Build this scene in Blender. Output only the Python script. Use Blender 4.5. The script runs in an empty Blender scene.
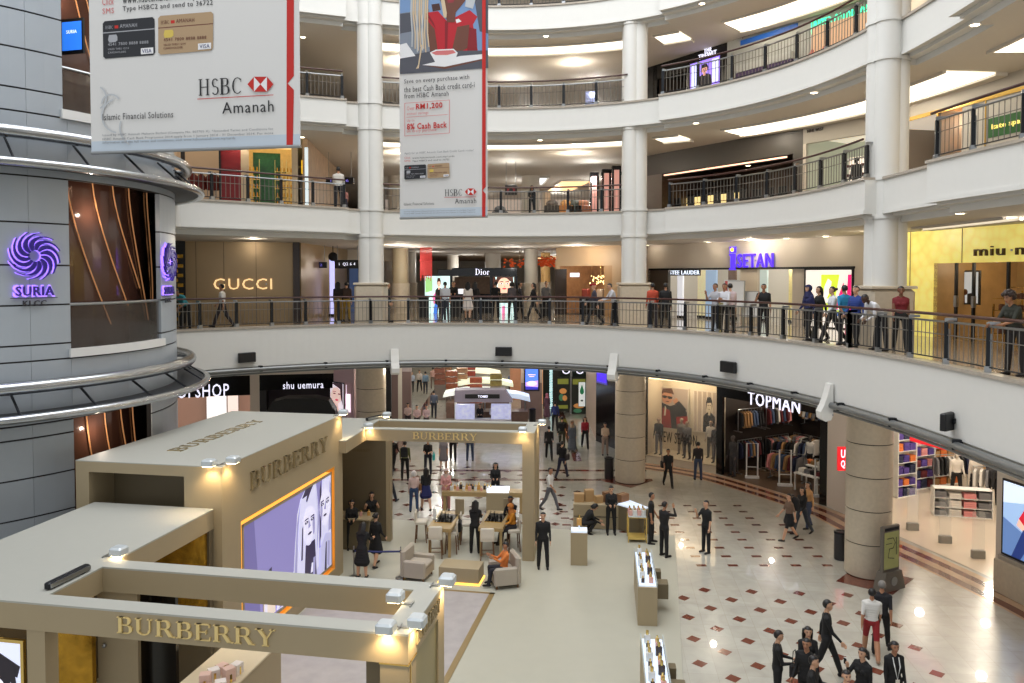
import bpy, math, random
import numpy as np
from mathutils import Vector, Matrix
random.seed(7)
S = bpy.context.scene
COL = S.collection
R = math.radians
# ---------------------------------------------------------------- camera, sky, skylight, exposure
F_PX, PPY, TP, CAMZ = 800.0, 302.6, 0.0333, 9.0
PIT = math.atan(TP)
cd = bpy.data.cameras.new('camera'); cam = bpy.data.objects.new('camera', cd); COL.objects.link(cam)
cd.sensor_fit = 'HORIZONTAL'; cd.sensor_width = 36.0; cd.lens = 36.0 * F_PX / 1024.0
cd.shift_x = 0.0; cd.shift_y = -(341.5 - PPY) / 1024.0
cd.clip_start = 0.1; cd.clip_end = 400
cam.location = (0, 0, CAMZ); cam.rotation_euler = (R(90) - PIT, 0, 0)
S.camera = cam
w = bpy.data.worlds.new('sky'); S.world = w; w.use_nodes = True
bg = w.node_tree.nodes['Background']; bg.inputs[0].default_value = (0.94, 0.97, 1.0, 1); bg.inputs[1].default_value = 0.75
S.view_settings.view_transform = 'Standard'; S.view_settings.look = 'None'
S.view_settings.exposure = 0.0; S.view_settings.gamma = 1.0; S.view_settings.use_curve_mapping = False
S.cycles.use_denoising = True
S.cycles.max_bounces = 6; S.cycles.diffuse_bounces = 3; S.cycles.glossy_bounces = 3
S.cycles.transmission_bounces = 4; S.cycles.transparent_max_bounces = 8
S.cycles.sample_clamp_indirect = 4.0
S.cycles.caustics_reflective = False; S.cycles.caustics_refractive = False

def area_light(name, loc, sx, sy, power, col=(1, 1, 1), rot=(0, 0, 0)):
    l = bpy.data.lights.new(name, 'AREA'); l.shape = 'RECTANGLE'; l.size = sx; l.size_y = sy
    l.energy = power; l.color = col
    o = bpy.data.objects.new(name, l); COL.objects.link(o); o.location = loc; o.rotation_euler = rot
    o.visible_camera = True
    return o
def point_light(name, loc, power, col=(1, .86, .66), rad=.1, parent=None):
    l = bpy.data.lights.new(name, 'POINT'); l.energy = power; l.color = col; l.shadow_soft_size = rad
    o = bpy.data.objects.new(name, l); COL.objects.link(o); o.location = loc; o.parent = parent
    return o
def spot_light(name, loc, target, power, col=(1, .8, .55), size=80, parent=None, blend=.7):
    l = bpy.data.lights.new(name, 'SPOT'); l.energy = power; l.color = col; l.spot_size = R(size); l.spot_blend = blend
    l.shadow_soft_size = .04
    o = bpy.data.objects.new(name, l); COL.objects.link(o); o.location = loc; o.parent = parent
    o.rotation_euler = (Vector(target) - Vector(loc)).to_track_quat('-Z', 'Y').to_euler()
    return o
# daylight through the atrium skylight
area_light('skylight', (-2, 19, 29), 22, 26, 7000, (.965, .98, 1.0))
# tone of the point lights standing in for the walkway downlights and coves
WARM = (1, .87, .70)
# ---------------------------------------------------------------- materials
def lin(c): 
    c = c / 255.0
    return c / 12.92 if c <= .04045 else ((c + .055) / 1.055) ** 2.4
def rgb(r, g, b): return (lin(r), lin(g), lin(b), 1)
MATS = {}
def mat(name, c, rough=.6, metal=0, emit=0, noise=0, scale=6, bump=0, coat=0, ecol=None, alpha=None):
    if name in MATS: return MATS[name]
    m = bpy.data.materials.new(name); m.use_nodes = True; nt = m.node_tree; b = nt.nodes['Principled BSDF']
    col = rgb(*c)
    b.inputs['Base Color'].default_value = col; b.inputs['Roughness'].default_value = rough
    b.inputs['Metallic'].default_value = metal
    if coat: b.inputs['Coat Weight'].default_value = coat; b.inputs['Coat Roughness'].default_value = .05
    if emit:
        b.inputs['Emission Color'].default_value = rgb(*(ecol or c)); b.inputs['Emission Strength'].default_value = emit
    if alpha is not None:
        b.inputs['Alpha'].default_value = alpha
    if noise or bump:
        tc = nt.nodes.new('ShaderNodeTexCoord'); n = nt.nodes.new('ShaderNodeTexNoise')
        n.inputs['Scale'].default_value = scale; n.inputs['Detail'].default_value = 5
        nt.links.new(tc.outputs['Object'], n.inputs['Vector'])
        if noise:
            mx = nt.nodes.new('ShaderNodeMix'); mx.data_type = 'RGBA'
            mx.inputs[6].default_value = tuple(v * (1 - noise) for v in col[:3]) + (1,)
            mx.inputs[7].default_value = tuple(min(1, v * (1 + noise)) for v in col[:3]) + (1,)
            nt.links.new(n.outputs['Fac'], mx.inputs[0]); nt.links.new(mx.outputs[2], b.inputs['Base Color'])
        if bump:
            bp = nt.nodes.new('ShaderNodeBump'); bp.inputs['Strength'].default_value = bump; bp.inputs['Distance'].default_value = .01
            nt.links.new(n.outputs['Fac'], bp.inputs['Height']); nt.links.new(bp.outputs[0], b.inputs['Normal'])
    MATS[name] = m
    return m
def em(name, c, s=1.0):   # lit screens, letters, lamps
    return mat(name, c, .4, 0, s)
def glass(name='clear glass', tint=(235, 245, 242), alpha=.12):
    return mat(name, tint, .03, 0, alpha=alpha)
PAINT = mat('white painted plaster', (217, 216, 211), .55, noise=.02)
SOFFIT = mat('warm white ceiling plaster', (205, 200, 192), .7, noise=.02)
NOSING = mat('beige marble nosing', (168, 158, 145), .3, noise=.25, scale=12)
GALLERY = mat('polished gallery stone', (176, 160, 138), .12, noise=.08, scale=2, coat=.3)
STEEL = mat('brushed steel', (160, 163, 165), .28, .9, noise=.05)
DKSTEEL = mat('dark steel', (38, 40, 44), .35, .6)
WOOD = mat('dark red wood handrail', (62, 26, 20), .35, noise=.3, scale=20)
STONE = mat('beige travertine', (196, 183, 162), .35, noise=.14, scale=9)
BLACK = mat('matt black', (14, 14, 16), .5)
GLOSSBLACK = mat('gloss black', (10, 10, 12), .15)
WHITE = mat('plain white', (228, 228, 226), .5)
TAUPE = mat('taupe painted board', (166, 150, 120), .5, noise=.03, scale=3)
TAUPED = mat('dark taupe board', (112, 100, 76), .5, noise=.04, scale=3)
GOLD = mat('polished gold', (232, 200, 120), .15, 1.0)
# ---------------------------------------------------------------- mesh builder
class MB:
    def __init__(s): s.v = []; s.f = []; s.m = []; s.mi = 0; s.T = None
    def mat(s, i): s.mi = i; return s
    def frame(s, loc=(0, 0, 0), rz=0): s.T = Matrix.Translation(loc) @ Matrix.Rotation(rz, 4, 'Z'); return s
    def add(s, vs, fs, mi=None, off=(0, 0, 0), rz=0):
        n = len(s.v); c, q = math.cos(rz), math.sin(rz)
        for x, y, z in vs:
            p = (x * c - y * q + off[0], x * q + y * c + off[1], z + off[2])
            if s.T is not None: p = tuple(s.T @ Vector(p))
            s.v.append(p)
        k = s.mi if mi is None else mi
        for f in fs: s.f.append(tuple(i + n for i in f)); s.m.append(k)
        return s
    def box(s, x0, x1, y0, y1, z0, z1, mi=None, off=(0, 0, 0), rz=0):
        if x0 > x1: x0, x1 = x1, x0
        if y0 > y1: y0, y1 = y1, y0
        if z0 > z1: z0, z1 = z1, z0
        vs = [(x, y, z) for z in (z0, z1) for x, y in ((x0, y0), (x1, y0), (x1, y1), (x0, y1))]
        return s.add(vs, [(3, 2, 1, 0), (4, 5, 6, 7), (0, 1, 5, 4), (1, 2, 6, 5), (2, 3, 7, 6), (3, 0, 4, 7)], mi, off, rz)
    def bbox(s, x0, x1, y0, y1, z0, z1, b=.01, mi=None, off=(0, 0, 0), rz=0):   # box with chamfered upright and top edges
        pts = [(x0 + b, y0), (x1 - b, y0), (x1, y0 + b), (x1, y1 - b), (x1 - b, y1), (x0 + b, y1), (x0, y1 - b), (x0, y0 + b)]
        cx, cy = (x0 + x1) / 2, (y0 + y1) / 2
        def ring(z, k): return [(cx + (p[0] - cx) * (1 - k / max(.001, (x1 - x0) / 2)), cy + (p[1] - cy) * (1 - k / max(.001, (y1 - y0) / 2)), z) for p in pts]
        vs = ring(z0, 0) + ring(z1 - b, 0) + ring(z1, b)
        fs = [tuple(range(7, -1, -1)), tuple(range(16, 24))]
        for r in (0, 8):
            for i in range(8): fs.append((r + i, r + (i + 1) % 8, r + 8 + (i + 1) % 8, r + 8 + i))
        return s.add(vs, fs, mi, off, rz)
    def prism(s, pts, z0, z1, mi=None, off=(0, 0, 0), rz=0):      # pts (x,y) CCW, extruded up z
        n = len(pts)
        vs = [(x, y, z0) for x, y in pts] + [(x, y, z1) for x, y in pts]
        fs = [tuple(range(n - 1, -1, -1)), tuple(range(n, 2 * n))] + [(i, (i + 1) % n, n + (i + 1) % n, n + i) for i in range(n)]
        return s.add(vs, fs, mi, off, rz)
    def vprism(s, pts, y0, y1, mi=None, off=(0, 0, 0), rz=0):     # pts (x,z) CCW seen from -y, depth from y0 (front) to y1
        n = len(pts)
        vs = [(x, y0, z) for x, z in pts] + [(x, y1, z) for x, z in pts]
        fs = [tuple(range(n)), tuple(range(2 * n - 1, n - 1, -1))] + [(i, n + i, n + (i + 1) % n, (i + 1) % n) for i in range(n)]
        return s.add(vs, fs, mi, off, rz)
    def poly(s, pts, mi=None): return s.add(pts, [tuple(range(len(pts)))], mi)
    def cyl(s, x, y, z0, z1, r0, r1=None, n=20, mi=None):
        if r1 is None: r1 = r0
        vs = [(x + r0 * math.cos(2 * math.pi * i / n), y + r0 * math.sin(2 * math.pi * i / n), z0) for i in range(n)]
        vs += [(x + r1 * math.cos(2 * math.pi * i / n), y + r1 * math.sin(2 * math.pi * i / n), z1) for i in range(n)]
        fs = [tuple(range(n - 1, -1, -1)), tuple(range(n, 2 * n))] + [(i, (i + 1) % n, n + (i + 1) % n, n + i) for i in range(n)]
        return s.add(vs, fs, mi)
    def lathe(s, prof, n=20, mi=None, off=(0, 0, 0)):
        vs = []; fs = []
        for r, z in prof: vs += [(r * math.cos(2 * math.pi * i / n), r * math.sin(2 * math.pi * i / n), z) for i in range(n)]
        for k in range(len(prof) - 1):
            for i in range(n): a = k * n + i; b = k * n + (i + 1) % n; fs.append((a, b, b + n, a + n))
        fs.append(tuple(range(n - 1, -1, -1))); fs.append(tuple(range((len(prof) - 1) * n, len(prof) * n)))
        return s.add(vs, fs, mi, off)
    def tube(s, path, r, n=10, mi=None, closed=False):
        P = [Vector(p) for p in path]; vs = []; fs = []; m = len(P)
        rs = r if isinstance(r, (list, tuple)) else [r] * m
        for i in range(m):
            a = P[(i - 1) % m] if (closed or i > 0) else P[i]; b = P[(i + 1) % m] if (closed or i < m - 1) else P[i]
            t = (b - a).normalized(); up = Vector((0, 0, 1)) if abs(t.z) < .95 else Vector((1, 0, 0))
            u = t.cross(up).normalized(); v = u.cross(t).normalized()
            for k in range(n):
                an = 2 * math.pi * k / n; vs.append(tuple(P[i] + (u * math.cos(an) + v * math.sin(an)) * rs[i]))
        for i in range(m if closed else m - 1):
            for k in range(n):
                a = i * n + k; b = i * n + (k + 1) % n; c = ((i + 1) % m) * n
                fs.append((a, b, c + (k + 1) % n, c + k))
        if not closed: fs.append(tuple(range(n))[::-1]); fs.append(tuple(range((m - 1) * n, m * n)))
        return s.add(vs, fs, mi)
    def ell(s, c, rx, ry, rz, nu=12, nv=8, mi=None):
        vs = []; fs = []
        for j in range(nv + 1):
            t = math.pi * j / nv
            for i in range(nu):
                a = 2 * math.pi * i / nu; vs.append((c[0] + rx * math.sin(t) * math.cos(a), c[1] + ry * math.sin(t) * math.sin(a), c[2] - rz * math.cos(t)))
        for j in range(nv):
            for i in range(nu): a = j * nu + i; b = j * nu + (i + 1) % nu; fs.append((a, b, b + nu, a + nu))
        return s.add(vs, fs, mi)
    def mesh(s, name, mats, smooth=False):
        me = bpy.data.meshes.new(name); me.from_pydata(s.v, [], s.f)
        if not isinstance(mats, (list, tuple)): mats = [mats]
        for m in mats: me.materials.append(m)
        me.polygons.foreach_set('material_index', [min(i, len(mats) - 1) for i in s.m])
        if smooth:
            me.polygons.foreach_set('use_smooth', [True] * len(me.polygons))
            me.set_sharp_from_angle(angle=R(42)) if hasattr(me, 'set_sharp_from_angle') else None
        me.update(); return me
    def build(s, name, mats, parent=None, smooth=False):
        o = bpy.data.objects.new(name, s.mesh(name, mats, smooth)); COL.objects.link(o)
        if parent is not None: o.parent = parent
        return o
    def rebase(s, loc, rz=0):     # move the origin of what was written in world space to loc
        M = (Matrix.Translation(loc) @ Matrix.Rotation(rz, 4, 'Z')).inverted()
        s.v = [tuple(M @ Vector(p)) for p in s.v]; return s
def thing(name, label, cat, loc=(0, 0, 0), rz=0, group=None):
    o = bpy.data.objects.new(name, None); COL.objects.link(o); o.location = loc; o.rotation_euler = (0, 0, rz)
    o.empty_display_size = .1
    return tag(o, label, cat, group)
def tag(o, label, cat, group=None, kind=None):
    o['label'] = label; o['category'] = cat
    if group: o['group'] = group
    if kind: o['kind'] = kind
    return o
def struct(o): o['kind'] = 'structure'; return o
def single(name, mb, mats, label, cat, loc, rz=0, group=None, smooth=False):   # one-mesh thing, local coordinates
    o = mb.build(name, mats, None, smooth); o.location = loc; o.rotation_euler = (0, 0, rz)
    return tag(o, label, cat, group)
def copy_tree(o, parent=None):
    c = o.copy(); COL.objects.link(c); c.parent = parent
    for ch in o.children: copy_tree(ch, c)
    return c
# ---------------------------------------------------------------- where a point of the photo stands in the hall
CP, SP = math.cos(PIT), math.sin(PIT)
def ray(px, py):
    a = (px - 512) / F_PX; b = (PPY - py) / F_PX
    return Vector((a, CP + b * SP, -SP + b * CP))
def at(px, py, z=0.0):
    d = ray(px, py); t = (z - CAMZ) / d.z; return Vector((d.x * t, d.y * t, z))
def atY(px, py, Y):
    d = ray(px, py); t = Y / d.y; return Vector((d.x * t, Y, CAMZ + d.z * t))
class Wall:      # an upright plane from plan point a (left) to b (right); s runs along it, z up
    def __init__(s, a, b):
        s.a = Vector((a[0], a[1])); s.b = Vector((b[0], b[1])); s.L = (s.b - s.a).length
        s.rz = math.atan2(b[1] - a[1], b[0] - a[0]); s.loc = (a[0], a[1], 0)
        s.u = (s.b - s.a) / s.L
    def P(s, px, py, off=0):   # photo point -> (s, z) on the plane moved off metres towards the viewer
        n = Vector((s.u.y, -s.u.x)); a = s.a + n * off
        d = ray(px, py); den = d.x * n.x + d.y * n.y
        t = (a.x * n.x + a.y * n.y) / den
        h = Vector((d.x * t, d.y * t)); return ((h - a).dot(s.u), CAMZ + d.z * t)
# ---------------------------------------------------------------- lettering
def flat_text(body, wid, hei, depth=.02, bold=0):
    c = bpy.data.curves.new('t', 'FONT'); c.body = body; c.size = 1; c.extrude = .01; c.offset = bold; c.resolution_u = 2; c.space_character = 1.12
    o = bpy.data.objects.new('t', c); COL.objects.link(o); bpy.context.view_layer.update()
    me = bpy.data.meshes.new_from_object(o.evaluated_get(bpy.context.evaluated_depsgraph_get()))
    V = np.array([v.co[:] for v in me.vertices]) if len(me.vertices) else np.zeros((1, 3)); Fs = [tuple(p.vertices) for p in me.polygons]
    bpy.data.objects.remove(o); bpy.data.curves.remove(c); bpy.data.meshes.remove(me)
    lo, hi = V.min(0), V.max(0); sz = np.maximum(hi - lo, 1e-6)
    out = [((v[0] - (lo[0] + hi[0]) / 2) / sz[0] * wid, -(v[2] - lo[2]) / sz[2] * depth, (v[1] - (lo[1] + hi[1]) / 2) / sz[1] * hei) for v in V]
    return out, Fs
def arc2(cx, cz, rx, rz, a0, a1, thick, thin, n=14):   # a stroke that is thick on its upright parts and thin on its level parts
    q = []
    for i in range(n):
        def P(k):
            t = R(a0 + (a1 - a0) * k / n); w_ = thin + (thick - thin) * abs(math.cos(t))
            o = (cx + rx * math.cos(t), cz + rz * math.sin(t)); inn = (cx + (rx - w_) * math.cos(t), cz + (rz - thin) * math.sin(t))
            return o, inn
        o0, i0 = P(i); o1, i1 = P(i + 1); q.append([i0, o0, o1, i1])
    return q
def serif_glyph(ch):    # polygons in a box 1 high; returns (polys, advance)
    T, t, sf = .15, .05, .07
    def rc(x0, x1, z0, z1): return [(x0, z0), (x1, z0), (x1, z1), (x0, z1)]
    def stem(x, z0=0, z1=1, w_=T): return [rc(x, x + w_, z0, z1)]
    def ser(x, z, w_=T): return [rc(x - sf, x + w_ + sf, z, z + t)]
    if ch == 'B': return stem(.1) + ser(.1, 0)[0:1] + ser(.1, 1 - t) + [rc(.2, .45, 1 - t, 1), rc(.2, .45, .5, .5 + t), rc(.2, .48, 0, t)] + arc2(.43, .765, .24, .235, -90, 90, T, t) + arc2(.45, .27, .29, .27, -90, 90, T, t), .84
    if ch == 'R': return stem(.1) + ser(.1, 0) + ser(.1, 1 - t) + [rc(.2, .45, 1 - t, 1), rc(.2, .45, .46, .46 + t)] + arc2(.43, .735, .27, .265, -90, 90, T, t) + [[(.42, .48), (.66, 0), (.84, 0), (.58, .5)], rc(.64, .92, 0, t)], .95
    if ch == 'U': return stem(.1, .3) + ser(.1, 1 - t) + stem(.68, .3, 1, .06) + ser(.66, 1 - t, .1) + arc2(.42, .32, .32, .32, 180, 360, T * .7, t), .95
    if ch == 'E': return stem(.1) + ser(.1, 0) + ser(.1, 1 - t) + [rc(.2, .7, 1 - t, 1), rc(.2, .55, .49, .49 + t), rc(.2, .72, 0, t), rc(.66, .71, .8, 1), rc(.68, .73, 0, .22), rc(.52, .56, .4, .64)], .83
    if ch == 'Y': return stem(.36, 0, .48) + ser(.36, 0) + ser(.06, 1 - t, .18) + ser(.68, 1 - t, .1) + [[(.36, .48), (.51, .45), (.24, 1), (.06, 1)], [(.45, .42), (.51, .42), (.78, 1), (.7, 1)]], .9
    if ch == 'H': return stem(.1, w_=.11) + stem(.62, w_=.11) + ser(.1, 0, .11) + ser(.1, 1 - t, .11) + ser(.62, 0, .11) + ser(.62, 1 - t, .11) + [rc(.2, .63, .48, .53)], .88
    if ch == 'S': return arc2(.36, .735, .24, .265, 30, 270, .11, .06) + arc2(.36, .265, .26, .265, 90, -150, .11, .06), .68
    if ch == 'C': return arc2(.46, .5, .38, .5, 45, 315, .12, .05) + [rc(.7, .73, .7, .92)], .86
    if ch == 'D': return stem(.1, w_=.13) + ser(.1, 0, .13) + ser(.1, 1 - t, .13) + arc2(.35, .5, .42, .5, -90, 90, .15, .05, 18) + [rc(.2, .36, 0, t), rc(.2, .36, 1 - t, 1)], .88
    if ch == 'i': return stem(.1, 0, .62, .12) + ser(.1, 0, .12) + [rc(.09, .23, .78, .93)], .36
    if ch == 'o': return arc2(.36, .32, .3, .33, 0, 360, .13, .05, 24), .72
    if ch == 'r': return stem(.1, 0, .62, .12) + ser(.1, 0, .12) + arc2(.34, .4, .2, .22, 40, 140, .1, .06, 6), .55
    return [], .4
def serif_text(body, wid, hei, depth=.03):
    polys = []; x = 0
    for ch in body:
        g, adv = serif_glyph(ch)
        polys += [[(p[0] + x, p[1]) for p in q] for q in g]; x += adv
    m = MB(); 
    for q in polys:
        a = sum(q[i][0] * q[(i + 1) % len(q)][1] - q[(i + 1) % len(q)][0] * q[i][1] for i in range(len(q)))
        if a < 0: q = q[::-1]
        m.vprism([((p[0] / x - .5) * wid, (p[1] - .5) * hei) for p in q], -depth, 0)
    return m.v, m.f
# ---------------------------------------------------------------- the gallery rings
CX, CY = -1.5, 21.0
LV = {1: 7.05, 2: 11.6, 3: 15.85, 4: 20.0}
RAW = {1: [(179,331.7),(260,328),(327,326.5),(400,325),(492,325),(604,327),(657,331),(725,336),(770,340.4),(794,343.5),(820,346.5),(884,355.4),(951,368.8),(1024,386.8)],
       2: [(177,199.6),(260,204),(341,209),(386,212),(500,214),(621,213.5),(665,209),(770,197.7),(820,190),(864,182.5),(930,168.5),(1024,141)],
       3: [(177,88),(303,95.7),(350,101),(385,105.6),(488,112),(512,111),(621,103),(660,96),(768,65),(866,37)]}
def centre_bay(l, th): return l > 1 and (54.0 < th < 115.3)
def recess(l, th):
    if l == 1: return 0.0
    if 54.0 < th < 115.3: return .45
    if -12.0 < th < 4: return .45
    return 0.0
FIT = {}
for l, pts in RAW.items():
    T, Q = [], []
    for px, py in pts:
        p = at(px, py, LV[l]); th = math.degrees(math.atan2(p.y - CY, p.x - CX)); T.append(th); Q.append(math.hypot(p.x - CX, p.y - CY) - recess(l, th))
    k = 4
    if l == 3:
        T += [-10, -28]; Q += [12.1, 12.7]
    FIT[l] = (np.polyfit(T, Q, k), min(T), max(T))
FIT[4] = FIT[3]
def rad(l, th):
    c, lo, hi = FIT[l]; t = min(max(th, max(lo, -28)), hi); r = float(np.polyval(c, t))
    if th < -28: r *= math.cos(R(-28)) / math.cos(R(th))      # beyond the round part the galleries run straight on
    return r + recess(l, th)
def ringp(l, th, d=0, z=None):
    r = rad(l, th) + d; return Vector((CX + r * math.cos(R(th)), CY + r * math.sin(R(th)), LV[l] if z is None else z))
def thetas(l, a, b, step=1.5):
    n = max(1, int(round((b - a) / step))); t = [a + (b - a) * i / n for i in range(n + 1)]
    if l > 1:
        for s in (54.0, 115.3, -12.0, 4): 
            if a < s < b: t += [s - 1e-3, s + 1e-3]
    return sorted(t)
TH0, TH1 = -64, 165
def sweep(mb, l, prof, a, b, mi=0, close=False):
    ts = thetas(l, a, b); n = len(prof); vs = []
    for t in ts:
        for d, z in prof: vs.append(tuple(ringp(l, t, d, LV[l] + z)))
    fs = []
    for i in range(len(ts) - 1):
        for k in range(n if close else n - 1):
            a_ = i * n + k; b_ = i * n + (k + 1) % n; fs.append((b_, a_, a_ + n, b_ + n))
    if close: fs.append(tuple(range(n))); fs.append(tuple(range((len(ts) - 1) * n, len(ts) * n))[::-1])
    mb.add(vs, fs, mi)
for l in (1, 2, 3, 4):
    z = LV[l]; m = MB()
    m.mi = 0
    prof = [(0, 0), (0, -1.42), (.15, -1.42), (.15, -1.7)] if l == 1 else [(0, 0), (0, -.88), (.22, -.88), (.22, -.98), (.5, -.98), (.5, -1.15)]
    sweep(m, l, prof, TH0, TH1)
    struct(m.build('wall_gallery_fascia', [PAINT]))
    m = MB(); ts = thetas(l, TH0, TH1)
    FARR = 70
    for a_, b_ in zip(ts[:-1], ts[1:]):
        p, q = ringp(l, a_), ringp(l, b_)
        P2 = Vector((CX + FARR * math.cos(R(a_)), CY + FARR * math.sin(R(a_)), z)); Q2 = Vector((CX + FARR * math.cos(R(b_)), CY + FARR * math.sin(R(b_)), z))
        m.poly([tuple(p), tuple(P2), tuple(Q2), tuple(q)])
    struct(m.build('floor_gallery', [GALLERY]))
    zs = z + prof[-1][1]; d0 = prof[-1][0]; m = MB()
    for a_, b_ in zip(ts[:-1], ts[1:]):
        p, q = ringp(l, a_, d0, zs), ringp(l, b_, d0, zs)
        P2 = Vector((CX + FARR * math.cos(R(a_)), CY + FARR * math.sin(R(a_)), zs)); Q2 = Vector((CX + FARR * math.cos(R(b_)), CY + FARR * math.sin(R(b_)), zs))
        m.poly([tuple(q), tuple(Q2), tuple(P2), tuple(p)])
    struct(m.build('ceiling_gallery', [SOFFIT]))
    m = MB(); sweep(m, l, [(-.05, .0), (.28, .0), (.28, .07), (-.05, .07)], TH0, TH1, close=True)
    struct(m.build('trim_marble_edge', [NOSING]))
    if l > 1:
        m = MB(); sweep(m, l, [(-.03, -.82), (.04, -.82), (.04, -.92), (-.03, -.92)], TH0, TH1, close=True); struct(m.build('trim_fascia', [PAINT]))
# top parapet of the atrium, closing the walkway roof above the highest gallery shown
m = MB()
for a_ in range(-45, 165, 3):
    def P(t, r, z): return (CX + r * math.cos(R(t)), CY + r * math.sin(R(t)), z)
    m.poly([P(a_ + 3, 12.5, 24), P(a_ + 3, 70, 24), P(a_, 70, 24), P(a_, 12.5, 24)]); m.poly([P(a_, 12.5, 27), P(a_ + 3, 12.5, 27), P(a_ + 3, 12.5, 24), P(a_, 12.5, 24)])
struct(m.build('ceiling_top_gallery', [SOFFIT]))
# ---------------------------------------------------------------- ground floor with its stone inlays
def floor_material():
    m = bpy.data.materials.new('polished cream marble floor'); m.use_nodes = True; nt = m.node_tree; b = nt.nodes['Principled BSDF']
    tc = nt.nodes.new('ShaderNodeTexCoord'); mp = nt.nodes.new('ShaderNodeMapping'); mp.inputs['Rotation'].default_value = (0, 0, R(6.5))
    nt.links.new(tc.outputs['Object'], mp.inputs[0])
    br = nt.nodes.new('ShaderNodeTexBrick'); br.offset = 0; br.inputs['Scale'].default_value = 1; br.inputs['Brick Width'].default_value = .65; br.inputs['Row Height'].default_value = .65
    br.inputs['Mortar Size'].default_value = .004; br.inputs['Color1'].default_value = rgb(206, 204, 193); br.inputs['Color2'].default_value = rgb(198, 195, 183); br.inputs['Mortar'].default_value = rgb(184, 177, 161)
    nt.links.new(mp.outputs[0], br.inputs['Vector'])
    n = nt.nodes.new('ShaderNodeTexNoise'); n.inputs['Scale'].default_value = 1.6; n.inputs['Detail'].default_value = 7; n.inputs['Distortion'].default_value = 1.2
    nt.links.new(tc.outputs['Object'], n.inputs['Vector'])
    mx = nt.nodes.new('ShaderNodeMix'); mx.data_type = 'RGBA'; mx.blend_type = 'MULTIPLY'; mx.inputs[0].default_value = .35
    nt.links.new(br.outputs['Color'], mx.inputs[6]); nt.links.new(n.outputs['Fac'], mx.inputs[7]); nt.links.new(mx.outputs[2], b.inputs['Base Color'])
    b.inputs['Roughness'].default_value = .26; b.inputs['Coat Weight'].default_value = .7; b.inputs['Coat Roughness'].default_value = .015
    return m
FLOOR = floor_material()
RED = mat('red brown marble inlay', (112, 58, 44), .12, noise=.2, scale=8, coat=.4)
PINK = mat('rose beige marble band', (196, 168, 140), .12, noise=.1, scale=5, coat=.4)
m = MB(); m.add([(-45, -12, 0), (45, -12, 0), (45, 95, 0), (-45, 95, 0)], [(0, 1, 2, 3)], 0)
D0 = at(683.4, 598); ga = R(6.5)     # a lozenge whose place fixes the grid
def G(i, j): 
    x, y = i * 1.32, j * 1.27; c, s_ = math.cos(-ga), math.sin(-ga); return (D0.x + x * math.cos(-ga * .8) + y * math.sin(ga), D0.y + x * math.sin(-ga * .8) + y * math.cos(ga))
def lozenge(x, y, r=.19, mi=1): m.add([(x - r, y, .003), (x, y - r, .003), (x + r, y, .003), (x, y + r, .003)], [(0, 1, 2, 3)], mi, (0, 0, 0))
STORE = [(6.4,38.5),(9.3,36.2),(12.3,31),(13.0,28.3),(14.3,23.4),(14.9,19),(15.0,8),(15,-6)]
def inside_right(x, y, marg):
    for (ax, ay), (bx, by) in zip(STORE[:-1], STORE[1:]):
        if (by <= y <= ay): 
            t = (y - ay) / (by - ay); return x < ax + (bx - ax) * t - marg
    return x < 4
for i in range(-14, 9):
    for j in range(-14, 2):
        for h in (0, .5):
            x, y = G(i + h, j + h)
            if y < 22.75 and -12 < x < 10.2 and inside_right(x, y, 3.0): lozenge(x, y)
for k in range(-5, 6):            # the dashes in front of the fashion shops
    for j in range(9):
        x = at(728, 559).x + k * .98 ; y = 24.6 + j * .81
        if inside_right(x, y, 2.6 + max(0, k) * .1): m.box(x - .155, x + .155, y - .085, y + .085, .001, .003, 1, (0, 0, 0))
for i in range(-12, 8):           # lozenges beyond the display kiosk, towards the long hall
    for j in range(0, 12):
        for h in (0, .5):
            x, y = G(i + h, j * 1.0 + h)
            if y > 28 and x < 2.8 and y < 42: lozenge(x, y, .19)
# curved bands in front of the shops
def offset_line(pts, d):
    out = []
    for i, p in enumerate(pts):
        a = Vector(pts[max(0, i - 1)]); b = Vector(pts[min(len(pts) - 1, i + 1)]); t = (b - a).normalized(); n = Vector((-t.y, t.x)); n = -n if n.x > 0 and n.y > 0 else n
        n = Vector((-abs(t.y), -abs(t.x))) if True else n; out.append(Vector(p) + n * d)
    return out
def smooth_line(pts, k=6):
    P = [Vector(p) for p in pts]; out = []
    for i in range(len(P) - 1):
        p0, p1, p2, p3 = P[max(0, i - 1)], P[i], P[i + 1], P[min(len(P) - 1, i + 2)]
        for j in range(k):
            t = j / k; out.append(.5 * ((2 * p1) + (p2 - p0) * t + (2 * p0 - 5 * p1 + 4 * p2 - p3) * t * t + (3 * p1 - p0 - 3 * p2 + p3) * t ** 3))
    out.append(P[-1]); return out
SL = smooth_line(STORE)
for d0, d1, mi in ((.15, .42, 2), (.42, .7, 1), (.7, 1.0, 2), (1.0, 1.3, 1), (1.3, 1.4, 2)):
    A, B = offset_line(SL, d0), offset_line(SL, d1)
    for i in range(len(A) - 1): m.add([(A[i].x, A[i].y, .004), (A[i + 1].x, A[i + 1].y, .004), (B[i + 1].x, B[i + 1].y, .004), (B[i].x, B[i].y, .004)], [(0, 1, 2, 3)], mi)
for (a, b) in (((3.2, 38.6), (3.2, 70)), ((-6.0, 40), (-6.0, 70))):
    m.box(a[0] - .2, a[0] + .2, a[1], b[1], .001, .004, 1)
m.box(-12, 6.2, 34.9, 35.2, .001, .004, 1); m.box(-12, 6.2, 36.6, 36.9, .001, .004, 1)
m.add([(9.55, 23.3, .005), (10.75, 22.3, .005), (11.95, 23.5, .005), (10.75, 24.6, .005)], [(0, 1, 2, 3)], 1)
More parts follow.
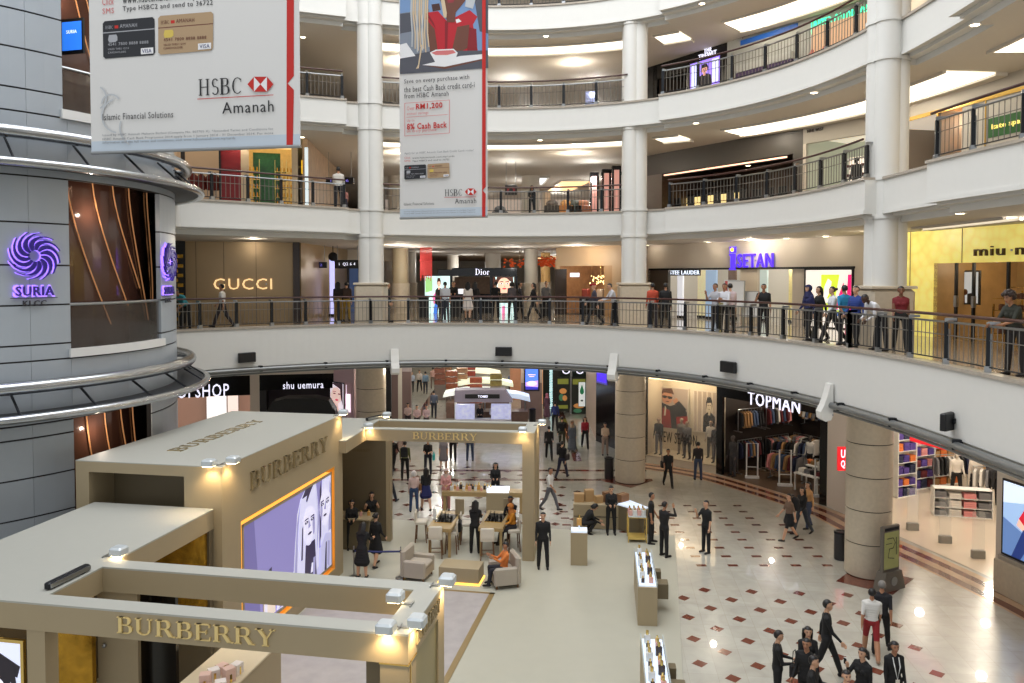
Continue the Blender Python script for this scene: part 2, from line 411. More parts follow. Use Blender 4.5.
m.add([(3.9, 34.9, .005), (5.05, 33.7, .005), (6.2, 34.9, .005), (5.05, 36.1, .005)], [(0, 1, 2, 3)], 1)
struct(m.build('floor', [FLOOR, RED, PINK]))
# ---------------------------------------------------------------- columns
def column_upper(px, Y, l0=1, l1=4, rz=0, pw=.56):
    x = (px - 512) / F_PX * Y * 1.0
    x = atY(px, 230, Y).x
    m = MB(); off = .19; r = .33
    zs = [6.9, LV[2] - 1.0, LV[2] + .05, LV[3] - .98, LV[3] + .05, LV[4] - .98, LV[4] + .05, 24]
    for i in range(4):
        a = rz + R(45 + 90 * i); prof_r = r
        m.cyl(off * math.cos(a) * 1.15, off * math.sin(a) * 1.15, 6.9 + 1.75, 24, prof_r, n=24)
    m.cyl(0, 0, 6.9, 24, .3)
    for z in zs[1:-1]:
        for i in range(4):
            a = rz + R(45 + 90 * i); m.cyl(off * math.cos(a) * 1.15, off * math.sin(a) * 1.15, z - .05, z + .05, r + .035, n=24)
    o = m.build('column', [PAINT], None, True); o.location = (x, Y, 0); struct(o)
    m = MB(); m.bbox(-pw - .04, pw + .04, -pw, pw, 7.05, 7.05 + 1.6, .08); m.bbox(-pw - .07, pw + .07, -pw - .03, pw + .03, 7.05 + 1.6, 7.05 + 1.68, .02)
    o2 = m.build('column_plinth', [STONE], o); return x
for px, Y, rz in ((371, 32.45, 0), (634, 32.4, 0), (885.5, 22.1, R(20))): column_upper(px, Y, rz=rz)
def column_ground(px, Y, r=.66):
    x = atY(px, 480, Y).x; m = MB(); z = 0
    while z < 5.2:
        h = min(1.0, 5.2 - z); m.cyl(0, 0, z + .03, z + h, r, n=36, mi=0); m.cyl(0, 0, z, z + .03, r - .02, n=36, mi=1); z += 1.0
    o = m.build('column', [STONE, mat('dark joint', (70, 62, 52), .6)], None, True); o.location = (x, Y, 0); struct(o)
column_ground(371.5, 35.6); column_ground(630, 34.9); column_ground(869, 24.0)
# ---------------------------------------------------------------- railings, one bay at a time
def railing(l, a, b, label, dense=.14):
    mid = ringp(l, (a + b) / 2, .12); z = LV[l] + .07
    t = thing('railing', label, 'railing', tuple(mid), 0, 'gallery railings')
    def seg(mb, d, zz, r, n=8): 
        mb.tube([tuple(ringp(l, th, d, zz) - mid) for th in thetas(l, a, b, 1.5)], r, n)
    m = MB(); seg(m, .02, z + 1.06, .034); m.build('handrail', WOOD, t, True)
    m = MB(); seg(m, .14, z + .9, .026, 6); m.build('top_rail', STEEL, t, True)
    m = MB(); seg(m, .14, z + .1, .016, 5); m.build('bottom_rail', DKSTEEL, t, True)
    L = R(b - a) * rad(l, (a + b) / 2); n = max(1, round(L / 1.38))
    for i in range(n + 1):
        th = a + (b - a) * i / n; p = ringp(l, th, .14, LV[l] + .07) - mid; m = MB()
        m.box(-.05, .05, -.035, .035, 0, .9, 0, tuple(p), R(th) + math.pi / 2); m.box(-.028, .028, -.2, .0, .93, .99, 1, tuple(p), R(th) - math.pi / 2 + math.pi)
        m.box(-.03, .03, -.06, -.035, .12, .75, 1, tuple(p), R(th) + math.pi / 2)
        m.box(-.07, .07, -.06, .06, 0, .12, 1, tuple(p), R(th) + math.pi / 2); m.box(-.03, .03, -.03, .03, .9, .98, 1, tuple(p), R(th) + math.pi / 2)
        m.build('post', [DKSTEEL, STEEL], t)
    for i in range(n):
        t0 = a + (b - a) * i / n; t1 = a + (b - a) * (i + 1) / n; m = MB(); k = max(3, int(R(t1 - t0) * rad(l, t0) / dense))
        for j in range(1, k):
            p = ringp(l, t0 + (t1 - t0) * j / k, .14, LV[l] + .07) - mid
            m.box(-.008, .008, -.008, .008, .1, .9 if j % 3 else .9, 0, tuple(p), R(t0))
        p0, p1 = ringp(l, t0, .14, z + .62) - mid, ringp(l, t1, .14, z + .62) - mid
        m.tube([tuple(p0), tuple(p1)], .011, 5); m.build('baluster_panel', [mat('grey metal balusters', (120, 116, 110), .4, .5)], t)
names = {1: 'first gallery', 2: 'second gallery', 3: 'third gallery', 4: 'fourth gallery'}
railing(1, 111, 148, 'railing of first gallery between the grey tower and the beige sand coloured shopfront column')
railing(1, 59, 111, 'railing of first gallery across the middle, in front of the black cosmetics kiosk')
railing(1, 0, 59, 'railing of first gallery in front of the department store with purple letters')
railing(1, -60, 0, 'railing of first gallery at right, before the glowing yellow shopfront')
railing(2, 116, 148, 'railing of second gallery at left under the large bank banner')
railing(2, 61, 110, 'railing of second gallery across the middle behind the narrow hanging banner')
railing(2, 5, 53.5, 'railing of second gallery before the dark grey restaurant front')
railing(2, -60, -12.5, 'railing of second gallery at far right before the green shop sign')
railing(3, 116, 148, 'railing of third gallery at left behind the edge of the large banner')
railing(3, 61, 110, 'railing of third gallery across the middle of the atrium')
railing(3, 5, 53.5, 'railing of third gallery before the shop with green lit letters')
railing(4, 61, 110, 'railing of fourth gallery across the top middle')
# ---------------------------------------------------------------- light coves and downlights in the walkway ceilings
COVE = em('warm cove light', (255, 246, 224), 2.4)
def cove(l, a, b, d0, d1, lab):
    z = LV[l] - 1.15; ts = [a + (b - a) * i / 24 for i in range(25)]; fr = (MB(), MB())
    mid = ringp(l, (a + b) / 2, d0, z); m = MB(); vs = []; fs = []
    def base(t): c, lo, hi = FIT[l]; return float(np.polyval(c, min(max(t, lo), hi)))
    def q(t, d, zz): r = base(t) + d; return (CX + r * math.cos(R(t)) - mid.x, CY + r * math.sin(R(t)) - mid.y, zz - mid.z)
    m2 = MB()
    for i in range(24):
        t0, t1 = ts[i], ts[i + 1]
        m.poly([q(t1, d0 + .12, z - .03), q(t1, d1 - .1, z - .03), q(t0, d1 - .1, z - .03), q(t0, d0 + .12, z - .03)])
        for m2, e0, e1, h in ((fr[0], d0, d0 + .1, .07), (fr[1], d1 - .12, d1 + .25, .10)):
            m2.add([q(t0, e0, z), q(t1, e0, z), q(t1, e1, z), q(t0, e1, z), q(t0, e0, z - h), q(t1, e0, z - h), q(t1, e1, z - h), q(t0, e1, z - h)], [(4, 7, 6, 5), (0, 4, 5, 1), (3, 2, 6, 7), (0, 3, 7, 4), (1, 5, 6, 2)])
    t = thing('cove_light', lab, 'ceiling light', tuple(mid), 0, 'long ceiling cove lights')
    m.build('diffuser', COVE, t); fr[0].build('inner_lip', SOFFIT, t); fr[1].build('outer_lip', SOFFIT, t)
def angle_of(px, py, z): p = at(px, py, z); return math.degrees(math.atan2(p.y - CY, p.x - CX)), math.hypot(p.x - CX, p.y - CY)
cove(3, 6, 47, 2.0, 3.7, 'curved cove light above second gallery right of the pillar beside the restaurant')
cove(3, -22, -2, 2.0, 3.7, 'curved cove light above second gallery at far right')
cove(3, 64, 108, 1.9, 3.3, 'curved cove light above second gallery in the middle bay')
cove(3, 54.5, 59, 2.0, 3.4, 'short cove light above second gallery just right of the centre pillar')
cove(4, 6, 47, 2.0, 3.7, 'curved cove light above third gallery over the right hand shops')
cove(4, 64, 108, 1.9, 3.3, 'curved cove light above third gallery in the middle bay')
cove(4, 54.5, 59, 2.0, 3.4, 'short cove light above third gallery right of the centre pillar')
cove(2, -6, 12, 2.4, 2.9, 'short cove light above first gallery behind the right pillar')
LAMP = em('lamp', (255, 232, 190), 12)
def downlight(p, lab, grp='recessed ceiling downlights'):
    t = thing('downlight', lab, 'ceiling light', tuple(p), 0, grp)
    m = MB(); m.lathe([(.10, -.012), (.13, -.02), (.14, 0)], 16); m.build('rim', WHITE, t, True)
    m = MB(); m.cyl(0, 0, -.018, -.008, .095, n=16); m.build('bulb', LAMP, t)
for l, px, py, wh in ((3, 696, 123, 'over second gallery right of the centre pillar'), (3, 814, 92.5, 'over second gallery left of the right pillar'), (4, 702, 3.5, 'over third gallery near the top of the picture'),
                  (3, 975, 24.5, 'over second gallery at the right edge'), (2, 960, 213, 'over first gallery near the yellow shopfront'), (3, 302, 137, 'over second gallery beside the large banner'), (4, 303, 37, 'over third gallery beside the large banner'),
                  (3, 540, 140, 'over second gallery in the middle'), (4, 546, 36, 'over third gallery in the middle')):
    downlight(at(px, py, LV[l] - 1.15), 'small round downlight ' + wh)
# bare point lights added under each walkway ceiling, standing in for its downlights
for l in (1, 2, 3, 4):
    z = LV[l] - 1.25 if l > 1 else 5.1
    for th, d, sx, sy, pw in ((20, 2.6, 7, 2.2, 60), (45, 3, 7, 2.2, 60), (75, 4.5, 7, 3, 90), (103, 4.5, 7, 3, 90), (130, 2.2, 8, 1.6, 60), (-8, 2.8, 6, 2.2, 60), (-30, 3, 6, 2, 50)):
        p = ringp(l, th, d, z - (.45 if th in (75, 103) else 0))
        point_light('gallery_fill', tuple(p), pw * (.8 if th == 130 else 1.1), WARM, .12)

for l in (1, 2, 3):      # unseen fill lights added to brighten the deep halls behind the middle bay
    for X, Y in ((-5, 40), (0, 40), (4, 40), (-5, 48), (1, 48), (5, 47), (-3, 55), (3, 55)):
        point_light('hall_fill', (X, Y, LV[l + 1] - 2.0), 70, (1, .97, .92), .12)
# ---------------------------------------------------------------- end walls and plain shop walls (structure)
CREAM = mat('cream wall', (206, 196, 178), .5, noise=.03)
DGREY = mat('dark grey cladding', (62, 60, 58), .4, noise=.05)
def slab(name, W, s0, s1, z0, z1, mt, t=.25, y0=0):
    m = MB(); m.frame((W.loc[0], W.loc[1], 0), W.rz); m.box(s0, s1, y0, y0 + t, z0, z1); return struct(m.build(name, [mt]))
m = MB(); m.box(-60, 60, 78, 78.3, 0, 27); struct(m.build('wall_far', [CREAM]))
# ---------------------------------------------------------------- the grey lift tower at the left
TC = Vector((-15.85, 22.0)); TR = 6.1
def cylpt(px, py, r=TR):
    d = ray(px, py); A = d.x ** 2 + d.y ** 2; B = -2 * (d.x * TC.x + d.y * TC.y); C_ = TC.x ** 2 + TC.y ** 2 - r * r
    disc = max(0, B * B - 4 * A * C_); t = (-B - math.sqrt(disc)) / (2 * A)
    return math.degrees(math.atan2(d.y * t - TC.y, d.x * t - TC.x)), CAMZ + d.z * t
PANEL = mat('blue grey metal panel', (172, 180, 188), .35, .15, noise=.04, scale=2)
SEAM = mat('dark panel joint', (42, 40, 40), .7)
BRONZE = mat('dark bronze glass', (84, 56, 46), .12, .1, coat=.3)
TROOT = thing('lift_tower', 'round tower clad in blue grey metal panels at the left', 'tower', (TC.x, TC.y, 0))
def shell(z0, z1, a0, a1, r, mi_, mb, th=.12, step=3):
    n = max(1, int((a1 - a0) / step))
    for i in range(n):
        p, q = a0 + (a1 - a0) * i / n, a0 + (a1 - a0) * (i + 1) / n
        def c(a, rr, z): return (rr * math.cos(R(a)), rr * math.sin(R(a)), z)
        mb.add([c(p, r, z0), c(q, r, z0), c(q, r, z1), c(p, r, z1), c(p, r - th, z0), c(q, r - th, z0), c(q, r - th, z1), c(p, r - th, z1)],
               [(0, 1, 2, 3), (5, 4, 7, 6), (0, 4, 5, 1), (3, 2, 6, 7), (0, 3, 7, 4), (1, 5, 6, 2)], mi_)
aL, zt = cylpt(68, 175); aR, _ = cylpt(160, 175); _, zb = cylpt(110, 354)
aL2, zu0 = cylpt(63, 118); aR2 = cylpt(150, 100)[0]
_, zl1 = cylpt(110, 412, 6.1)
SILL = LV[1] + .0
holes = [(zb, zt, aL, aR), (zu0, 18.5, aL2, aR2), (-.1, zl1, cylpt(74, 440)[0], cylpt(152, 415)[0])]
joints = sorted([cylpt(20, y)[1] for y in (10, 48, 88, 222, 265, 305.6, 346, 440, 480, 520)] + [zb, zt, zl1, zu0, 18.5, 20.5, 22.5, 24, cylpt(20, 175)[1]])
joints = [z for i, z in enumerate(joints) if i == 0 or z - joints[i - 1] > .12]
joints = [-.1] + [z for z in joints if z > .3]
m = MB()
verts_a = [-150, -128, cylpt(30, 300)[0], aL, aR, 2, 25, 50, 80]
for z0, z1 in zip(joints[:-1], joints[1:]):
    zm = (z0 + z1) / 2
    h = [q for q in holes if q[0] - .05 < zm < q[1] + .05]
    va = [-150, -128, cylpt(30, 300)[0]] + ([h[0][2], h[0][3]] if h else [aL, (aL + aR) / 2, aR]) + [2, 25, 50, 80]
    for a0, a1 in zip(va[:-1], va[1:]):
        am = (a0 + a1) / 2
        if h and h[0][2] < am < h[0][3]: continue
        shell(z0 + .02, z1 - .02, a0 + .03, a1 - .03, TR, 0, m)
m.build('cladding', [PANEL], TROOT, True)
m = MB()
for z0, z1 in zip(joints[:-1], joints[1:]):
    zm = (z0 + z1) / 2; h = [q for q in holes if q[0] - .05 < zm < q[1] + .05]
    if h: shell(z0, z1, -150, h[0][2], TR - .03, 0, m); shell(z0, z1, h[0][3], 80, TR - .03, 0, m)
    else: shell(z0, z1, -150, 80, TR - .03, 0, m)
m.build('backing', [SEAM], TROOT)
# lounge behind the openings: bronze curtain wall with curved gold light strips
m = MB(); shell(0, 24, -140, 70, TR - .7, 0, m, .1)
m.build('inner_glass_wall', [BRONZE], TROOT, True)
GSTRIP = em('amber light strip', (206, 146, 96), .3)
m = MB()
for zz0, zz1, pxs, yy in ((0.3, zl1, (86, 104, 120, 132), 440), (zb + .5, zt, (66, 92, 112, 128, 146), 200), (zu0, zu0 + 5, (64, 74, 84), 60)):
    for k, px in enumerate(pxs):
        a = cylpt(px, yy, TR - .68)[0]; m.tube([((TR - .66) * math.cos(R(a + 14 * t ** 1.5)), (TR - .66) * math.sin(R(a + 14 * t ** 1.5)), zz1 - (zz1 - zz0) * t * (.95 - .12 * (k % 3))) for t in [i / 10 for i in range(11)]], .018, 5)
m.build('light_strip', [GSTRIP], TROOT, True)
for z in (zb - .05, zt + .0, zu0 - .05): m = MB(); shell(z, z + .06, -140, 70, TR - .15, 0, m, .6); m.build('landing', [DGREY], TROOT)
for q in ((zb + .02, zb + .22, aL, aR), (zu0 - .02, zu0 + .2, aL2, aR2)): m = MB(); shell(q[0], q[1], q[2] - .5, q[3] + .5, TR + .07, 0, m, .2); m.build('white_sill', [WHITE], TROOT, True)
for (z, a0, a1) in ((zb + 1.28, aL, aR), (zu0 + 1.2, aL2, aR2)):
    m = MB(); m.tube([((TR - .08) * math.cos(R(a0 + (a1 - a0) * i / 14)), (TR - .08) * math.sin(R(a0 + (a1 - a0) * i / 14)), z) for i in range(15)], .04, 8); m.build('balustrade_rail', [STEEL], TROOT, True)
for q in ((zb + .2, zb + 1.25, aL, aR), (zu0 + .2, zu0 + 1.15, aL2, aR2)): m = MB(); shell(*q, TR - .06, 0, m, .012); m.build('glass_balustrade', [glass('smoked glass', (90, 84, 78), .35)], TROOT, True)
for px, z in ((110, zb + 3.5), (78, zu0 + 3), (110, zl1 - .5)):
    a = cylpt(px, 300)[0]; point_light('tower_lamp', (TC.x + (TR - .35) * math.cos(R(a)), TC.y + (TR - .35) * math.sin(R(a)), z), 22, (1, .8, .62), .025)
# steel tube hoops round the tower
BRIGHT = mat('polished steel tube', (182, 186, 190), .22, .95)
HD = mat('hoop soffit', (56, 58, 62), .5, .3)
def hoop(px, py, r, tr=.09):
    z = cylpt(px, py, r)[1]; m = MB()
    m.tube([(r * math.cos(R(a)), r * math.sin(R(a)), z) for a in range(-150, 81, 3)], tr, 12); return m, z
zz = {}
for key, px, py, r, tr in (('A', 90, 141.7, 6.45, .15), ('B', 87, 169, 6.85, .1), ('C', 116, 377, 6.5, .15), ('D', 116, 406, 6.95, .1)):
    m, z = hoop(px, py, r, tr); zz[key] = z; m.build('tube_hoop', [BRIGHT], TROOT, True)
for a, b, r0, r1 in (('A', 'B', 6.1, 6.85), ('C', 'D', 6.1, 6.95)):
    m = MB(); shell(zz[b] - .03, zz[b] + .03, -150, 80, r1 - .1, 0, m, r1 - r0 + .1); m.build('hoop_plate', [HD], TROOT, True)
    for ang in range(-140, 80, 14):
        m = MB(); c, s_ = math.cos(R(ang)), math.sin(R(ang))
        m.tube([(6.1 * c, 6.1 * s_, zz[a]), (6.45 * c, 6.45 * s_, zz[a])], .03, 6); m.tube([(6.15 * c, 6.15 * s_, zz[a] - .1), (r1 * c, r1 * s_, zz[b])], .03, 6)
        m.build('bracket', [DKSTEEL], TROOT)
# wall screen in the upper opening
ws = thing('wall_screen', 'small blue lit screen high in the tower opening at top left', 'screen', tuple(atY(72, 36, 19.5)), R(-15))
m = MB(); m.box(-.32, .32, 0, .06, -.42, .42); m.build('casing', [BLACK], ws); m = MB(); m.box(-.28, .28, -.012, -.002, -.34, .34); m.add(*flat_text('SURIA', .3, .08, .004), 1, (0, -.013, .1)); m.build('display', [em('blue screen', (40, 110, 215), 1.2), em('white print', (230, 240, 255), 1.2)], ws)
# swirl signs of the mall on the tower
VIOL = mat('dark violet acrylic', (40, 26, 104), .3, emit=.12, ecol=(60, 40, 200)); VGLOW = em('violet back light', (160, 120, 255), 1.7)
LETDK = mat('dark violet lettering', (52, 40, 110), .3, emit=.1, ecol=(80, 60, 200))
def swirl_sign(px, py, lab):
    a, z = cylpt(px, py, TR); c, s_ = math.cos(R(a)), math.sin(R(a))
    t = thing('mall_emblem', lab, 'sign', (TC.x + (TR + .01) * c, TC.y + (TR + .01) * s_, z), R(a) + math.pi / 2, 'violet swirl signs on the tower')
    def blades(k0, y0, y1, grow):
        m = MB()
        for k in range(12):
            base = 2 * math.pi * k / 12; pts = []; n = 9
            for i in range(n + 1):
                u = i / n; r = .13 + .42 * u; an = base - 1.35 * u * u * .9 - .1; wd = (.045 + .07 * math.sin(math.pi * min(1, u * 1.05))) * (1 if u < .97 else .6) * k0 + grow
                pts.append((r, an, wd))
            L = [(r * math.cos(an) - wd * math.sin(an) * -.5, r * math.sin(an) + wd * math.cos(an) * -.5) for r, an, wd in pts]
            Rr = [(r * math.cos(an) + wd * math.sin(an) * -.5, r * math.sin(an) - wd * math.cos(an) * -.5) for r, an, wd in pts]
            for i in range(n):
                q = [L[i], Rr[i], Rr[i + 1], L[i + 1]]
                ar = sum(q[j][0] * q[(j + 1) % 4][1] - q[(j + 1) % 4][0] * q[j][1] for j in range(4))
                m.vprism(q if ar > 0 else q[::-1], y0, y1)
        return m
    blades(1, -.14, -.08, 0).build('swirl', [VIOL], t); blades(1, -.03, -.01, .028).build('glow_backing', [VGLOW], t)
    m = MB(); m.add(*flat_text('SURIA', .82, .22, .05, .02), 0, (.0, -.05, -.8)); m.build('lettering', [LETDK], t)
    m = MB(); m.add(*flat_text('SURIA', .9, .28, .015, .05), 0, (.0, -.01, -.8)); m.build('letter_glow', [VGLOW], t)
    m = MB(); m.add(*flat_text('KLCC', .5, .13, .03, .01), 0, (0, -.02, -1.08)); m.box(-.5, .5, -.03, -.01, -.97, -.955); m.build('small_lettering', [mat('grey lettering', (60, 60, 66), .4)], t)
swirl_sign(33, 256, 'violet swirl emblem with letters on the near face of the grey tower')
swirl_sign(166, 262, 'violet swirl emblem seen edge on at the far side of the tower')

# ---------------------------------------------------------------- the beauty kiosk of taupe boards
BO = at(407.9, 634.7, 3.9); BRZ = -R(10.5)
def BW(u, v, z=0):
    c, s_ = math.cos(BRZ), math.sin(BRZ); return Vector((BO.x + u * c - v * s_, BO.y + u * s_ + v * c, z))
GOLDWALL = mat('gold mosaic wall', (196, 150, 52), .25, .8, noise=.6, scale=5, bump=.8)
AMBER = em('amber reveal light', (255, 190, 80), 1.1)
GREYTOP = mat('sky lightened board top', (172, 172, 164), .55, noise=.02)  # tops coloured lighter and greyer for the sky light falling on them
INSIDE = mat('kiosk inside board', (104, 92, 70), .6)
GOLDLET = mat('brushed gold letters', (240, 214, 148), .3, .35)
OL = mat('olive taupe board', (134, 124, 84), .35, noise=.05)
def kpart(name, mts, fn, root):
    m = MB(); fn(m); return m.build(name, mts, root)
# main box with the lit picture
A = BW(-5.9, 5.13); KA = thing('kiosk_box', 'tall taupe display kiosk box with a large lit picture of two blonde people', 'kiosk', (A.x, A.y, 0), BRZ, 'taupe beauty kiosk structures')
HA = 4.83; WA, DA = 3.6, 6.75
def f(m):
    # picture opening on the right face (plane x=0): from y=.55 to y=6.1, z= .75..4.0
    m.box(-.9, 0, 0, PY0, 0, HA - .25); m.box(-.9, 0, PY1, DA, 0, HA - .25); m.box(-.9, 0, PY0, PY1, 0, PZ0); m.box(-.9, 0, PY0, PY1, PZ1, HA - .25)
    m.box(-.9, -.35, PY0, PY1, PZ0, PZ1, 0)
    m.box(-WA, 0, 0, DA, HA - .25, HA - .02, 0); m.box(-WA, 0, 0, DA, HA - .02, HA, 1)
    m.box(-WA, -WA + .33, 0, .9, 0, HA - .25); m.box(-WA, -WA + .3, .9, DA, 0, HA - .25); m.box(-WA + .33, -.9, .85, 1.0, 0, HA - .25, 2)
    m.box(-WA + .3, -.9, DA - .2, DA, 0, HA - .25)
# picture rectangle measured on the face
WF = Wall((A.x, A.y), tuple(BW(-5.9, 5.13 + DA).xy))
# face seen from its right side: use plane geometry through two plan points
def faceP(px, py):
    n = Vector((math.cos(BRZ), math.sin(BRZ))); a = A.xy; d = ray(px, py); t = a.dot(n) / (d.x * n.x + d.y * n.y)
    h = Vector((d.x * t, d.y * t)); v = Vector((-math.sin(BRZ), math.cos(BRZ))); return (h - a).dot(v), CAMZ + d.z * t
y0_, z1a = faceP(240.5, 520); y1_, z1b = faceP(334.5, 467); _, z0a = faceP(335, 569)
PY0, PY1, PZ0, PZ1 = y0_, y1_, z0a, (z1a + z1b) / 2
print('KIOSK FACE', PY0, PY1, PZ0, z1a, z1b)
kpart('board_shell', [TAUPE, GREYTOP, TAUPED], f, KA)
GAP = .15
def f(m):
    e = .02; d = .33
    m.box(-d, 0, PY0, PY0 + e, PZ0, PZ1, 0); m.box(-d, 0, PY1 - e, PY1, PZ0, PZ1, 0); m.box(-d, 0, PY0, PY1, PZ1 - e, PZ1, 0); m.box(-d, 0, PY0, PY1, PZ0, PZ0 + e, 0)
kpart('gold_reveal', [mat('gold painted reveal', (226, 176, 84), .4, .2)], f, KA)
kpart('glowing_box_sides', [em('amber glow on box sides', (255, 190, 84), 1.15)], lambda m: m.box(-.33, -.05, PY0 + GAP, PY1 - GAP, PZ0 + GAP, PZ1 - GAP), KA)  # box sides made to glow in place of light inside the gap
kpart('picture_frame', [TAUPE], lambda m: (m.box(-.05, -.03, PY0 + GAP - .02, PY1 - GAP + .02, PZ0 + GAP - .02, PZ0 + GAP + .05), m.box(-.05, -.03, PY0 + GAP - .02, PY1 - GAP + .02, PZ1 - GAP - .05, PZ1 - GAP + .02), m.box(-.05, -.03, PY0 + GAP - .02, PY0 + GAP + .05, PZ0 + GAP, PZ1 - GAP), m.box(-.05, -.03, PY1 - GAP - .05, PY1 - GAP + .02, PZ0 + GAP, PZ1 - GAP), m.box(-.05, -.045, PY0 + GAP, PY1 - GAP, PZ0 + GAP, PZ1 - GAP)), KA)
# the picture itself, drawn in unit coordinates (a across from near to far, b up)
def art_surface(name, root, mapf, layers, pal):
    m = MB()
    for k, (mi, pts) in enumerate(layers):
        m.poly([mapf(a, b, k) for a, b in pts], mi)
    return m.build(name, pal, root)
def blob(cx, cy, rx, ry, n=20, a0=0, a1=360, tilt=0):
    c, s_ = math.cos(R(tilt)), math.sin(R(tilt)); out = []
    for i in range(n):
        t = R(a0 + (a1 - a0) * i / (n - 1 if a1 - a0 < 360 else n)); x, y = rx * math.cos(t), ry * math.sin(t)
        out.append((cx + x * c - y * s_, cy + x * s_ + y * c))
    return out
E_ = .75
PICPAL = [em('picture lavender', (128, 122, 176), E_), em('picture pale hair', (196, 196, 226), E_), em('picture skin', (214, 212, 236), E_), em('picture dark', (52, 46, 72), E_), em('picture coat', (176, 176, 212), E_),
          em('picture bottle', (216, 200, 186), E_), em('picture mid grey', (146, 144, 184), E_), em('picture deep lavender', (104, 98, 150), E_)]
def face(cx, cy, sx, sy, mi_skin=2, mi_dark=3, look=1, mi_mid=6):
    L = [(mi_skin, blob(cx, cy, .6 * sx, .85 * sy)), (mi_skin, blob(cx, cy - .4 * sy, .42 * sx, .6 * sy))]
    L += [(mi_mid, [(cx - .04 * sx * look, cy + .3 * sy), (cx + .16 * sx * look, cy - .15 * sy), (cx - .08 * sx * look, cy - .2 * sy)]), (mi_mid, blob(cx + .42 * sx * look, cy - .15 * sy, .12 * sx, .5 * sy, 14))]
    for q in (-1, 1):
        ex = cx + q * .27 * sx + .04 * sx * look
        L += [(mi_dark, blob(ex, cy + .14 * sy, .16 * sx, .07 * sy, 12)), (2, blob(ex, cy + .14 * sy, .05 * sx, .03 * sy, 8)), (mi_dark, [(ex - .18 * sx, cy + .25 * sy), (ex + .18 * sx, cy + .27 * sy), (ex + .14 * sx, cy + .34 * sy), (ex - .16 * sx, cy + .31 * sy)])]
    L += [(mi_dark, blob(cx + .05 * sx * look, cy - .45 * sy, .18 * sx, .06 * sy, 12))]
    return L
layers = [(0, [(0, 0), (1, 0), (1, 1), (0, 1)]), (7, [(0, 0), (.16, 0), (.1, 1), (0, 1)])]
layers += [(4, [(.36, 0), (.44, .2), (.56, .3), (.98, .28), (1, 0)]),
  (1, [(.50, .06), (.53, .5), (.56, .8), (.6, .93), (.66, 1), (.8, 1), (.84, .6), (.83, .1), (.7, 0)]), (6, [(.52, .2), (.555, .7), (.6, .9), (.57, .6), (.55, .15)]), (6, [(.8, .2), (.82, .7), (.79, .95), (.84, .6)]),
  (3, [(.64, .05), (.66, .42), (.78, .42), (.8, 0), (.66, 0)])]
layers += face(.705, .62, .14, .22)
layers += [(3, [(.62, .93), (.66, 1), (.76, 1), (.72, .94), (.68, .86)]), (1, [(.56, .5), (.6, .92), (.68, .93), (.63, .75), (.6, .3)]), (3, [(.6, .3), (.615, .62), (.63, .65), (.62, .3)])]
layers += [(1, [(.85, .3), (.86, .75), (.88, 1), (1, 1), (1, .35)]), (3, [(.84, .35), (.845, .9), (.865, 1), (.87, .9), (.86, .4)]), (6, [(.96, .4), (.985, .95), (1, .9), (1, .4)])] + face(.92, .7, .13, .22, look=-1)
layers += [(4, [(.84, 0), (.85, .3), (.92, .4), (1, .36), (1, 0)]), (3, [(.9, 0), (.92, .3), (.935, .3), (.93, 0)]), (6, [(.94, .05), (.95, .3), (.98, .28), (.97, 0)]), (3, [(.5, 0), (.55, .18), (.58, .14), (.56, 0)]), (2, [(.715, .1), (.73, .2), (.77, .18), (.76, .1)]), (6, [(.74, .03), (.75, .24), (.78, .24), (.77, 0)])]
layers += [(5, [(.17, .02), (.17, .3), (.2, .36), (.27, .38), (.3, .33), (.3, .02)]), (3, [(.205, .37), (.205, .45), (.265, .47), (.265, .38)]), (2, [(.19, .05), (.19, .28), (.215, .3), (.215, .05)]), (3, [(.17, .02), (.17, .3), (.178, .31), (.178, .02)]),
  (2, [(.31, .02), (.32, .16), (.36, .24), (.4, .12), (.44, 0)]), (6, [(.34, .02), (.36, .18), (.38, .02)])]
art_surface('lit_picture', KA, lambda a, b, k: (-.044 + .0004 * k, PY0 + .2 + (PY1 - PY0 - .4) * a, PZ0 + .2 + (PZ1 - PZ0 - .4) * b), layers, PICPAL)
def text_face(body, px0, py0, px1, py1, hei, root):   # serif letters on the right hand face
    ya, za = faceP(px0, py0); yb, zb_ = faceP(px1, py1); v, f_ = serif_text(body, yb - ya, hei, .05); m = MB()
    m.add(v, f_, 0, (0.0, (ya + yb) / 2, (za + zb_) / 2), math.pi / 2); m.build('lettering', [mat('taupe gold letters', (188, 172, 136), .25, .7)], root)
text_face('BURBERRY', 249.5, 479, 327, 445, .42, KA)
v, f_ = serif_text('BURBERRY', 4.2, .36, .02); m = MB(); m.add([(x, z, -y) for x, y, z in v], f_, 0, (0, 0, 0))
m2 = MB(); m2.add(m.v, m.f, 0, (-1.95, 3.3, HA), math.pi / 2); m2.build('roof_lettering', [mat('taupe gold letters', (188, 172, 136), .25, .7)], KA)
m = MB(); m.lathe([(.001, -.04), (.1, -.04), (.16, -.02), (.17, 0)], 20); q = MB(); q.add([(x, z, y) for x, y, z in m.v], m.f, 0, (-1.12, .84, 4.0)); q.build('speaker_cone', [DKSTEEL], KA)
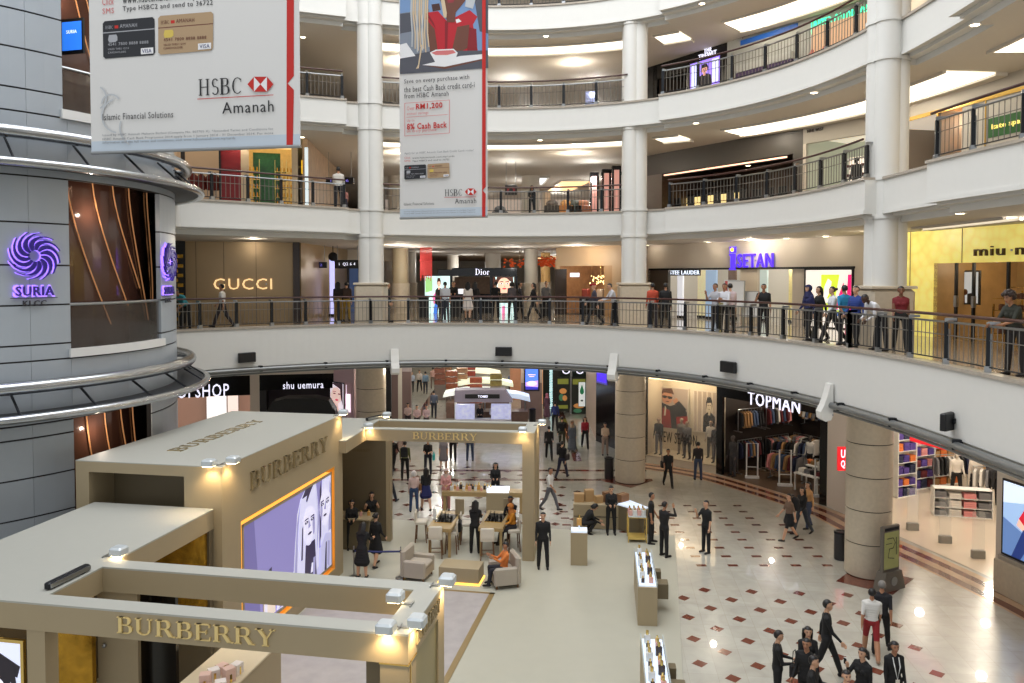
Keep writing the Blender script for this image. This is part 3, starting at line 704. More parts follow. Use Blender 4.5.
# low slab with the front frame
KB = thing('kiosk_stand', 'low flat taupe kiosk roof with an open rectangular front frame and gold lettering', 'kiosk', (BO.x, BO.y, 0), BRZ, 'taupe beauty kiosk structures')
ZT, ZB = 3.9, 3.46
def f(m):
    m.box(-12.5, -6.1, 0, .34, ZB, ZT - .03, 0); m.box(-6.1, 0, 0, .34, ZB, ZT - .03, 0); m.box(-6.1, 0, 1.58, 1.93, ZB, ZT - .03, 0); m.box(-.41, 0, .34, 1.58, ZB, ZT - .03, 0)
    m.box(-9.03, -6.1, .34, 5.13, ZB, ZT - .03, 0); m.box(-12.5, -9.03, 0, 2.2, ZB, ZT - .03, 0)
    m.box(-9.03, -6.1, .34, 5.13, ZT - .03, ZT, 1); m.box(-12.5, -6.1, 0, .34, ZT - .03, ZT, 1); m.box(-12.5, -9.03, .34, 2.2, ZT - .03, ZT, 1); m.box(-6.1, 0, 0, .34, ZT - .03, ZT, 1); m.box(-6.1, 0, 1.58, 1.93, ZT - .03, ZT, 1); m.box(-.41, 0, .34, 1.58, ZT - .03, ZT, 1)
kpart('roof_frame', [TAUPE, GREYTOP], f, KB)
kpart('corner_post', [TAUPE], lambda m: m.box(-.42, -.0, 0, .38, 0, ZB), KB)
kpart('corner_post', [TAUPE], lambda m: m.box(-.38, -.0, 1.58, 1.93, 0, ZB), KB)
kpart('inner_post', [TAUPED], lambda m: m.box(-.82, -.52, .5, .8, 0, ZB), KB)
kpart('side_panel', [OL], lambda m: m.box(-.2, -.03, .38, 1.58, 0, ZB), KB)
kpart('side_panel_edge', [mat('polished gold', (232, 200, 120), .15, 1.0)], lambda m: (m.box(-.0, .012, .1, .13, 0, ZB), m.box(-.43, .015, -.012, .39, ZB - .02, ZB + .0)), KB)
v, f_ = serif_text('BURBERRY', 2.62, .25, .03)
lx0 = -4.72
m = MB(); m.add(v, f_, 0, (lx0 + 1.4, 0, (ZT + ZB) / 2 + .0)); m.build('lettering', [GOLDLET], KB)
v, f_ = serif_text('BURBERRY', 1.25, .2, .03); m = MB(); m.add(v, f_, 0, (0, 1.0, (ZT + ZB) / 2), math.pi / 2); m.build('side_lettering', [mat('taupe gold letters', (188, 172, 136), .25, .7)], KB)
# inside under the slab
def BU(px, v):
    n = Vector((math.sin(BRZ), -math.cos(BRZ))); a = BW(0, v).xy; d = ray(px, 650); t = a.dot(n) / (d.x * n.x + d.y * n.y); return (Vector((d.x * t, d.y * t)) - a).dot(Vector((math.cos(BRZ), math.sin(BRZ))))
kpart('gold_wall', [GOLDWALL], lambda m: m.box(BU(45, 1.5), BU(92, 1.5), 1.5, 1.6, 1.5, ZB), KB)
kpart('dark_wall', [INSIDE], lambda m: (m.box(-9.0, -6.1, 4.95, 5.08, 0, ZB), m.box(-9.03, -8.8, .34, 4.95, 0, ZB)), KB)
kpart('gold_wall', [GOLDWALL], lambda m: m.box(-7.4, -6.15, 4.85, 4.94, 1.2, ZB), KB)
kpart('front_post', [TAUPE], lambda m: m.box(BU(27, .02), BU(45, .02), 0.02, .3, 0, ZB), KB)
kpart('back_panel', [TAUPE], lambda m: m.box(BU(98, 1.7), BU(138, 1.7), 1.7, 1.78, 0, ZB - .0), KB)
kpart('door_knob', [STEEL], lambda m: m.ell((BU(104, 1.66), 1.66, 2.45), .04, .04, .04), KB)
kpart('black_panel', [GLOSSBLACK], lambda m: m.box(BU(139, 1.9), BU(176, 1.9), 1.9, 1.98, 0, ZB - .0), KB)
KL = thing('strip_floodlight', 'long black strip floodlight lying on the low taupe roof', 'lamp', tuple(at(27 * 1.0 + 0, 999, ZT)) if False else tuple(at(68, 580, ZT)), BRZ + R(88))
m = MB(); m.bbox(-.46, .46, -.06, .06, .02, .12, .02); m.build('casing', [DKSTEEL], KL); m = MB(); m.box(-.44, .44, -.075, -.06, .03, .1); m.build('lens', [STEEL], KL); m = MB(); m.box(-.35, -.25, -.05, .05, 0, .02); m.box(.25, .35, -.05, .05, 0, .02); m.build('bracket', [BLACK], KL)
# far frame
KC = thing('kiosk_stand', 'farther taupe kiosk frame with gold lettering around the makeup stools', 'kiosk', tuple(BW(-.35, 13.85)), BRZ + R(3.5), 'taupe beauty kiosk structures')
ZT2, ZB2 = 4.1, 3.72
def f(m):
    m.box(-5.45, 0, 0, .3, ZB2, ZT2 - .03, 0); m.box(-5.45, 0, 1.5, 1.8, ZB2, ZT2 - .03, 0); m.box(-.38, 0, .3, 1.5, ZB2, ZT2 - .03, 0); m.box(-7.6, -5.45, -1.9, 1.8, ZB2, ZT2 - .03, 0)
    m.box(-5.45, 0, 0, .3, ZT2 - .03, ZT2, 1); m.box(-5.45, 0, 1.5, 1.8, ZT2 - .03, ZT2, 1); m.box(-.38, 0, .3, 1.5, ZT2 - .03, ZT2, 1); m.box(-7.6, -5.45, -1.9, 1.8, ZT2 - .03, ZT2, 1)
kpart('roof_frame', [TAUPE, GREYTOP], f, KC)
kpart('corner_post', [TAUPE], lambda m: m.box(-.38, 0, 0, .36, 0, ZB2), KC)
kpart('corner_post', [TAUPE], lambda m: m.box(-.38, 0, 1.45, 1.8, 0, ZB2), KC)
kpart('side_panel', [TAUPE], lambda m: m.box(-.15, -.02, .36, 1.45, 0, ZB2), KC)
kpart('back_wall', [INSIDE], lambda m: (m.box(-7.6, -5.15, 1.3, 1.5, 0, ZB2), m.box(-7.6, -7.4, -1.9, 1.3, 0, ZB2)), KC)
kpart('back_wall_end', [TAUPE], lambda m: m.box(-5.15, -5.0, 1.28, 1.55, 0, ZB2), KC)
v, f_ = serif_text('BURBERRY', 2.1, .22, .03); m = MB(); m.add(v, f_, 0, (-2.85, 0, (ZT2 + ZB2) / 2)); m.build('lettering', [GOLDLET], KC)
v, f_ = serif_text('BURBERRY', .62, .09, .01); m = MB(); m.add(v, f_, 0, (-6.0, 1.29, 3.1)); m.build('wall_lettering', [mat('taupe gold letters', (188, 172, 136), .25, .7)], KC)
# clip spotlights on the kiosk
HOT = em('spot bulb', (255, 225, 170), 25)
SPOTN = 0
def clip_spot(p, yaw, lab, power=46, tgt=None):
    t = thing('clip_spotlight', lab, 'lamp', tuple(p), yaw, 'silver spotlights clipped on the kiosk')
    m = MB(); m.bbox(-.13, .13, -.3, -.05, .06, .2, .03); m.build('head', [mat('silver lamp head', (205, 212, 216), .35, .3)], t)
    m = MB(); m.box(-.03, .03, -.12, .1, 0, .025); m.box(-.015, .015, -.1, -.07, .02, .1); m.box(-.1, .1, .08, .1, 0, .03); m.build('arm', [STEEL], t)
    m = MB(); m.box(-.1, .1, -.27, -.08, .045, .06); m.build('bulb', [HOT], t)
    spot_light('spot', (0, -.2, .03), (0, -.1 - .12, -2), power, (1, .74, .42), 125, t)
for u, v, z, yaw, lab in ((-7.72, 0.06, ZT, 0, 'spotlight on the front edge of the low roof at far left'), (-6.3, 2.05, ZT, R(90), 'spotlight on the low roof where its rear beam starts'),
        (-.3, .1, ZT, 0, 'left spotlight of the pair on the front right corner'), (-.1, .2, ZT, R(90), 'right spotlight of the pair on the front right corner'),
        (-.35, 1.0, ZT, R(-90), 'spotlight on the inner edge of the right beam'), (-.08, 1.8, ZT, R(90), 'spotlight on the back right corner of the front frame'),
        (-6.1, 5.15, HA, 0, 'left spotlight of the pair on the near corner of the tall box'), (-5.92, 5.35, HA, R(90), 'right spotlight of the pair on the near corner of the tall box'),
        (-5.92, 11.6, HA, R(90), 'spotlight on the far corner of the tall box')):
    clip_spot(BW(u, v, z), BRZ + yaw, 'silver clip ' + lab)
for x, y, yaw, lab in ((-5.45, 0.03, R(45), 'at the left end of the far frame'), (-.35, .03, 0, 'on the right front corner of the far frame'), (-5.3, 1.78, R(180), 'on the back left of the far frame'), (-.03, 1.2, R(90), 'on the right beam of the far frame')):
    c = Matrix.Rotation(BRZ + R(3.5), 4, 'Z') @ Vector((x, y, ZT2)) + KC.location * 1.0; clip_spot((c.x, c.y, ZT2), BRZ + R(3.5) + yaw, 'silver clip spotlight ' + lab, 26)
t = thing('strip_floodlight', 'short black strip floodlight on the far frame near its left end', 'lamp', tuple(at(374, 419.5, ZT2)), R(60))
m = MB(); m.bbox(-.4, .4, -.05, .05, .02, .12, .02); m.build('casing', [DKSTEEL], t); m = MB(); m.box(-.36, .36, -.06, -.05, .03, .1); m.build('lens', [STEEL], t)
# kiosk carpet
m = MB(); m.frame((BO.x, BO.y, 0), BRZ)
CARPET = mat('pale grey green kiosk floor', (178, 176, 161), .5, noise=.05, scale=2)
m.box(-10, 4.05, -6, 17.2, 0, .02, 0); m.box(-5.85, -1.2, -3, 11.05, .02, .03, 1); m.box(-1.2, -1.05, -3, 11.15, .02, .034, 2); m.box(-5.85, -1.05, 11.05, 11.15, .02, .034, 2)
struct(m.build('floor_kiosk', [CARPET, mat('grey marbled carpet', (168, 162, 160), .8, noise=.18, scale=3), mat('gold brown edging', (140, 118, 76), .4)]))
# ---------------------------------------------------------------- shopfronts
def WB(W, s0, s1, z0, z1, mt, name='wall_shopfront', off=0, t=.15):
    m = MB(); m.frame((W.loc[0], W.loc[1], 0), W.rz); m.box(s0, s1, -off - (t if off else 0), t if not off else -off, z0, z1)
    return struct(m.build(name, [mt]))
def WP(W, x0, x1, z0, z1, mt, name='wall_shopfront', off=0, t=.15, y=300):
    return WB(W, W.P(x0, y)[0], W.P(x1, y)[0], z0, z1, mt, name, off, t)
def WR(W, x0, y0, x1, y1, mt, name='wall_shopfront', off=0, t=.15):    # from a photo rectangle
    xm, ym = (x0 + x1) / 2, (y0 + y1) / 2
    return WB(W, W.P(x0, ym)[0], W.P(x1, ym)[0], W.P(xm, y1)[1], W.P(xm, y0)[1], mt, name, off, t)
def place(W, s, z, off=.02):
    n = Vector((W.u.y, -W.u.x)); p = W.a + W.u * s + n * off; return (p.x, p.y, z)
def sign(W, body, x0, y0, x1, y1, ml, label, back=None, serif=False, depth=.03, off=.02, mb=None, pad=.12, bold=0, name='shop_sign', group=None):
    xm, ym = (x0 + x1) / 2, (y0 + y1) / 2
    s0 = W.P(x0, ym)[0]; s1 = W.P(x1, ym)[0]; z1 = W.P(xm, y0)[1]; z0 = W.P(xm, y1)[1]
    t = thing(name, label, 'sign', place(W, (s0 + s1) / 2, (z0 + z1) / 2, off), W.rz, group)
    v, f = (serif_text if serif else flat_text)(body, s1 - s0, z1 - z0, depth) if serif else flat_text(body, s1 - s0, z1 - z0, depth, bold)
    m = MB(); m.add(v, f, 0, (0, 0 if serif else -.0, 0)); m.build('lettering', [ml], t)
    m = MB(); p = pad if back else .0
    m.box(-(s1 - s0) / 2 - p, (s1 - s0) / 2 + p, 0, .02, -(z1 - z0) / 2 - p, (z1 - z0) / 2 + p) if back else [m.box(-(s1 - s0) / 2 * k - .03, -(s1 - s0) / 2 * k + .03, 0, .02, -.03, .03) for k in (-.8, 0, .8)]
    m.build('backing_board' if back else 'fixing', [back or STEEL], t); return t
LETW = em('white lit letters', (236, 236, 255), 1.15)
LETV = em('violet lit letters', (84, 50, 240), .9)
LETG = em('green lit letters', (60, 240, 180), 1.6)
LETWARM = em('warm lit letters', (255, 226, 170), 1.6)
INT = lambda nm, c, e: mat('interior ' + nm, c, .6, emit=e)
def room(x0, y0, x1, y1, z0, z1, wallm, floorm, ceilm, names=('wall_interior', 'floor_interior', 'ceiling_interior'), rz=0, loc=(0, 0), sides='blr'):
    m = MB(); m.frame((loc[0], loc[1], 0), rz)
    if 'b' in sides: m.box(x0, x1, y1, y1 + .1, z0, z1)
    if 'l' in sides: m.box(x0 - .1, x0, y0, y1, z0, z1)
    if 'r' in sides: m.box(x1, x1 + .1, y0, y1, z0, z1)
    struct(m.build(names[0], [wallm]))
    m = MB(); m.frame((loc[0], loc[1], 0), rz); m.box(x0, x1, y0, y1, z0 + .0, z0 + .012); struct(m.build(names[1], [floorm]))
    m = MB(); m.frame((loc[0], loc[1], 0), rz); m.box(x0, x1, y0, y1, z1 - .02, z1); struct(m.build(names[2], [ceilm]))
def wroom(W, s0, s1, z0, z1, depth, wallm, floorm, ceilm, sides='blr'): room(s0, .02, s1, depth, z0, z1, wallm, floorm, ceilm, rz=W.rz, loc=W.loc[:2], sides=sides)
def inroom(W, s, d, z): 
    n = Vector((-W.u.y, W.u.x)); p = W.a + W.u * s + n * d; return (p.x, p.y, z)
def poster(W, x0, y0, x1, y1, label, layers, pal, frame=BLACK, off=.03, name='poster', cat='poster', fr=.05, z=None):
    xm, ym = (x0 + x1) / 2, (y0 + y1) / 2; s0 = W.P(x0, ym)[0]; s1 = W.P(x1, ym)[0]; zb_, zt_ = (W.P(xm, y1)[1], W.P(xm, y0)[1]) if z is None else z
    t = thing(name, label, cat, place(W, (s0 + s1) / 2, zb_, off), W.rz)
    wd, ht = (s1 - s0) / 2, zt_ - zb_; m = MB(); m.box(-wd - fr, wd + fr, 0, .06, -fr, ht + fr); m.build('frame', [frame], t)
    m = MB()
    for k, (mi, pts) in enumerate(layers):
        ar = sum(pts[j][0] * pts[(j + 1) % len(pts)][1] - pts[(j + 1) % len(pts)][0] * pts[j][1] for j in range(len(pts)))
        if ar < 0: pts = pts[::-1]
        m.poly([(-wd + 2 * wd * a, -.005 - .0012 * k, ht * b) for a, b in pts], mi)
    m.build('picture', pal, t); return t
SQ = [(0, 0), (1, 0), (1, 1), (0, 1)]
def person_pic(cx, base, s, coat, skin, hair, dark, aspect=1.0):   # half length figure for a poster, unit coordinates
    a = aspect
    L = [(coat, [(cx - .3 * s * a, base), (cx + .3 * s * a, base), (cx + .27 * s * a, base + .42 * s), (cx + .1 * s * a, base + .52 * s), (cx - .1 * s * a, base + .52 * s), (cx - .27 * s * a, base + .42 * s)]),
         (hair, blob(cx, base + .74 * s, .15 * s * a, .19 * s)), (skin, [(cx - .05 * s * a, base + .45 * s), (cx + .05 * s * a, base + .45 * s), (cx + .05 * s * a, base + .6 * s), (cx - .05 * s * a, base + .6 * s)]), (skin, blob(cx, base + .69 * s, .115 * s * a, .155 * s))]
    for q in (-1, 1): L.append((dark, blob(cx + q * .045 * s * a, base + .71 * s, .026 * s * a, .014 * s, 10)))
    L += [(dark, blob(cx, base + .61 * s, .035 * s * a, .01 * s, 10)), (hair, [(cx - .13 * s * a, base + .76 * s), (cx + .13 * s * a, base + .79 * s), (cx + .1 * s * a, base + .92 * s), (cx - .1 * s * a, base + .92 * s)])]
    return L
Z0, Z1, Z2, Z3 = 0, LV[1], LV[2], LV[3]
C1, C2, C3, C4 = 5.35, LV[2] - 1.15, LV[3] - 1.15, LV[4] - 1.15
# ===== ground level, left
WT = Wall((-16.5, 35.2), (-11.6, 36.6)); WU = Wall((-11.6, 36.6), (-8.35, 37.3)); WV = Wall((-8.35, 37.3), (-7.2, 36.3))
sT = WT.P(250, 390)[0]
WB(WT, 0, sT, 4.45, C1, CREAM); WB(WT, 0, sT, 3.55, 4.45, GLOSSBLACK); WB(WT, sT, WT.L, 0, C1, CREAM)
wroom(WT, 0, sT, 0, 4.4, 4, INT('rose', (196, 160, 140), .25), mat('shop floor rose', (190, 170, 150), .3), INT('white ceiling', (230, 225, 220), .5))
sign(WT, 'TOPSHOP', 168, 384.5, 229, 397.5, LETW, 'white lit TOPSHOP sign on black shopfront at left')
WB(WU, 0, WU.L, 4.45, C1, CREAM); WB(WU, 0, WU.L, 3.75, 4.45, GLOSSBLACK); WB(WU, 0, .3, 0, 3.75, BLACK)
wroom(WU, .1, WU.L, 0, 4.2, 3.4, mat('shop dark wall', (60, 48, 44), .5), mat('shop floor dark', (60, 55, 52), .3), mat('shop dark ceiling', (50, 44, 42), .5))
sign(WU, 'shu uemura', 283, 381.5, 323.5, 388.5, LETW, 'white lit cosmetics sign over the dark counter shop at left')
WB(WV, 0, WV.L, 0, C1, mat('rose lit wall', (198, 170, 172), .5))
WVp = [em('poster lilac', (205, 190, 215), .8), em('poster skin', (226, 190, 180), .8), em('poster dark', (50, 30, 36), .8), em('poster lips', (190, 70, 90), .8), em('poster white', (235, 225, 235), .8)]
poster(WV, 331, 383, 344, 411, 'lit portrait of a dark haired woman beside the cosmetics shop', [(4, SQ), (1, blob(.45, .55, .42, .3)), (2, [(.1, .98), (.3, 1), (.95, 1), (.95, .2), (.8, .5), (.75, .8)]), (2, blob(.32, .62, .1, .022)), (2, blob(.68, .62, .1, .022)), (2, [(.2, .68), (.45, .69), (.45, .71), (.2, .7)]), (3, blob(.5, .4, .12, .035)), (1, [(.3, .3), (.6, .3), (.7, 0), (.2, 0)])], WVp)
sign(WV, 'shu uemura', 346.5, 385, 351, 412, em('pink lettering', (240, 220, 235), 1.0), 'tall narrow pink lettering panel beside the cosmetics portrait', mat('rose board', (200, 165, 170), .5))
t = thing('counter_hood', 'rounded black hood over the cosmetics counter behind the taupe kiosk', 'counter', tuple(at(303, 411, 2.75)), R(8))
HOODY = at(303, 404, 3.0)
t.location = (atY(302, 404, 33.5).x, 33.5, 0)
m = MB(); zb0 = atY(302, 411, 33.5).z - .25; pts = [(-1.45, zb0), (1.45, zb0), (1.4, zb0 + .3), (1.15, zb0 + .72), (.6, zb0 + .86), (-.6, zb0 + .86), (-1.15, zb0 + .72), (-1.4, zb0 + .3)]
m.vprism(pts, -.5, .5); m.build('hood', [BLACK], t)
m = MB(); m.box(-1.4, -1.25, -.4, .4, 0, zb0); m.box(1.25, 1.4, -.4, .4, 0, zb0); m.build('upright', [BLACK], t); m = MB(); m.bbox(-1.4, 1.4, -.5, .5, 0, 1.0); m.build('counter', [GLOSSBLACK], t)
m = MB(); m.box(-1.2, 1.2, .3, .36, 1.2, zb0 - .2); m.build('lit_panel', [em('pale lit panel', (240, 225, 235), .9)], t)
# racks glimpsed in the left hand shop
for k, (px, c) in enumerate(((205, (240, 230, 225)), (215, (245, 240, 235)), (228, (225, 205, 195)))):
    p = inroom(WT, WT.P(px, 405)[0], 3.6, 0); t = thing('light_panel', 'tall pale lit panel inside the left shop, %s of three' % ('leftmost', 'middle', 'rightmost')[k], 'light panel', p, WT.rz)
    m = MB(); m.box(-.25, .25, 0, .06, 1.0, 3.4); m.build('panel', [em('pale panel %d' % k, c, 1.2)], t); m = MB(); m.box(-.28, .28, .06, .1, .0, 3.45); m.build('frame', [BLACK], t)
# ===== ground level, the long hall
for Y in (41, 48, 55, 62, 70):
    for X in (-4.2, 1.0): point_light('hall_fill', (X, Y, 4.7), 230 if X < 0 else 150, (1, .97, .92), .12)  # fill lights without fittings, added to brighten the long hall
BEIGE = mat('beige stone wall', (182, 160, 142), .4, noise=.05)
TAUPEW = mat('mauve brown wall', (122, 100, 94), .4, noise=.05)
WH = Wall((-8.0, 50), (-6.35, 50))
WB(WH, 0, WH.L, 3.0, C1, mat('pale mauve wall', (176, 160, 156), .5), t=.4); WB(WH, 0, WH.L, 0, 3.0, TAUPEW, t=.4)
WK = Wall((-7.7, 49), (-7.2, 49)); slab('wall_black_pier', Wall((atY(385, 380, 44).x, 44), (atY(391, 380, 44).x, 44)), 0, .33, 0, C1, BLACK)
slab('wall_hall_left', Wall((-6.9, 50), (-11.5, 76)), 0, 26.4, 0, C1, CREAM)
pier = Wall((atY(521, 380, 50).x, 50), (atY(542, 380, 50).x, 50))
slab('wall_hall_pier', pier, 0, pier.L, 2.3, C1, BEIGE, 1.0); slab('wall_hall_pier', pier, 0, pier.L, 0, 2.3, TAUPEW, 1.0)
scr = [em('screen sky', (70, 110, 225), 1.3), em('screen glow', (170, 140, 235), 1.3), em('screen pale', (225, 190, 235), 1.3), em('screen deep', (44, 38, 150), 1.3)]
poster(pier, 525.5, 369, 538, 389.5, 'black framed upright screen glowing blue and violet on the hall pier', [(0, SQ), (1, [(0, 0), (1, 0), (1, .45), (0, .35)]), (3, [(0, 0), (1, 0), (1, .12), (0, .16)]), (2, blob(.5, .3, .4, .12)), (2, [(.2, .7), (.8, .7), (.8, .74), (.2, .74)]), (2, [(.3, .62), (.7, .62), (.7, .65), (.3, .65)])], scr, fr=.1, name='display_screen', cat='screen')
WG = Wall((3.55, 52), (5.0, 52)); WGd = Wall((3.6, 51.5), (4.15, 43.8))
slab('wall_teal_shop', Wall((2.1, 54), (5.6, 54)), 0, 3.5, 0, C1, mat('dark green shop wall', (40, 52, 40), .4))
GS = Wall((atY(553, 400, 52).x, 52), (atY(586, 400, 52).x, 52))
WB(GS, 0, .45, 0, 4.3, mat('dark olive pier', (40, 38, 30), .4)); WB(GS, 0, GS.L, 4.0, C1, mat('green shop fascia', (24, 70, 52), .4))
m = MB()
sign(GS, 'O O', 562, 366.5, 584, 374, LETW, 'round white lit sign above the green shop in the long hall')
WB(GS, GS.L * .52, GS.L * .58, 0, 4.0, STEEL)
gp = [em('display olive', (120, 124, 48), .5), em('display warm', (190, 130, 70), .5), em('display dark', (26, 30, 24), .3), em('display green', (60, 110, 80), .5)]
poster(GS, 557, 377, 569, 412, 'left glowing display window of the green shop', [(2, SQ), (0, [(.05, .8), (.95, .8), (.95, .95), (.05, .95)]), (1, blob(.5, .6, .3, .08)), (3, blob(.35, .42, .2, .1)), (1, blob(.65, .4, .2, .08)), (0, [(.1, .1), (.9, .1), (.9, .2), (.1, .2)])], gp, fr=.02, name='display_window', cat='window display')
poster(GS, 572, 377, 586, 418, 'right glowing display window of the green shop', [(2, SQ), (0, [(.05, .82), (.95, .82), (.95, .95), (.05, .95)]), (1, blob(.5, .3, .4, .06)), (3, blob(.4, .18, .3, .05))], gp, fr=.02, name='display_window', cat='window display')
poster(GS, 578.5, 382, 585, 406, 'white banner with a green drop on the green shop front', [(0, SQ), (1, blob(.5, .62, .32, .13)), (1, [(.22, .68), (.78, .68), (.5, .92)]), (2, [(.3, .2), (.7, .2), (.7, .28), (.3, .28)])], [em('banner white', (220, 224, 220), .6), em('drop green', (30, 110, 70), .5), em('banner print', (90, 90, 90), .3)], off=.12, fr=.02)
slab('wall_hall_right', Wall((atY(586, 400, 51).x, 51), (atY(596, 400, 43.6).x, 43.6)), 0, 7.5, 0, C1, BEIGE, .3)
WD = Wall((atY(596, 400, 43.4).x, 43.4), (6.4, 38.7))
slab('wall_black_shop', WD, 0, WD.L, 0, C1, GLOSSBLACK, .3)
sign(WD, 'TOPMAN', 597.5, 373, 606.5, 382, LETV, 'small violet lit TOPMAN sign on the black side wall of the long hall', em('violet sign board', (70, 60, 170), .5), pad=.1)
g = thing('shelf_rail', 'white open metal display rail beside the left ground column', 'rail', tuple(at(614, 446, 0)), R(-60)); m = MB()
m.tube([(-.5, 0, 0), (-.5, 0, 1.45), (.5, 0, 1.45), (.5, 0, 0)], .03, 6); m.build('frame', [WHITE], g); m = MB(); m.tube([(-.5, 0, .75), (.5, 0, .75)], .025, 6); m.build('crossbar', [WHITE], g)
# small shops further along: lit cream panels at both sides of the hall
for k, (x0, y0_, x1, y1_, Y, c, e, nm) in enumerate(((541, 369, 548, 405, 56, (200, 150, 110), .5, 'orange brown'), (549.5, 366, 552.5, 392, 54, (200, 235, 235), 1.4, 'pale cyan'), (510, 368, 521, 410, 58, (160, 110, 80), .4, 'warm brown'))):
    Wq = Wall((atY(x0, 380, Y).x, Y), (atY(x1, 380, Y).x, Y)); zt_ = atY(x0, y0_, Y).z
    slab('wall_lit_shop', Wq, 0, Wq.L, 0, min(5.2, zt_), mat('lit shop ' + nm, c, .5, emit=e, noise=.4, scale=2), .1)
# jewellery kiosk in the hall with its sloping fascia
K = atY(482, 400, 45.0); t = thing('jewellery_kiosk', 'mauve jewellery kiosk with black sign and bright glass showcases in the hall', 'kiosk', (K.x, 45.0, 0), 0)
m = MB(); zc = atY(482, 390, 45).z; zd = atY(482, 402, 45).z
m.vprism([(-1.55, zd), (1.75, zd), (1.3, zc), (-1.55, zc)], -.1, 1.0); m.build('fascia', [mat('mauve board', (150, 142, 158), .5)], t)
m = MB(); m.box(-.95, 1.0, -.16, -.11, zd + .22, zd + .46); m.build('sign_board', [BLACK], t); m = MB(); m.add(*flat_text('TOMEI', .55, .14, .02, .02), 0, (.05, -.17, zd + .34)); m.build('lettering', [LETW], t)
for x in (-1.5, 1.6): m = MB(); m.bbox(x - .06, x + .06, 0, .12, 0, zd); m.build('post', [WHITE], t)
m = MB(); m.bbox(-1.5, -.4, -.3, .3, 0, .95); m.bbox(.5, 1.65, -.3, .3, 0, .95); m.bbox(-.4, .5, -.2, .2, 0, .95); m.build('counter', [mat('pale counter', (190, 188, 200), .3)], t)
for q in ((-1.48, -.42), (.52, 1.63)): m = MB(); m.box(*q, -.28, .28, .95, 1.75); m.build('glass_showcase', [mat('bright showcase', (180, 184, 225), .2, emit=.55, noise=.6, scale=5)], t)
for k, (px, py, wd, c) in enumerate(((475, 368, 1.9, (236, 232, 205)), (484, 378, 2.0, (232, 236, 205)), (478, 388, 2.2, (228, 232, 224)), (505, 392, 1.5, (190, 205, 225)))):
    Y = 58 - 3.5 * k; p = atY(px, py + 4, Y)
    t = thing('stall_canopy', 'white curved canopy of a hall stall, %s' % ('farthest and highest', 'second from the back', 'third from the back', 'low bluish one beside the mauve kiosk')[k], 'canopy', (p.x, Y, 0), 0, 'white stall canopies in the hall')
    m = MB(); n = 9; L = [(-wd + 2 * wd * i / n, p.z - .5 * abs((2 * i / n - 1)) ** 2 * .5) for i in range(n + 1)]
    m.vprism([(x, z) for x, z in L] + [(x * .96, z + .28) for x, z in L[::-1]], -.7, .7); m.build('canopy', [em('canopy white %d' % k, c, .75)], t)
    for x in (-wd * .8, wd * .8): m = MB(); m.tube([(x, 0, 0), (x, 0, p.z - .1)], .05, 6); m.build('post', [STEEL], t)
    m = MB(); m.bbox(-wd * .9, wd * .9, -.6, .6, 0, 1.0); m.build('counter', [mat('stall counter brown', (120, 92, 78), .5, noise=.3)], t)
for k, (px, py, c) in enumerate(((476, 372, (190, 90, 50)), (496, 372, (150, 130, 60)), (452, 384, (185, 100, 60)), (462, 390, (200, 150, 110)), (470, 383, (170, 60, 40)), (440, 374, (150, 90, 70)), (447, 371, (180, 130, 90)))):
    Y = 49.5 + k * 1.7; p = atY(px, py, Y); t = thing('stall_display', 'coloured goods display of a hall stall, number %s from the left' % ('fifth', 'last', 'third', 'fourth', 'sixth', 'first', 'second')[k], 'display', (p.x, Y, 0), 0, 'goods displays in the hall')
    m = MB(); m.bbox(-.4, .4, -.3, .3, 0, 1.1, .02); m.build('stand', [mat('grey stand', (120, 110, 104), .5)], t)
    m = MB()
    for j in range(4): m.bbox(-.38, .38, -.25, .25, 1.12 + j * .42, 1.45 + j * .42, .03)
    m.build('goods', [mat('goods %d' % k, tuple(int(v * .8) for v in c), .5, noise=.5, scale=7)], t)
# ===== ground level, right: NEW SEASON window
WN = Wall((6.4, 38.5), (9.3, 36.2)); WM = Wall((9.3, 36.2), (12.3, 31.0)); WQ = Wall((12.3, 31.0), (13.0, 28.3)); WZ = Wall((13.0, 28.3), (14.3, 23.4)); WX = Wall((14.3, 23.4), (14.75, 20.6))
WB(WN, -.0, WN.L, 4.55, C1, CREAM); s1 = WN.P(720, 400)[0]; WB(WN, s1, WN.L, 0, 4.55, BLACK); WB(WN, -.1, .12, 0, 4.55, BLACK)
WB(WN, 0, s1, 0, .35, CREAM)
m = MB(); m.frame((WN.loc[0], WN.loc[1], 0), WN.rz); m.box(.05, s1, 1.7, 1.8, .3, 4.6); m.box(.0, .1, 0, 1.7, .3, 4.6); m.box(s1, s1 + .1, 0, 1.7, .3, 4.6); m.box(0, s1, 0, 1.7, .3, .36); struct(m.build('window_display_box', [mat('cream display box', (210, 198, 176), .6)]))
m = MB(); m.frame((WN.loc[0], WN.loc[1], 0), WN.rz); m.box(.1, s1 - .05, .25, 1.55, 4.02, 4.4); struct(m.build('ceiling_lightbox', [em('window light', (255, 228, 184), 2.0)])); point_light('window_fill', inroom(WN, 1.7, .6, 3.9), 45, (1, .86, .66), .1)  # point light added to brighten the window beyond its lightbox
pp = [em('poster warm grey', (150, 134, 118), .35), mat('poster charcoal', (28, 26, 28), .5), mat('poster flesh', (196, 140, 108), .5), mat('poster red', (150, 34, 28), .5), mat('poster brown', (84, 50, 34), .5), mat('poster cream', (210, 196, 170), .5)]
WN2 = Wall(inroom(WN, 0, 1.62, 0)[:2], inroom(WN, WN.L, 1.62, 0)[:2])
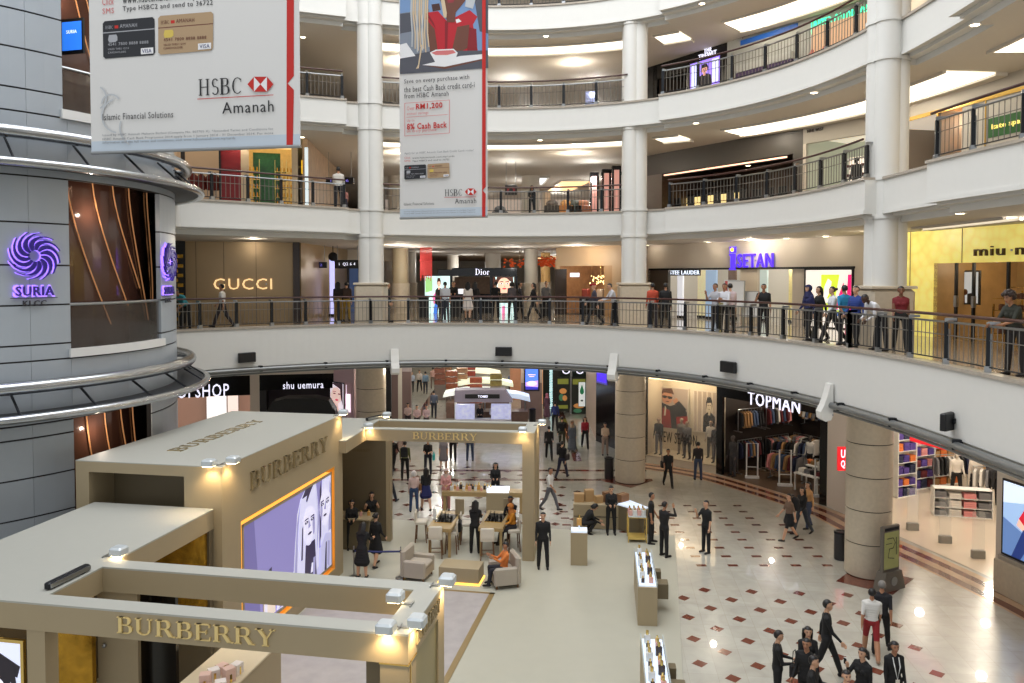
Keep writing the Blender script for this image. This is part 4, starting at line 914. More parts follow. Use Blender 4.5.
poster(WN2, 653, 388, 688, 428, 'large poster of a dark coated person in sunglasses and red, left in the shop window', [(0, SQ), (1, [(0, 0), (0, .45), (.25, .62), (.5, .55), (.65, .6), (.98, .45), (1, 0)]), (3, [(.25, 0), (.3, .5), (.5, .45), (.55, 0)]), (3, [(.7, 0), (.68, .3), (1, .35), (1, 0)]), (2, blob(.42, .76, .15, .17)), (4, [(.24, .82), (.3, .97), (.55, 1), (.62, .85), (.55, .86), (.35, .88)]), (1, blob(.35, .77, .07, .035, 12)), (1, blob(.5, .76, .07, .035, 12)), (1, [(.28, .785), (.57, .775), (.57, .79), (.28, .8)]), (4, blob(.43, .66, .05, .012, 10)), (2, [(.58, .7), (.7, .78), (.74, .68), (.66, .58)]), (1, [(.64, .62), (.76, .7), (.98, .5), (.8, .4)]), (5, [(.33, .3), (.36, .55), (.4, .5), (.38, .3)])], pp, CREAM)
poster(WN2, 694.5, 392, 719, 432, 'black and white poster of a standing person, right in the shop window', [(0, SQ)] + [(5, [(.1 + .2 * k, 0), (.16 + .2 * k, 0), (.16 + .2 * k, 1), (.1 + .2 * k, 1)]) for k in range(5)] + person_pic(.62, 0, .95, 1, 5, 1, 1, .9), pp, CREAM)
ns = Wall(inroom(WN, 0, 1.0, 0)[:2], inroom(WN, WN.L, 1.0, 0)[:2])
sign(WN, 'NEW SEASON', 659, 433, 697, 444, mat('grey black letters', (40, 36, 36), .4), 'dark NEW SEASON letters across the shop window', off=.0, depth=.02)
m = MB(); m.frame((WN.loc[0], WN.loc[1], 0), WN.rz); m.box(.12, s1, .03, .045, .36, 4.5); struct(m.build('window_1', [glass('shop window glass', (235, 240, 240), .07)]))
# TOPMAN
HB = 4.55; sh = 3.55
WB(WM, 0, WM.L, HB, C1, CREAM); WB(WM, 0, WM.L, sh, HB, GLOSSBLACK); WB(WM, 0, .35, 0, sh, GLOSSBLACK); WB(WM, WM.L - .35, WM.L, 0, sh, GLOSSBLACK)
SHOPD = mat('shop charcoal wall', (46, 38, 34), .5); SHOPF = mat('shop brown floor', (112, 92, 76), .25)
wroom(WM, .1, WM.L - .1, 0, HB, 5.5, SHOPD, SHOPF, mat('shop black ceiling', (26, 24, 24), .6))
sign(WM, 'TOPMAN', 748.5, 395.5, 800.5, 409, LETW, 'white lit TOPMAN sign above the clothes shop', )
CLOTH = [mat('cloth white', (214, 210, 204), .8), mat('cloth black', (22, 22, 26), .8), mat('cloth grey', (110, 110, 114), .8), mat('cloth navy', (30, 36, 66), .8), mat('cloth burgundy', (96, 30, 36), .8), mat('cloth tan', (168, 130, 86), .8), mat('cloth pink', (214, 140, 140), .8), mat('cloth denim', (66, 84, 116), .8), mat('cloth orange', (205, 110, 50), .8), mat('cloth violet', (74, 54, 130), .8), mat('cloth green', (70, 104, 70), .8), mat('cloth red', (170, 36, 36), .8)]
def shirt_mesh(long=True):
    m = MB(); m.vprism([(-.2, 0), (.2, 0), (.21, .5), (.3, .34 if not long else .1), (.38, .38 if not long else .12), (.28, .66), (.1, .72), (-.1, .72), (-.28, .66), (-.38, .38 if not long else .12), (-.3, .34 if not long else .1), (-.21, .5)], -.04, .04); return m
SHIRTS = {}
def garment(p, rz, c, lab, group, long=True):
    t = thing('shirt', lab, 'shirt', p, rz, group); key = (c.name, long)
    if key not in SHIRTS: SHIRTS[key] = shirt_mesh(long).mesh('shirt_body', [c])
    o = bpy.data.objects.new('body', SHIRTS[key]); COL.objects.link(o); o.parent = t
    m = MB(); m.tube([(0, 0, .7), (0, 0, .8), (.03, 0, .83)], .008, 4); m.build('hanger', [STEEL], t); return t
ORD = ('first', 'second', 'third', 'fourth', 'fifth', 'sixth', 'seventh', 'eighth', 'ninth', 'tenth')
def clothes_rail(p, rz, n, lab, hgt=1.5, wd=1.4, cols=None):
    t = thing('clothes_rail', 'steel clothes rail ' + lab, 'clothes rail', p, rz)
    for x in (-wd / 2, wd / 2): m = MB(); m.tube([(x, 0, 0), (x, 0, hgt)], .02, 6); m.box(x - .03, x + .03, -.25, .25, 0, .03); m.build('upright', [STEEL], t)
    m = MB(); m.tube([(-wd / 2, 0, hgt), (wd / 2, 0, hgt)], .02, 6); m.build('bar', [STEEL], t)
    c_, s_ = math.cos(rz), math.sin(rz)
    for k in range(n):
        x = -wd / 2 + wd * (k + .5) / n; c = random.choice(cols or CLOTH[:8])
        garment((p[0] + x * c_, p[1] + x * s_, p[2] + hgt - .83), rz + R(70), c, '%s shirt, %s from left on the rail %s' % (c.name.replace('cloth ', ''), ORD[k], lab), 'shirts on the rail ' + lab)
for s, d, z, rz, h, lab in ((1.2, 4.6, 0, 0, 1.5, 'at the back left of TOPMAN'), (2.9, 4.8, 0, 0, 1.5, 'at the back middle of TOPMAN'), (4.6, 4.6, 0, 0, 1.5, 'at the back right of TOPMAN'), (5.0, 2.0, 0, 0, 1.4, 'near the right of TOPMAN'),
        (1.3, 3.4, 0, 40, 1.4, 'standing free at the left of TOPMAN'), (2.4, 1.9, 0, 20, 1.2, 'in the middle of TOPMAN'), (.5, 1.6, 0, 90, 1.5, 'low on the left wall of TOPMAN'), (.5, 3.4, 0, 90, 1.5, 'low on the far left wall of TOPMAN'),
        (.5, 1.6, 1.9, 90, 1.0, 'high on the left wall of TOPMAN'), (.5, 3.4, 1.9, 90, 1.0, 'high on the far left wall of TOPMAN'), (1.4, 5.1, 1.9, 0, 1.1, 'high at the back left of TOPMAN'), (3.0, 5.1, 1.9, 0, 1.1, 'high at the back middle of TOPMAN'), (4.7, 5.1, 1.9, 0, 1.1, 'high at the back right of TOPMAN')):
    clothes_rail(inroom(WM, s, d, .012 + z), WM.rz + R(rz), 8, lab, h, 1.5)
for s, d, z, pw in ((1.5, 2, 3.9, 40), (3.2, 3.6, 3.9, 50), (4.8, 2.2, 3.9, 40)): point_light('shop_lamp', inroom(WM, s, d, z), pw * 1.5, (1, .82, .62), .1)
def shop_table(p, rz, lab, wd=1.2, hgt=.75, cols=(0, 5, 2)):
    t = thing('display_table', lab, 'table', p, rz); m = MB(); m.bbox(-wd / 2, wd / 2, -.4, .4, hgt - .05, hgt); m.build('top', [WHITE], t)
    for x in (-1, 1):
        for y in (-1, 1): m = MB(); m.box(x * (wd / 2 - .04) - .025, x * (wd / 2 - .04) + .025, y * .35 - .025, y * .35 + .025, 0, hgt - .05); m.build('leg', [WHITE], t)
    c_, s_ = math.cos(rz), math.sin(rz)
    for i in range(4):
        x = -wd / 2 + wd * (i + .5) / 4; q = CLOTH[cols[i % len(cols)]]; m = MB()
        for j in range(3): m.bbox(-.12, .12, -.16, .16, .055 * j, .055 * j + .05, .015)
        single('folded_clothes', m, [q], '%s folded stack, %s from left on the %s' % (q.name.replace('cloth ', ''), ORD[i], lab), 'clothes', (p[0] + x * c_, p[1] + x * s_, p[2] + hgt), rz, 'folded stacks on the ' + lab)
shop_table(inroom(WM, 3.4, 2.7, .012), WM.rz, 'low table in the middle of TOPMAN', cols=(8, 5, 0, 2)); shop_table(inroom(WM, 4.3, 1.2, .012), WM.rz, 'low white table near the TOPMAN doorway', cols=(0, 2, 1, 4))
def security_gate(p, rz, lab, clear=False):
    t = thing('security_gate', lab, 'security gate', p, rz, 'security gates in shop doorways')
    if clear:
        m = MB(); m.bbox(-.19, .19, -.015, .015, .2, 1.5, .01); m.build('panel', [glass('clear acrylic', (235, 240, 240), .14)], t); m = MB(); m.bbox(-.2, .2, -.08, .08, 0, .26, .02); m.build('base', [mat('grey plastic', (140, 138, 132), .5)], t)
    else:
        m = MB(); m.tube([(-.24, 0, 0), (-.24, 0, 1.55), (.24, 0, 1.55), (.24, 0, 0)], .035, 6); m.build('loop', [WHITE], t)
        m = MB(); m.tube([(-.24, 0, .5), (.24, 0, .5)], .02, 5); m.box(-.3, .3, -.08, .08, 0, .1); m.build('base', [WHITE], t)
for k, (px, py) in enumerate(((752, 478), (785, 486), (821, 497))): security_gate(tuple(at(px, py, 0.012)), WM.rz + R(50), 'white looped security gate, %s in the dark clothes shop doorway' % ('leftmost', 'middle', 'rightmost')[k])
# white wall with the small red sign
WB(WQ, 0, WQ.L, 0, C1, mat('pale plaster', (214, 206, 196), .5), t=.3)
sg = Wall((11.75, 27.9), (12.35, 28.1)); p = atY(847.5, 461, 28.0)
t = thing('wall_sign', 'small square red lit sign projecting from the pale wall by the big column', 'sign', (p.x, 28.3, p.z), 0)
m = MB(); m.box(-.2, .45, 0, .12, -.42, .42); m.build('box', [em('red sign', (225, 30, 40), .9)], t); m = MB(); m.add(*flat_text('UNI', .42, .3, .01, .02), 0, (.1, -.005, .19)); m.add(*flat_text('QLO', .42, .3, .01, .02), 0, (.1, -.005, -.19)); m.build('lettering', [LETW], t)
# bright shop at right
WB(WZ, -.3, WZ.L + .2, 4.3, C1, mat('pale plaster', (214, 206, 196), .5))
BRWALL = mat('bright shop wall', (236, 226, 210), .5); BRF = mat('bright shop floor', (230, 216, 198), .15, coat=.3)
def polyroom(edges, floor, z0, z1, wallm, floorm, ceilm):
    m = MB()
    for (ax, ay), (bx, by) in edges: m.add([(ax, ay, z0), (bx, by, z0), (bx, by, z1), (ax, ay, z1)], [(0, 1, 2, 3)])
    struct(m.build('wall_interior', [wallm]))
    m = MB(); m.poly([(x, y, z0 + .012) for x, y in floor]); struct(m.build('floor_interior', [floorm]))
    m = MB(); m.poly([(x, y, z1) for x, y in floor[::-1]]); struct(m.build('ceiling_interior', [ceilm]))
RB = [(14.45, 22.9), (23, 22), (26, 30), (21, 37.5), (13.3, 31.7), (13.1, 28.5)]
polyroom(list(zip(RB[:-1], RB[1:])), RB, 0, 4.6, BRWALL, BRF, INT('shop ceiling', (240, 232, 220), .3))
sign(WZ, 'UNI QLO', 912, 432, 944, 443, LETW, 'red and white lit sign above the bright clothes shop at right', em('red sign', (225, 30, 40), .9), pad=.08)
for x, y in ((15.5, 26), (18, 30), (16, 31), (19, 25.5), (20, 33)): point_light('shop_lamp', (x, y, 4.2), 120, (1, .9, .75), .15)
def shelf_unit(p, rz, wd, hgt, rows, cols, pal, lab, nick, depth=.4):
    t = thing('shelf_unit', lab, 'shelves', p, rz); m = MB(); m.box(-wd / 2, wd / 2, depth / 2 - .03, depth / 2, 0, hgt); m.build('back_panel', [BRWALL], t)
    for x in (-wd / 2, wd / 2 - .03): m = MB(); m.box(x, x + .03, -depth / 2, depth / 2, 0, hgt); m.build('side_panel', [WHITE], t)
    for r in range(rows + 1): m = MB(); m.box(-wd / 2, wd / 2, -depth / 2, depth / 2, hgt * r / rows - .02 if r else 0, hgt * r / rows + .0 if r else .03); m.build('shelf', [WHITE], t)
    c_, s_ = math.cos(rz), math.sin(rz)
    for r in range(rows):
        z = hgt * r / rows + (.03 if r == 0 else 0); q = pal[r % len(pal)] if not callable(pal) else None
        for k in range(cols):
            x = -wd / 2 + wd * (k + .5) / cols; mt = pal(r, k) if callable(pal) else q; m = MB(); bw = wd / cols * .42; n = 3
            hh = (hgt / rows - .08) * random.uniform(.6, .95)
            for j in range(n): m.bbox(-bw, bw, -depth * .4, depth * .35, hh * j / n, hh * (j + .92) / n, .01)
            single('folded_clothes', m, [mt], '%s stack, %s from left, %s shelf up, %s' % (mt.name.replace('cloth ', ''), ORD[k], ORD[r], nick), 'clothes', (p[0] + x * c_, p[1] + x * s_, p[2] + z), rz, 'folded stacks on the ' + lab)
ssx = lambda px, d: None
wallrz = WZ.rz + math.pi / 2 * 0
p = at(903, 496, 0); shelf_unit((p.x, p.y, .012), R(25), 1.1, 3.3, 7, 3, lambda r, k: (CLOTH[9], CLOTH[3], CLOTH[9], CLOTH[8], CLOTH[9])[(r * 2 + k) % 5], 'tall shelves of violet packs nearest the column in the bright shop', 'violet shelves by the column')
p = at(921, 488, 0); shelf_unit((p.x, p.y, .012), R(25), 1.2, 3.3, 7, 3, lambda r, k: (CLOTH[9], CLOTH[3], CLOTH[4], CLOTH[9], CLOTH[6])[(r + k) % 5], 'second tall shelves of violet and dark packs in the bright shop', 'second violet shelves')
p = at(944, 484, 0); shelf_unit((p.x, p.y, .012), R(20), 1.6, 3.3, 8, 4, lambda r, k: (CLOTH[5], CLOTH[11], CLOTH[0], CLOTH[8], CLOTH[4], CLOTH[2])[(r * 2 + k * 3) % 6], 'third tall shelves of red and tan packs in the bright shop', 'third tall shelves')
p = at(990, 478, 0); shelf_unit((p.x, p.y, .012), R(15), 2.2, 3.2, 7, 5, lambda r, k: (CLOTH[0], CLOTH[2], CLOTH[1], CLOTH[5], CLOTH[0], CLOTH[10])[(r * 2 + k) % 6], 'back wall shelves of white and grey packs in the bright shop', 'back wall shelves')
pt = at(961, 516, 0); shelf_unit((pt.x, pt.y, .012), R(-14), 2.0, 1.05, 3, 4, lambda r, k: (CLOTH[2], CLOTH[0], CLOTH[6], CLOTH[2])[k], 'low white shelf unit in the doorway of the bright shop', 'low white unit', .5)
pt = at(1000, 506, 0); clothes_rail((pt.x, pt.y, .012), R(-20), 9, 'at the right of the bright shop', 1.5, 1.9, CLOTH[:3])
pt = at(955, 490, 0); clothes_rail((pt.x - .2, pt.y, .012), R(10), 8, 'behind the low white unit', 1.5, 1.6, CLOTH[:4])
for k, (px, py) in enumerate(((912.5, 530), (945, 543), (978, 558))): security_gate(tuple(at(px, py, .012)), R(-8), 'clear security gate with grey foot, %s in the bright shop doorway' % ('leftmost', 'middle', 'rightmost')[k], True)
WB(WX, 0, WX.L * 3, 0, C1, mat('pale plaster', (214, 206, 196), .5), t=.3)
# big lit picture at the right edge
scp = [em('screen pale blue', (150, 180, 220), 1.0), em('screen red top', (200, 30, 50), 1.0), em('screen skin', (225, 180, 160), 1.0), em('screen navy', (30, 50, 110), 1.0), em('screen hair', (70, 40, 30), 1.0), em('screen white', (210, 225, 245), 1.0), em('screen steel blue', (90, 120, 170), 1.0)]
scl = [(0, SQ), (6, [(0, 0), (0, .5), (.5, .35), (.5, 0)]), (5, [(0, .7), (0, 1), (.6, 1), (.6, .8)]), (4, blob(.75, .85, .14, .1)), (2, blob(.77, .84, .1, .08)), (1, [(.5, .74), (.65, .76), (.95, .74), (1, .6), (.85, .42), (.45, .42), (.35, .55)]), (2, [(.35, .55), (.3, .45), (.6, .33), (.62, .38)]), (3, [(.45, .42), (.85, .42), (.9, 0), (.6, 0), (.55, .2), (.4, 0), (.2, 0)]), (3, blob(.73, .85, .015, .008, 8)), (3, blob(.81, .85, .015, .008, 8))]
n_ = Vector((WX.u.y, -WX.u.x)) * .45; WX2 = Wall(tuple(WX.a + n_), tuple(WX.b + n_)); sc_ = poster(WX2, 1004, 480, 1052, 546, 'large lit picture of a person in a red top at the right edge', scl, scp, off=.02, fr=.06, name='display_screen', cat='screen', z=(1.15, 3.2))
st = thing('screen_plinth', 'low pale stone plinth under the large lit picture at the right edge', 'plinth', (sc_.location.x, sc_.location.y, 0), WX.rz); m = MB(); m.bbox(-1.0, 1.3, -.15, .4, 0, .95, .03); m.build('base', [STONE], st); m = MB(); m.bbox(-.9, 1.2, -.1, .38, .95, 1.08, .01); m.build('cap', [NOSING], st)
# ---------------------------------------------------------------- first gallery shops
GF = Z1 + .0
BRONZEW = mat('bronze metallic panel', (166, 142, 106), .3, .35, noise=.06, scale=1.5)
W1L = Wall((-14.4, 33.2), (-9.45, 34.8))
WB(W1L, -3, W1L.L, GF, C2, BRONZEW, t=.3)
for s in (1.2, 2.3, 3.6): WB(W1L, s, s + .02, GF, C2, mat('panel joint', (80, 66, 48), .5), off=.005, t=.01)
s0 = W1L.P(293, 300)[0]; WB(W1L, s0, s0 + .28, GF, C2, mat('dark brown pier', (52, 38, 32), .3), off=.1, t=.2)
lx = W1L.P(186, 300)[0]; WB(W1L, lx - .6, lx, GF, C2, BLACK, off=.05, t=.1)
m = MB(); m.frame((W1L.loc[0], W1L.loc[1], 0), W1L.rz)
for k in range(14): m.box(lx - .5 + (k % 2) * .2, lx - .28 + (k % 2) * .2, -.2, -.12, GF + .2 * k + .1, GF + .2 * k + .24)
struct(m.build('trim_gold_lattice', [GOLDWALL]))
sign(W1L, 'GUCCI', 213.5, 278.5, 272, 289.5, em('pale gold lit letters', (245, 208, 150), 1.0), 'pale gold lit GUCCI letters on the bronze shopfront', depth=.06)
WB(Wall((-9.2, 34.9), (-9.0, 46)), 0, 11, GF, C2, BRONZEW, t=.2)
# recessed entrance with hanging black signs, behind the left pillar
we = Wall((-11, 44), (-5.8, 44)); sX = lambda x: we.P(x, 300)[0]
slab('wall_entrance', we, 0, we.L, GF + 2.75, C2, CREAM); slab('wall_entrance', we, 0, 1.3, GF, GF + 2.75, mat('dark glass front', (52, 48, 54), .15))
for x0, x1, c, e, nm in ((301, 308, (200, 180, 170), .3, 'a'), (311, 318, (60, 54, 56), .0, 'b'), (318, 328, (38, 36, 42), 0, 'c'), (337, 346, (226, 222, 220), .4, 'd'), (346, 350, (60, 60, 66), 0, 'e'), (350, 362, (70, 90, 130), .3, 'f')):
    slab('wall_entrance', we, sX(x0), sX(x1), GF, GF + 2.75, mat('entrance panel ' + nm, c, .3, emit=e), .1, -.12)
wp = Wall((atY(330, 300, 39).x, 39), (atY(334.5, 300, 39).x, 39))
t = thing('light_column', 'tall narrow bluish lit column beside the hanging black signs', 'light column', (wp.a.x + .11, 39, GF)); m = MB(); m.box(-.11, .11, -.05, .05, .1, 3.0); m.build('lit_panel', [em('pale violet panel', (190, 190, 245), 1.1)], t)
m = MB(); m.bbox(-.16, .16, -.1, .1, 0, .1); m.build('foot', [BLACK], t)
t = thing('round_clock', 'dark round double faced clock hanging above the lit column', 'clock', tuple(atY(333, 257, 39))); m = MB(); m.ell((0, 0, 0), .24, .1, .24, 16, 10); m.build('case', [DKSTEEL], t, True); m = MB(); m.cyl(0, 0, .2, C2 - t.location.z, .02); m.build('rod', [DKSTEEL], t)
def hang_sign(x0, y0, x1, y1, Y, txt, lab, ml=LETW, ceil=C2):
    a, b = atY(x0, y0, Y), atY(x1, y1, Y); t = thing('hanging_sign', lab, 'sign', ((a.x + b.x) / 2, Y, (a.z + b.z) / 2)); w2, h2 = (b.x - a.x) / 2, (a.z - b.z) / 2
    m = MB(); m.bbox(-w2, w2, -.08, .08, -h2, h2); m.build('board', [BLACK], t); m = MB(); m.add(*flat_text(txt, w2 * 1.3, h2 * .8, .01), 0, (0, -.085, 0)); m.build('lettering', [ml], t)
    for x in (-w2 * .8, w2 * .8): m = MB(); m.tube([(x, 0, h2), (x, 0, ceil - t.location.z)], .015, 5); m.build('rod', [STEEL], t)
hang_sign(303, 262, 327, 268, 38, '<  1 2', 'left black hanging direction sign near the left pillar', em('violet print', (120, 110, 220), .8)); hang_sign(335, 260, 360, 268.5, 38, 'i  Q2 6 4', 'right black hanging direction sign near the left pillar')
t = thing('orange_canopy', 'warm orange lit ceiling ornament beyond the entrance signs', 'ceiling light', tuple(atY(340, 257, 50)), 0)
m = MB(); m.ell((0, 0, 0), 3.2, .8, .35, 20, 6); m.build('shade', [em('orange glow', (255, 150, 80), .7)], t, True); m = MB(); m.cyl(0, 0, .2, C2 - t.location.z, .03); m.build('rod', [STEEL], t)
# columns of the hall seen across the walkway
def hall_column(px, Y, r, mt, z0=GF, z1=C2, base=True, nm='column'):
    x = atY(px, 290, Y).x; m = MB(); m.cyl(0, 0, z0, z1, r, n=28, mi=0)
    if base: m.cyl(0, 0, z0, z0 + 1.5, r + .06, n=28, mi=1); m.cyl(0, 0, z0 + 1.5, z0 + 1.56, r + .09, n=28, mi=1)
    o = m.build(nm, [mt, STONE], None, True); o.location = (x, Y, 0); struct(o)
WPNT = mat('warm white column', (214, 208, 196), .5)
hall_column(390, 46, .28, WPNT); hall_column(400.5, 42, .42, mat('beige column', (180, 164, 134), .5)); hall_column(411, 47, .3, WPNT); hall_column(493, 52, .5, WPNT); hall_column(531, 43, .36, WPNT); hall_column(545.5, 50, .3, mat('amber lit column', (216, 170, 104), .5))
hall_column(453, 56, .4, WPNT)
# black cosmetics kiosk
K = atY(482, 300, 42); t = thing('cosmetics_kiosk', 'long black cosmetics kiosk with Dior sign and lit posters across the first gallery', 'kiosk', (K.x, 42, GF))
def kx(px): return atY(px, 300, 42).x - K.x
def kz(py): return atY(482, py, 42).z - GF
m = MB(); m.bbox(kx(452), kx(517), -.2, 1.8, kz(276), kz(268)); m.bbox(kx(438), kx(452), -.1, 1.8, kz(276), kz(269.5)); m.build('canopy', [GLOSSBLACK], t)
for x in (438.5, 451.5, 491, 516.5): m = MB(); m.box(kx(x) - .06, kx(x) + .06, -.1, .02, 0, kz(276)); m.build('post', [GLOSSBLACK], t)
v, f_ = serif_text('Dior', kx(490) - kx(475.5), .3, .02); m = MB(); m.add(v, f_, 0, ((kx(490) + kx(475.5)) / 2, -.21, kz(271.8))); m.build('lettering', [LETW], t)
m = MB(); m.bbox(kx(452), kx(490), .2, .8, 0, 1.0); m.bbox(kx(497), kx(514), 0.1, .7, .0, .35); m.build('counter', [GLOSSBLACK], t)
m = MB(); m.box(kx(452), kx(490), 1.7, 1.76, .9, kz(277)); m.build('back_shelves', [mat('kiosk shelves', (92, 70, 52), .4, emit=.2, noise=.7, scale=9)], t)
m = MB(); m.box(kx(457), kx(467), .3, .36, kz(296), kz(289)); m.build('lit_sign', [em('kiosk white sign', (235, 235, 240), 1.0)], t)
WKi = Wall((K.x - 6, 41.85), (K.x + 6, 41.85))
pd = [em('kiosk poster sky', (196, 226, 226), 1.1), em('kiosk poster pink', (232, 120, 170), 1.0), mat('kiosk poster black', (24, 20, 26), .5), em('kiosk poster skin', (235, 190, 165), .9), em('kiosk poster hair', (74, 40, 28), .6), em('kiosk poster red', (200, 50, 60), .8), em('kiosk poster green', (150, 205, 130), .9), em('kiosk poster blue', (60, 120, 220), .9)]
poster(WKi, 425, 276, 450, 318, 'tall lit poster of a walking person in black at the left of the black kiosk', [(0, SQ), (6, [(.02, .6), (.3, .65), (.3, .95), (.02, .98)]), (1, [(.35, .3), (.3, .5), (.45, .65), (.5, .45)])] + person_pic(.56, .42, .58, 2, 3, 4, 2, .9) + [(2, [(.4, .42), (.72, .42), (.68, .25), (.62, .02), (.55, .02), (.55, .25), (.45, .02), (.38, .02)]), (7, [(.3, .0), (.45, .0), (.5, .3), (.4, .35)])], pd)
fl = [(0, SQ), (4, [(0, 0), (.2, .5), (.1, 1), (0, 1)]), (4, [(.05, .5), (.2, 1), (.95, 1), (1, .3), (.88, .1), (.85, .7), (.55, .95), (.25, .6)]), (3, blob(.53, .5, .3, .46)), (3, [(.35, .0), (.7, .0), (.7, .2), (.35, .2)])]
for q in (.4, .68): fl += [(0, blob(q, .58, .08, .04, 12)), (2, blob(q, .58, .04, .035, 10)), (4, [(q - .1, .68), (q + .1, .69), (q + .08, .74), (q - .08, .72)])]
fl += [(5, blob(.54, .27, .1, .045, 14)), (4, [(.52, .4), (.58, .4), (.55, .43)])]
poster(WKi, 493, 277, 514, 293, 'lit poster of a woman with dark hair and red lips on the black kiosk', fl, pd)
poster(WKi, 499, 303, 514, 318, 'pale lit lower panel of the black kiosk under the portrait', [(0, SQ), (1, [(.2, .2), (.4, .2), (.4, .8), (.2, .8)]), (0, [(.5, .1), (.9, .1), (.9, .9), (.5, .9)])], pd)
t = thing('hanging_ribbons', 'red hanging strip curtain left of the black kiosk', 'hanging decoration', tuple(atY(426, 253, 41))); m = MB(); z_ = atY(426, 281, 41).z - atY(426, 253, 41).z
for k in range(12): m.box(-.3 + k * .052, -.3 + k * .052 + .03, -.01, .01, z_ + .4 * ((k * 7) % 5) / 5, .3)
m.build('strips', [mat('red ribbon', (196, 40, 36), .6, emit=.15)], t); m = MB(); m.box(-.33, .33, -.03, .03, .3, .36); m.build('bar', [DKSTEEL], t)
def planter(p, lab, s=1.0):
    t = thing('potted_plant', lab, 'plant', p); m = MB(); m.lathe([(.18 * s, 0), (.25 * s, .5 * s), (.26 * s, .55 * s)], 14); m.build('pot', [BLACK], t, True)
    m = MB(); rnd = random.Random(3)
    for k in range(60):
        a = rnd.uniform(0, 6.28); b = rnd.uniform(.2, 1.3); L = rnd.uniform(.3, .65) * s; d = Vector((math.cos(a) * math.cos(b), math.sin(a) * math.cos(b), math.sin(b))); q = Vector((-math.sin(a), math.cos(a), 0)) * .035 * s; o = Vector((0, 0, .55 * s))
        m.poly([tuple(o), tuple(o + d * L * .6 + q), tuple(o + d * L), tuple(o + d * L * .6 - q)])
    m.build('foliage', [mat('dark green leaves', (44, 70, 34), .6, noise=.3)], t)
planter(tuple(atY(545, 321, 38.5)), 'potted plant in a black pot on the first gallery walkway', 1.1)
bpy.context.scene.objects['potted_plant'].location.z = GF
for px, lab in ((424, 'left'), (456, 'middle')):
    p = atY(px, 322, 38); p.z = GF; t = thing('pedestal_bin', 'black box pedestal on the walkway, %s one before the black kiosk' % lab, 'pedestal', tuple(p)); m = MB(); m.bbox(-.22, .22, -.22, .22, 0, .9, .02); m.build('body', [BLACK], t); m = MB(); m.bbox(-.24, .24, -.24, .24, .9, .94, .01); m.build('lid', [DKSTEEL], t)
# warm shopfront right of the kiosk
W1M = Wall((atY(556, 300, 41).x, 41), (5.2, 37.6)); s = lambda x: W1M.P(x, 295)[0]
WARMW = mat('warm beige wall', (188, 160, 126), .5)
WB(W1M, s(556), s(640), GF + 2.45, C2, WARMW); WB(W1M, s(556), s(558), GF, GF + 2.45, WARMW); WB(W1M, s(556), s(567), GF, GF + 2.3, mat('dark brown door', (44, 32, 28), .3), off=.02, t=.05); WB(W1M, s(604), s(612), GF, GF + 2.45, mat('golden pier', (170, 134, 92), .4)); WB(W1M, s(612), s(645), GF, GF + 2.45, WARMW)
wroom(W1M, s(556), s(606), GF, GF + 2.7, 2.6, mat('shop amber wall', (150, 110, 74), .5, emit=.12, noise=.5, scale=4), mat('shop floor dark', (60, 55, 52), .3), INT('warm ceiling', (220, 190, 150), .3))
t = thing('chandelier', 'glittering warm chandelier behind the beige shopfront of the first gallery', 'chandelier', inroom(W1M, s(584), 1.2, GF + 1.95)); m = MB()
for k in range(40):
    a = k * 2.4; r = .12 + .5 * ((k * 7) % 11) / 11; m.ell((r * math.cos(a), r * math.sin(a), -.05 * (k % 9)), .03, .03, .03, 6, 4)
m.build('crystals', [em('crystal glow', (255, 220, 150), 3)], t); m = MB(); m.cyl(0, 0, 0, .7, .02); m.build('rod', [GOLD], t)
for k, (x, c) in enumerate(((575, (140, 60, 50)), (590, (190, 170, 150)), (598, (60, 50, 60)))):
    p = inroom(W1M, s(x), .8, GF + .012); t = thing('shop_stand', 'small display stand with goods behind the glass, %s of three' % ('left', 'middle', 'right')[k], 'display', p, W1M.rz); m = MB(); m.bbox(-.3, .3, -.2, .2, 0, .9, .02); m.build('stand', [BLACK], t); m = MB(); m.bbox(-.22, .22, -.14, .14, .9, 1.3, .05); m.build('goods', [mat('shop goods %d' % k, c, .5)], t)
t = thing('hanging_sign', 'small white lit sign over the dark doorway beside the chandelier', 'sign', place(W1M, s(575), GF + 2.0, .05), W1M.rz); m = MB(); m.box(-.3, .3, 0, .05, -.1, .1); m.build('board', [em('white shop sign', (225, 230, 250), 1.0)], t); m = MB(); m.add(*flat_text('SALE', .0001 + .3, .1, .005), 0, (0, -.005, 0)); 
for k, (x, y) in enumerate(((520, 263), (544, 260), (552, 262))):
    t = thing('flower_garland', 'orange blossom garland hanging under the ceiling, %s of three' % ('left', 'middle', 'right')[k], 'garland', tuple(atY(x, y, 44)), 0, 'orange blossom garlands'); m = MB(); rnd = random.Random(k)
    for q in range(50): m.ell((rnd.uniform(-.9, .9), rnd.uniform(-.2, .2), rnd.uniform(-.25, .2)), .08, .08, .06, 6, 4)
    m.build('blossoms', [mat('orange blossom', (216, 92, 44), .6, emit=.2)], t); m = MB(); m.tube([(-.9, 0, .15), (.9, 0, .15)], .02, 5); m.tube([(0, 0, .15), (0, 0, C2 - t.location.z)], .012, 5); m.build('wire', [BRONZEW], t)
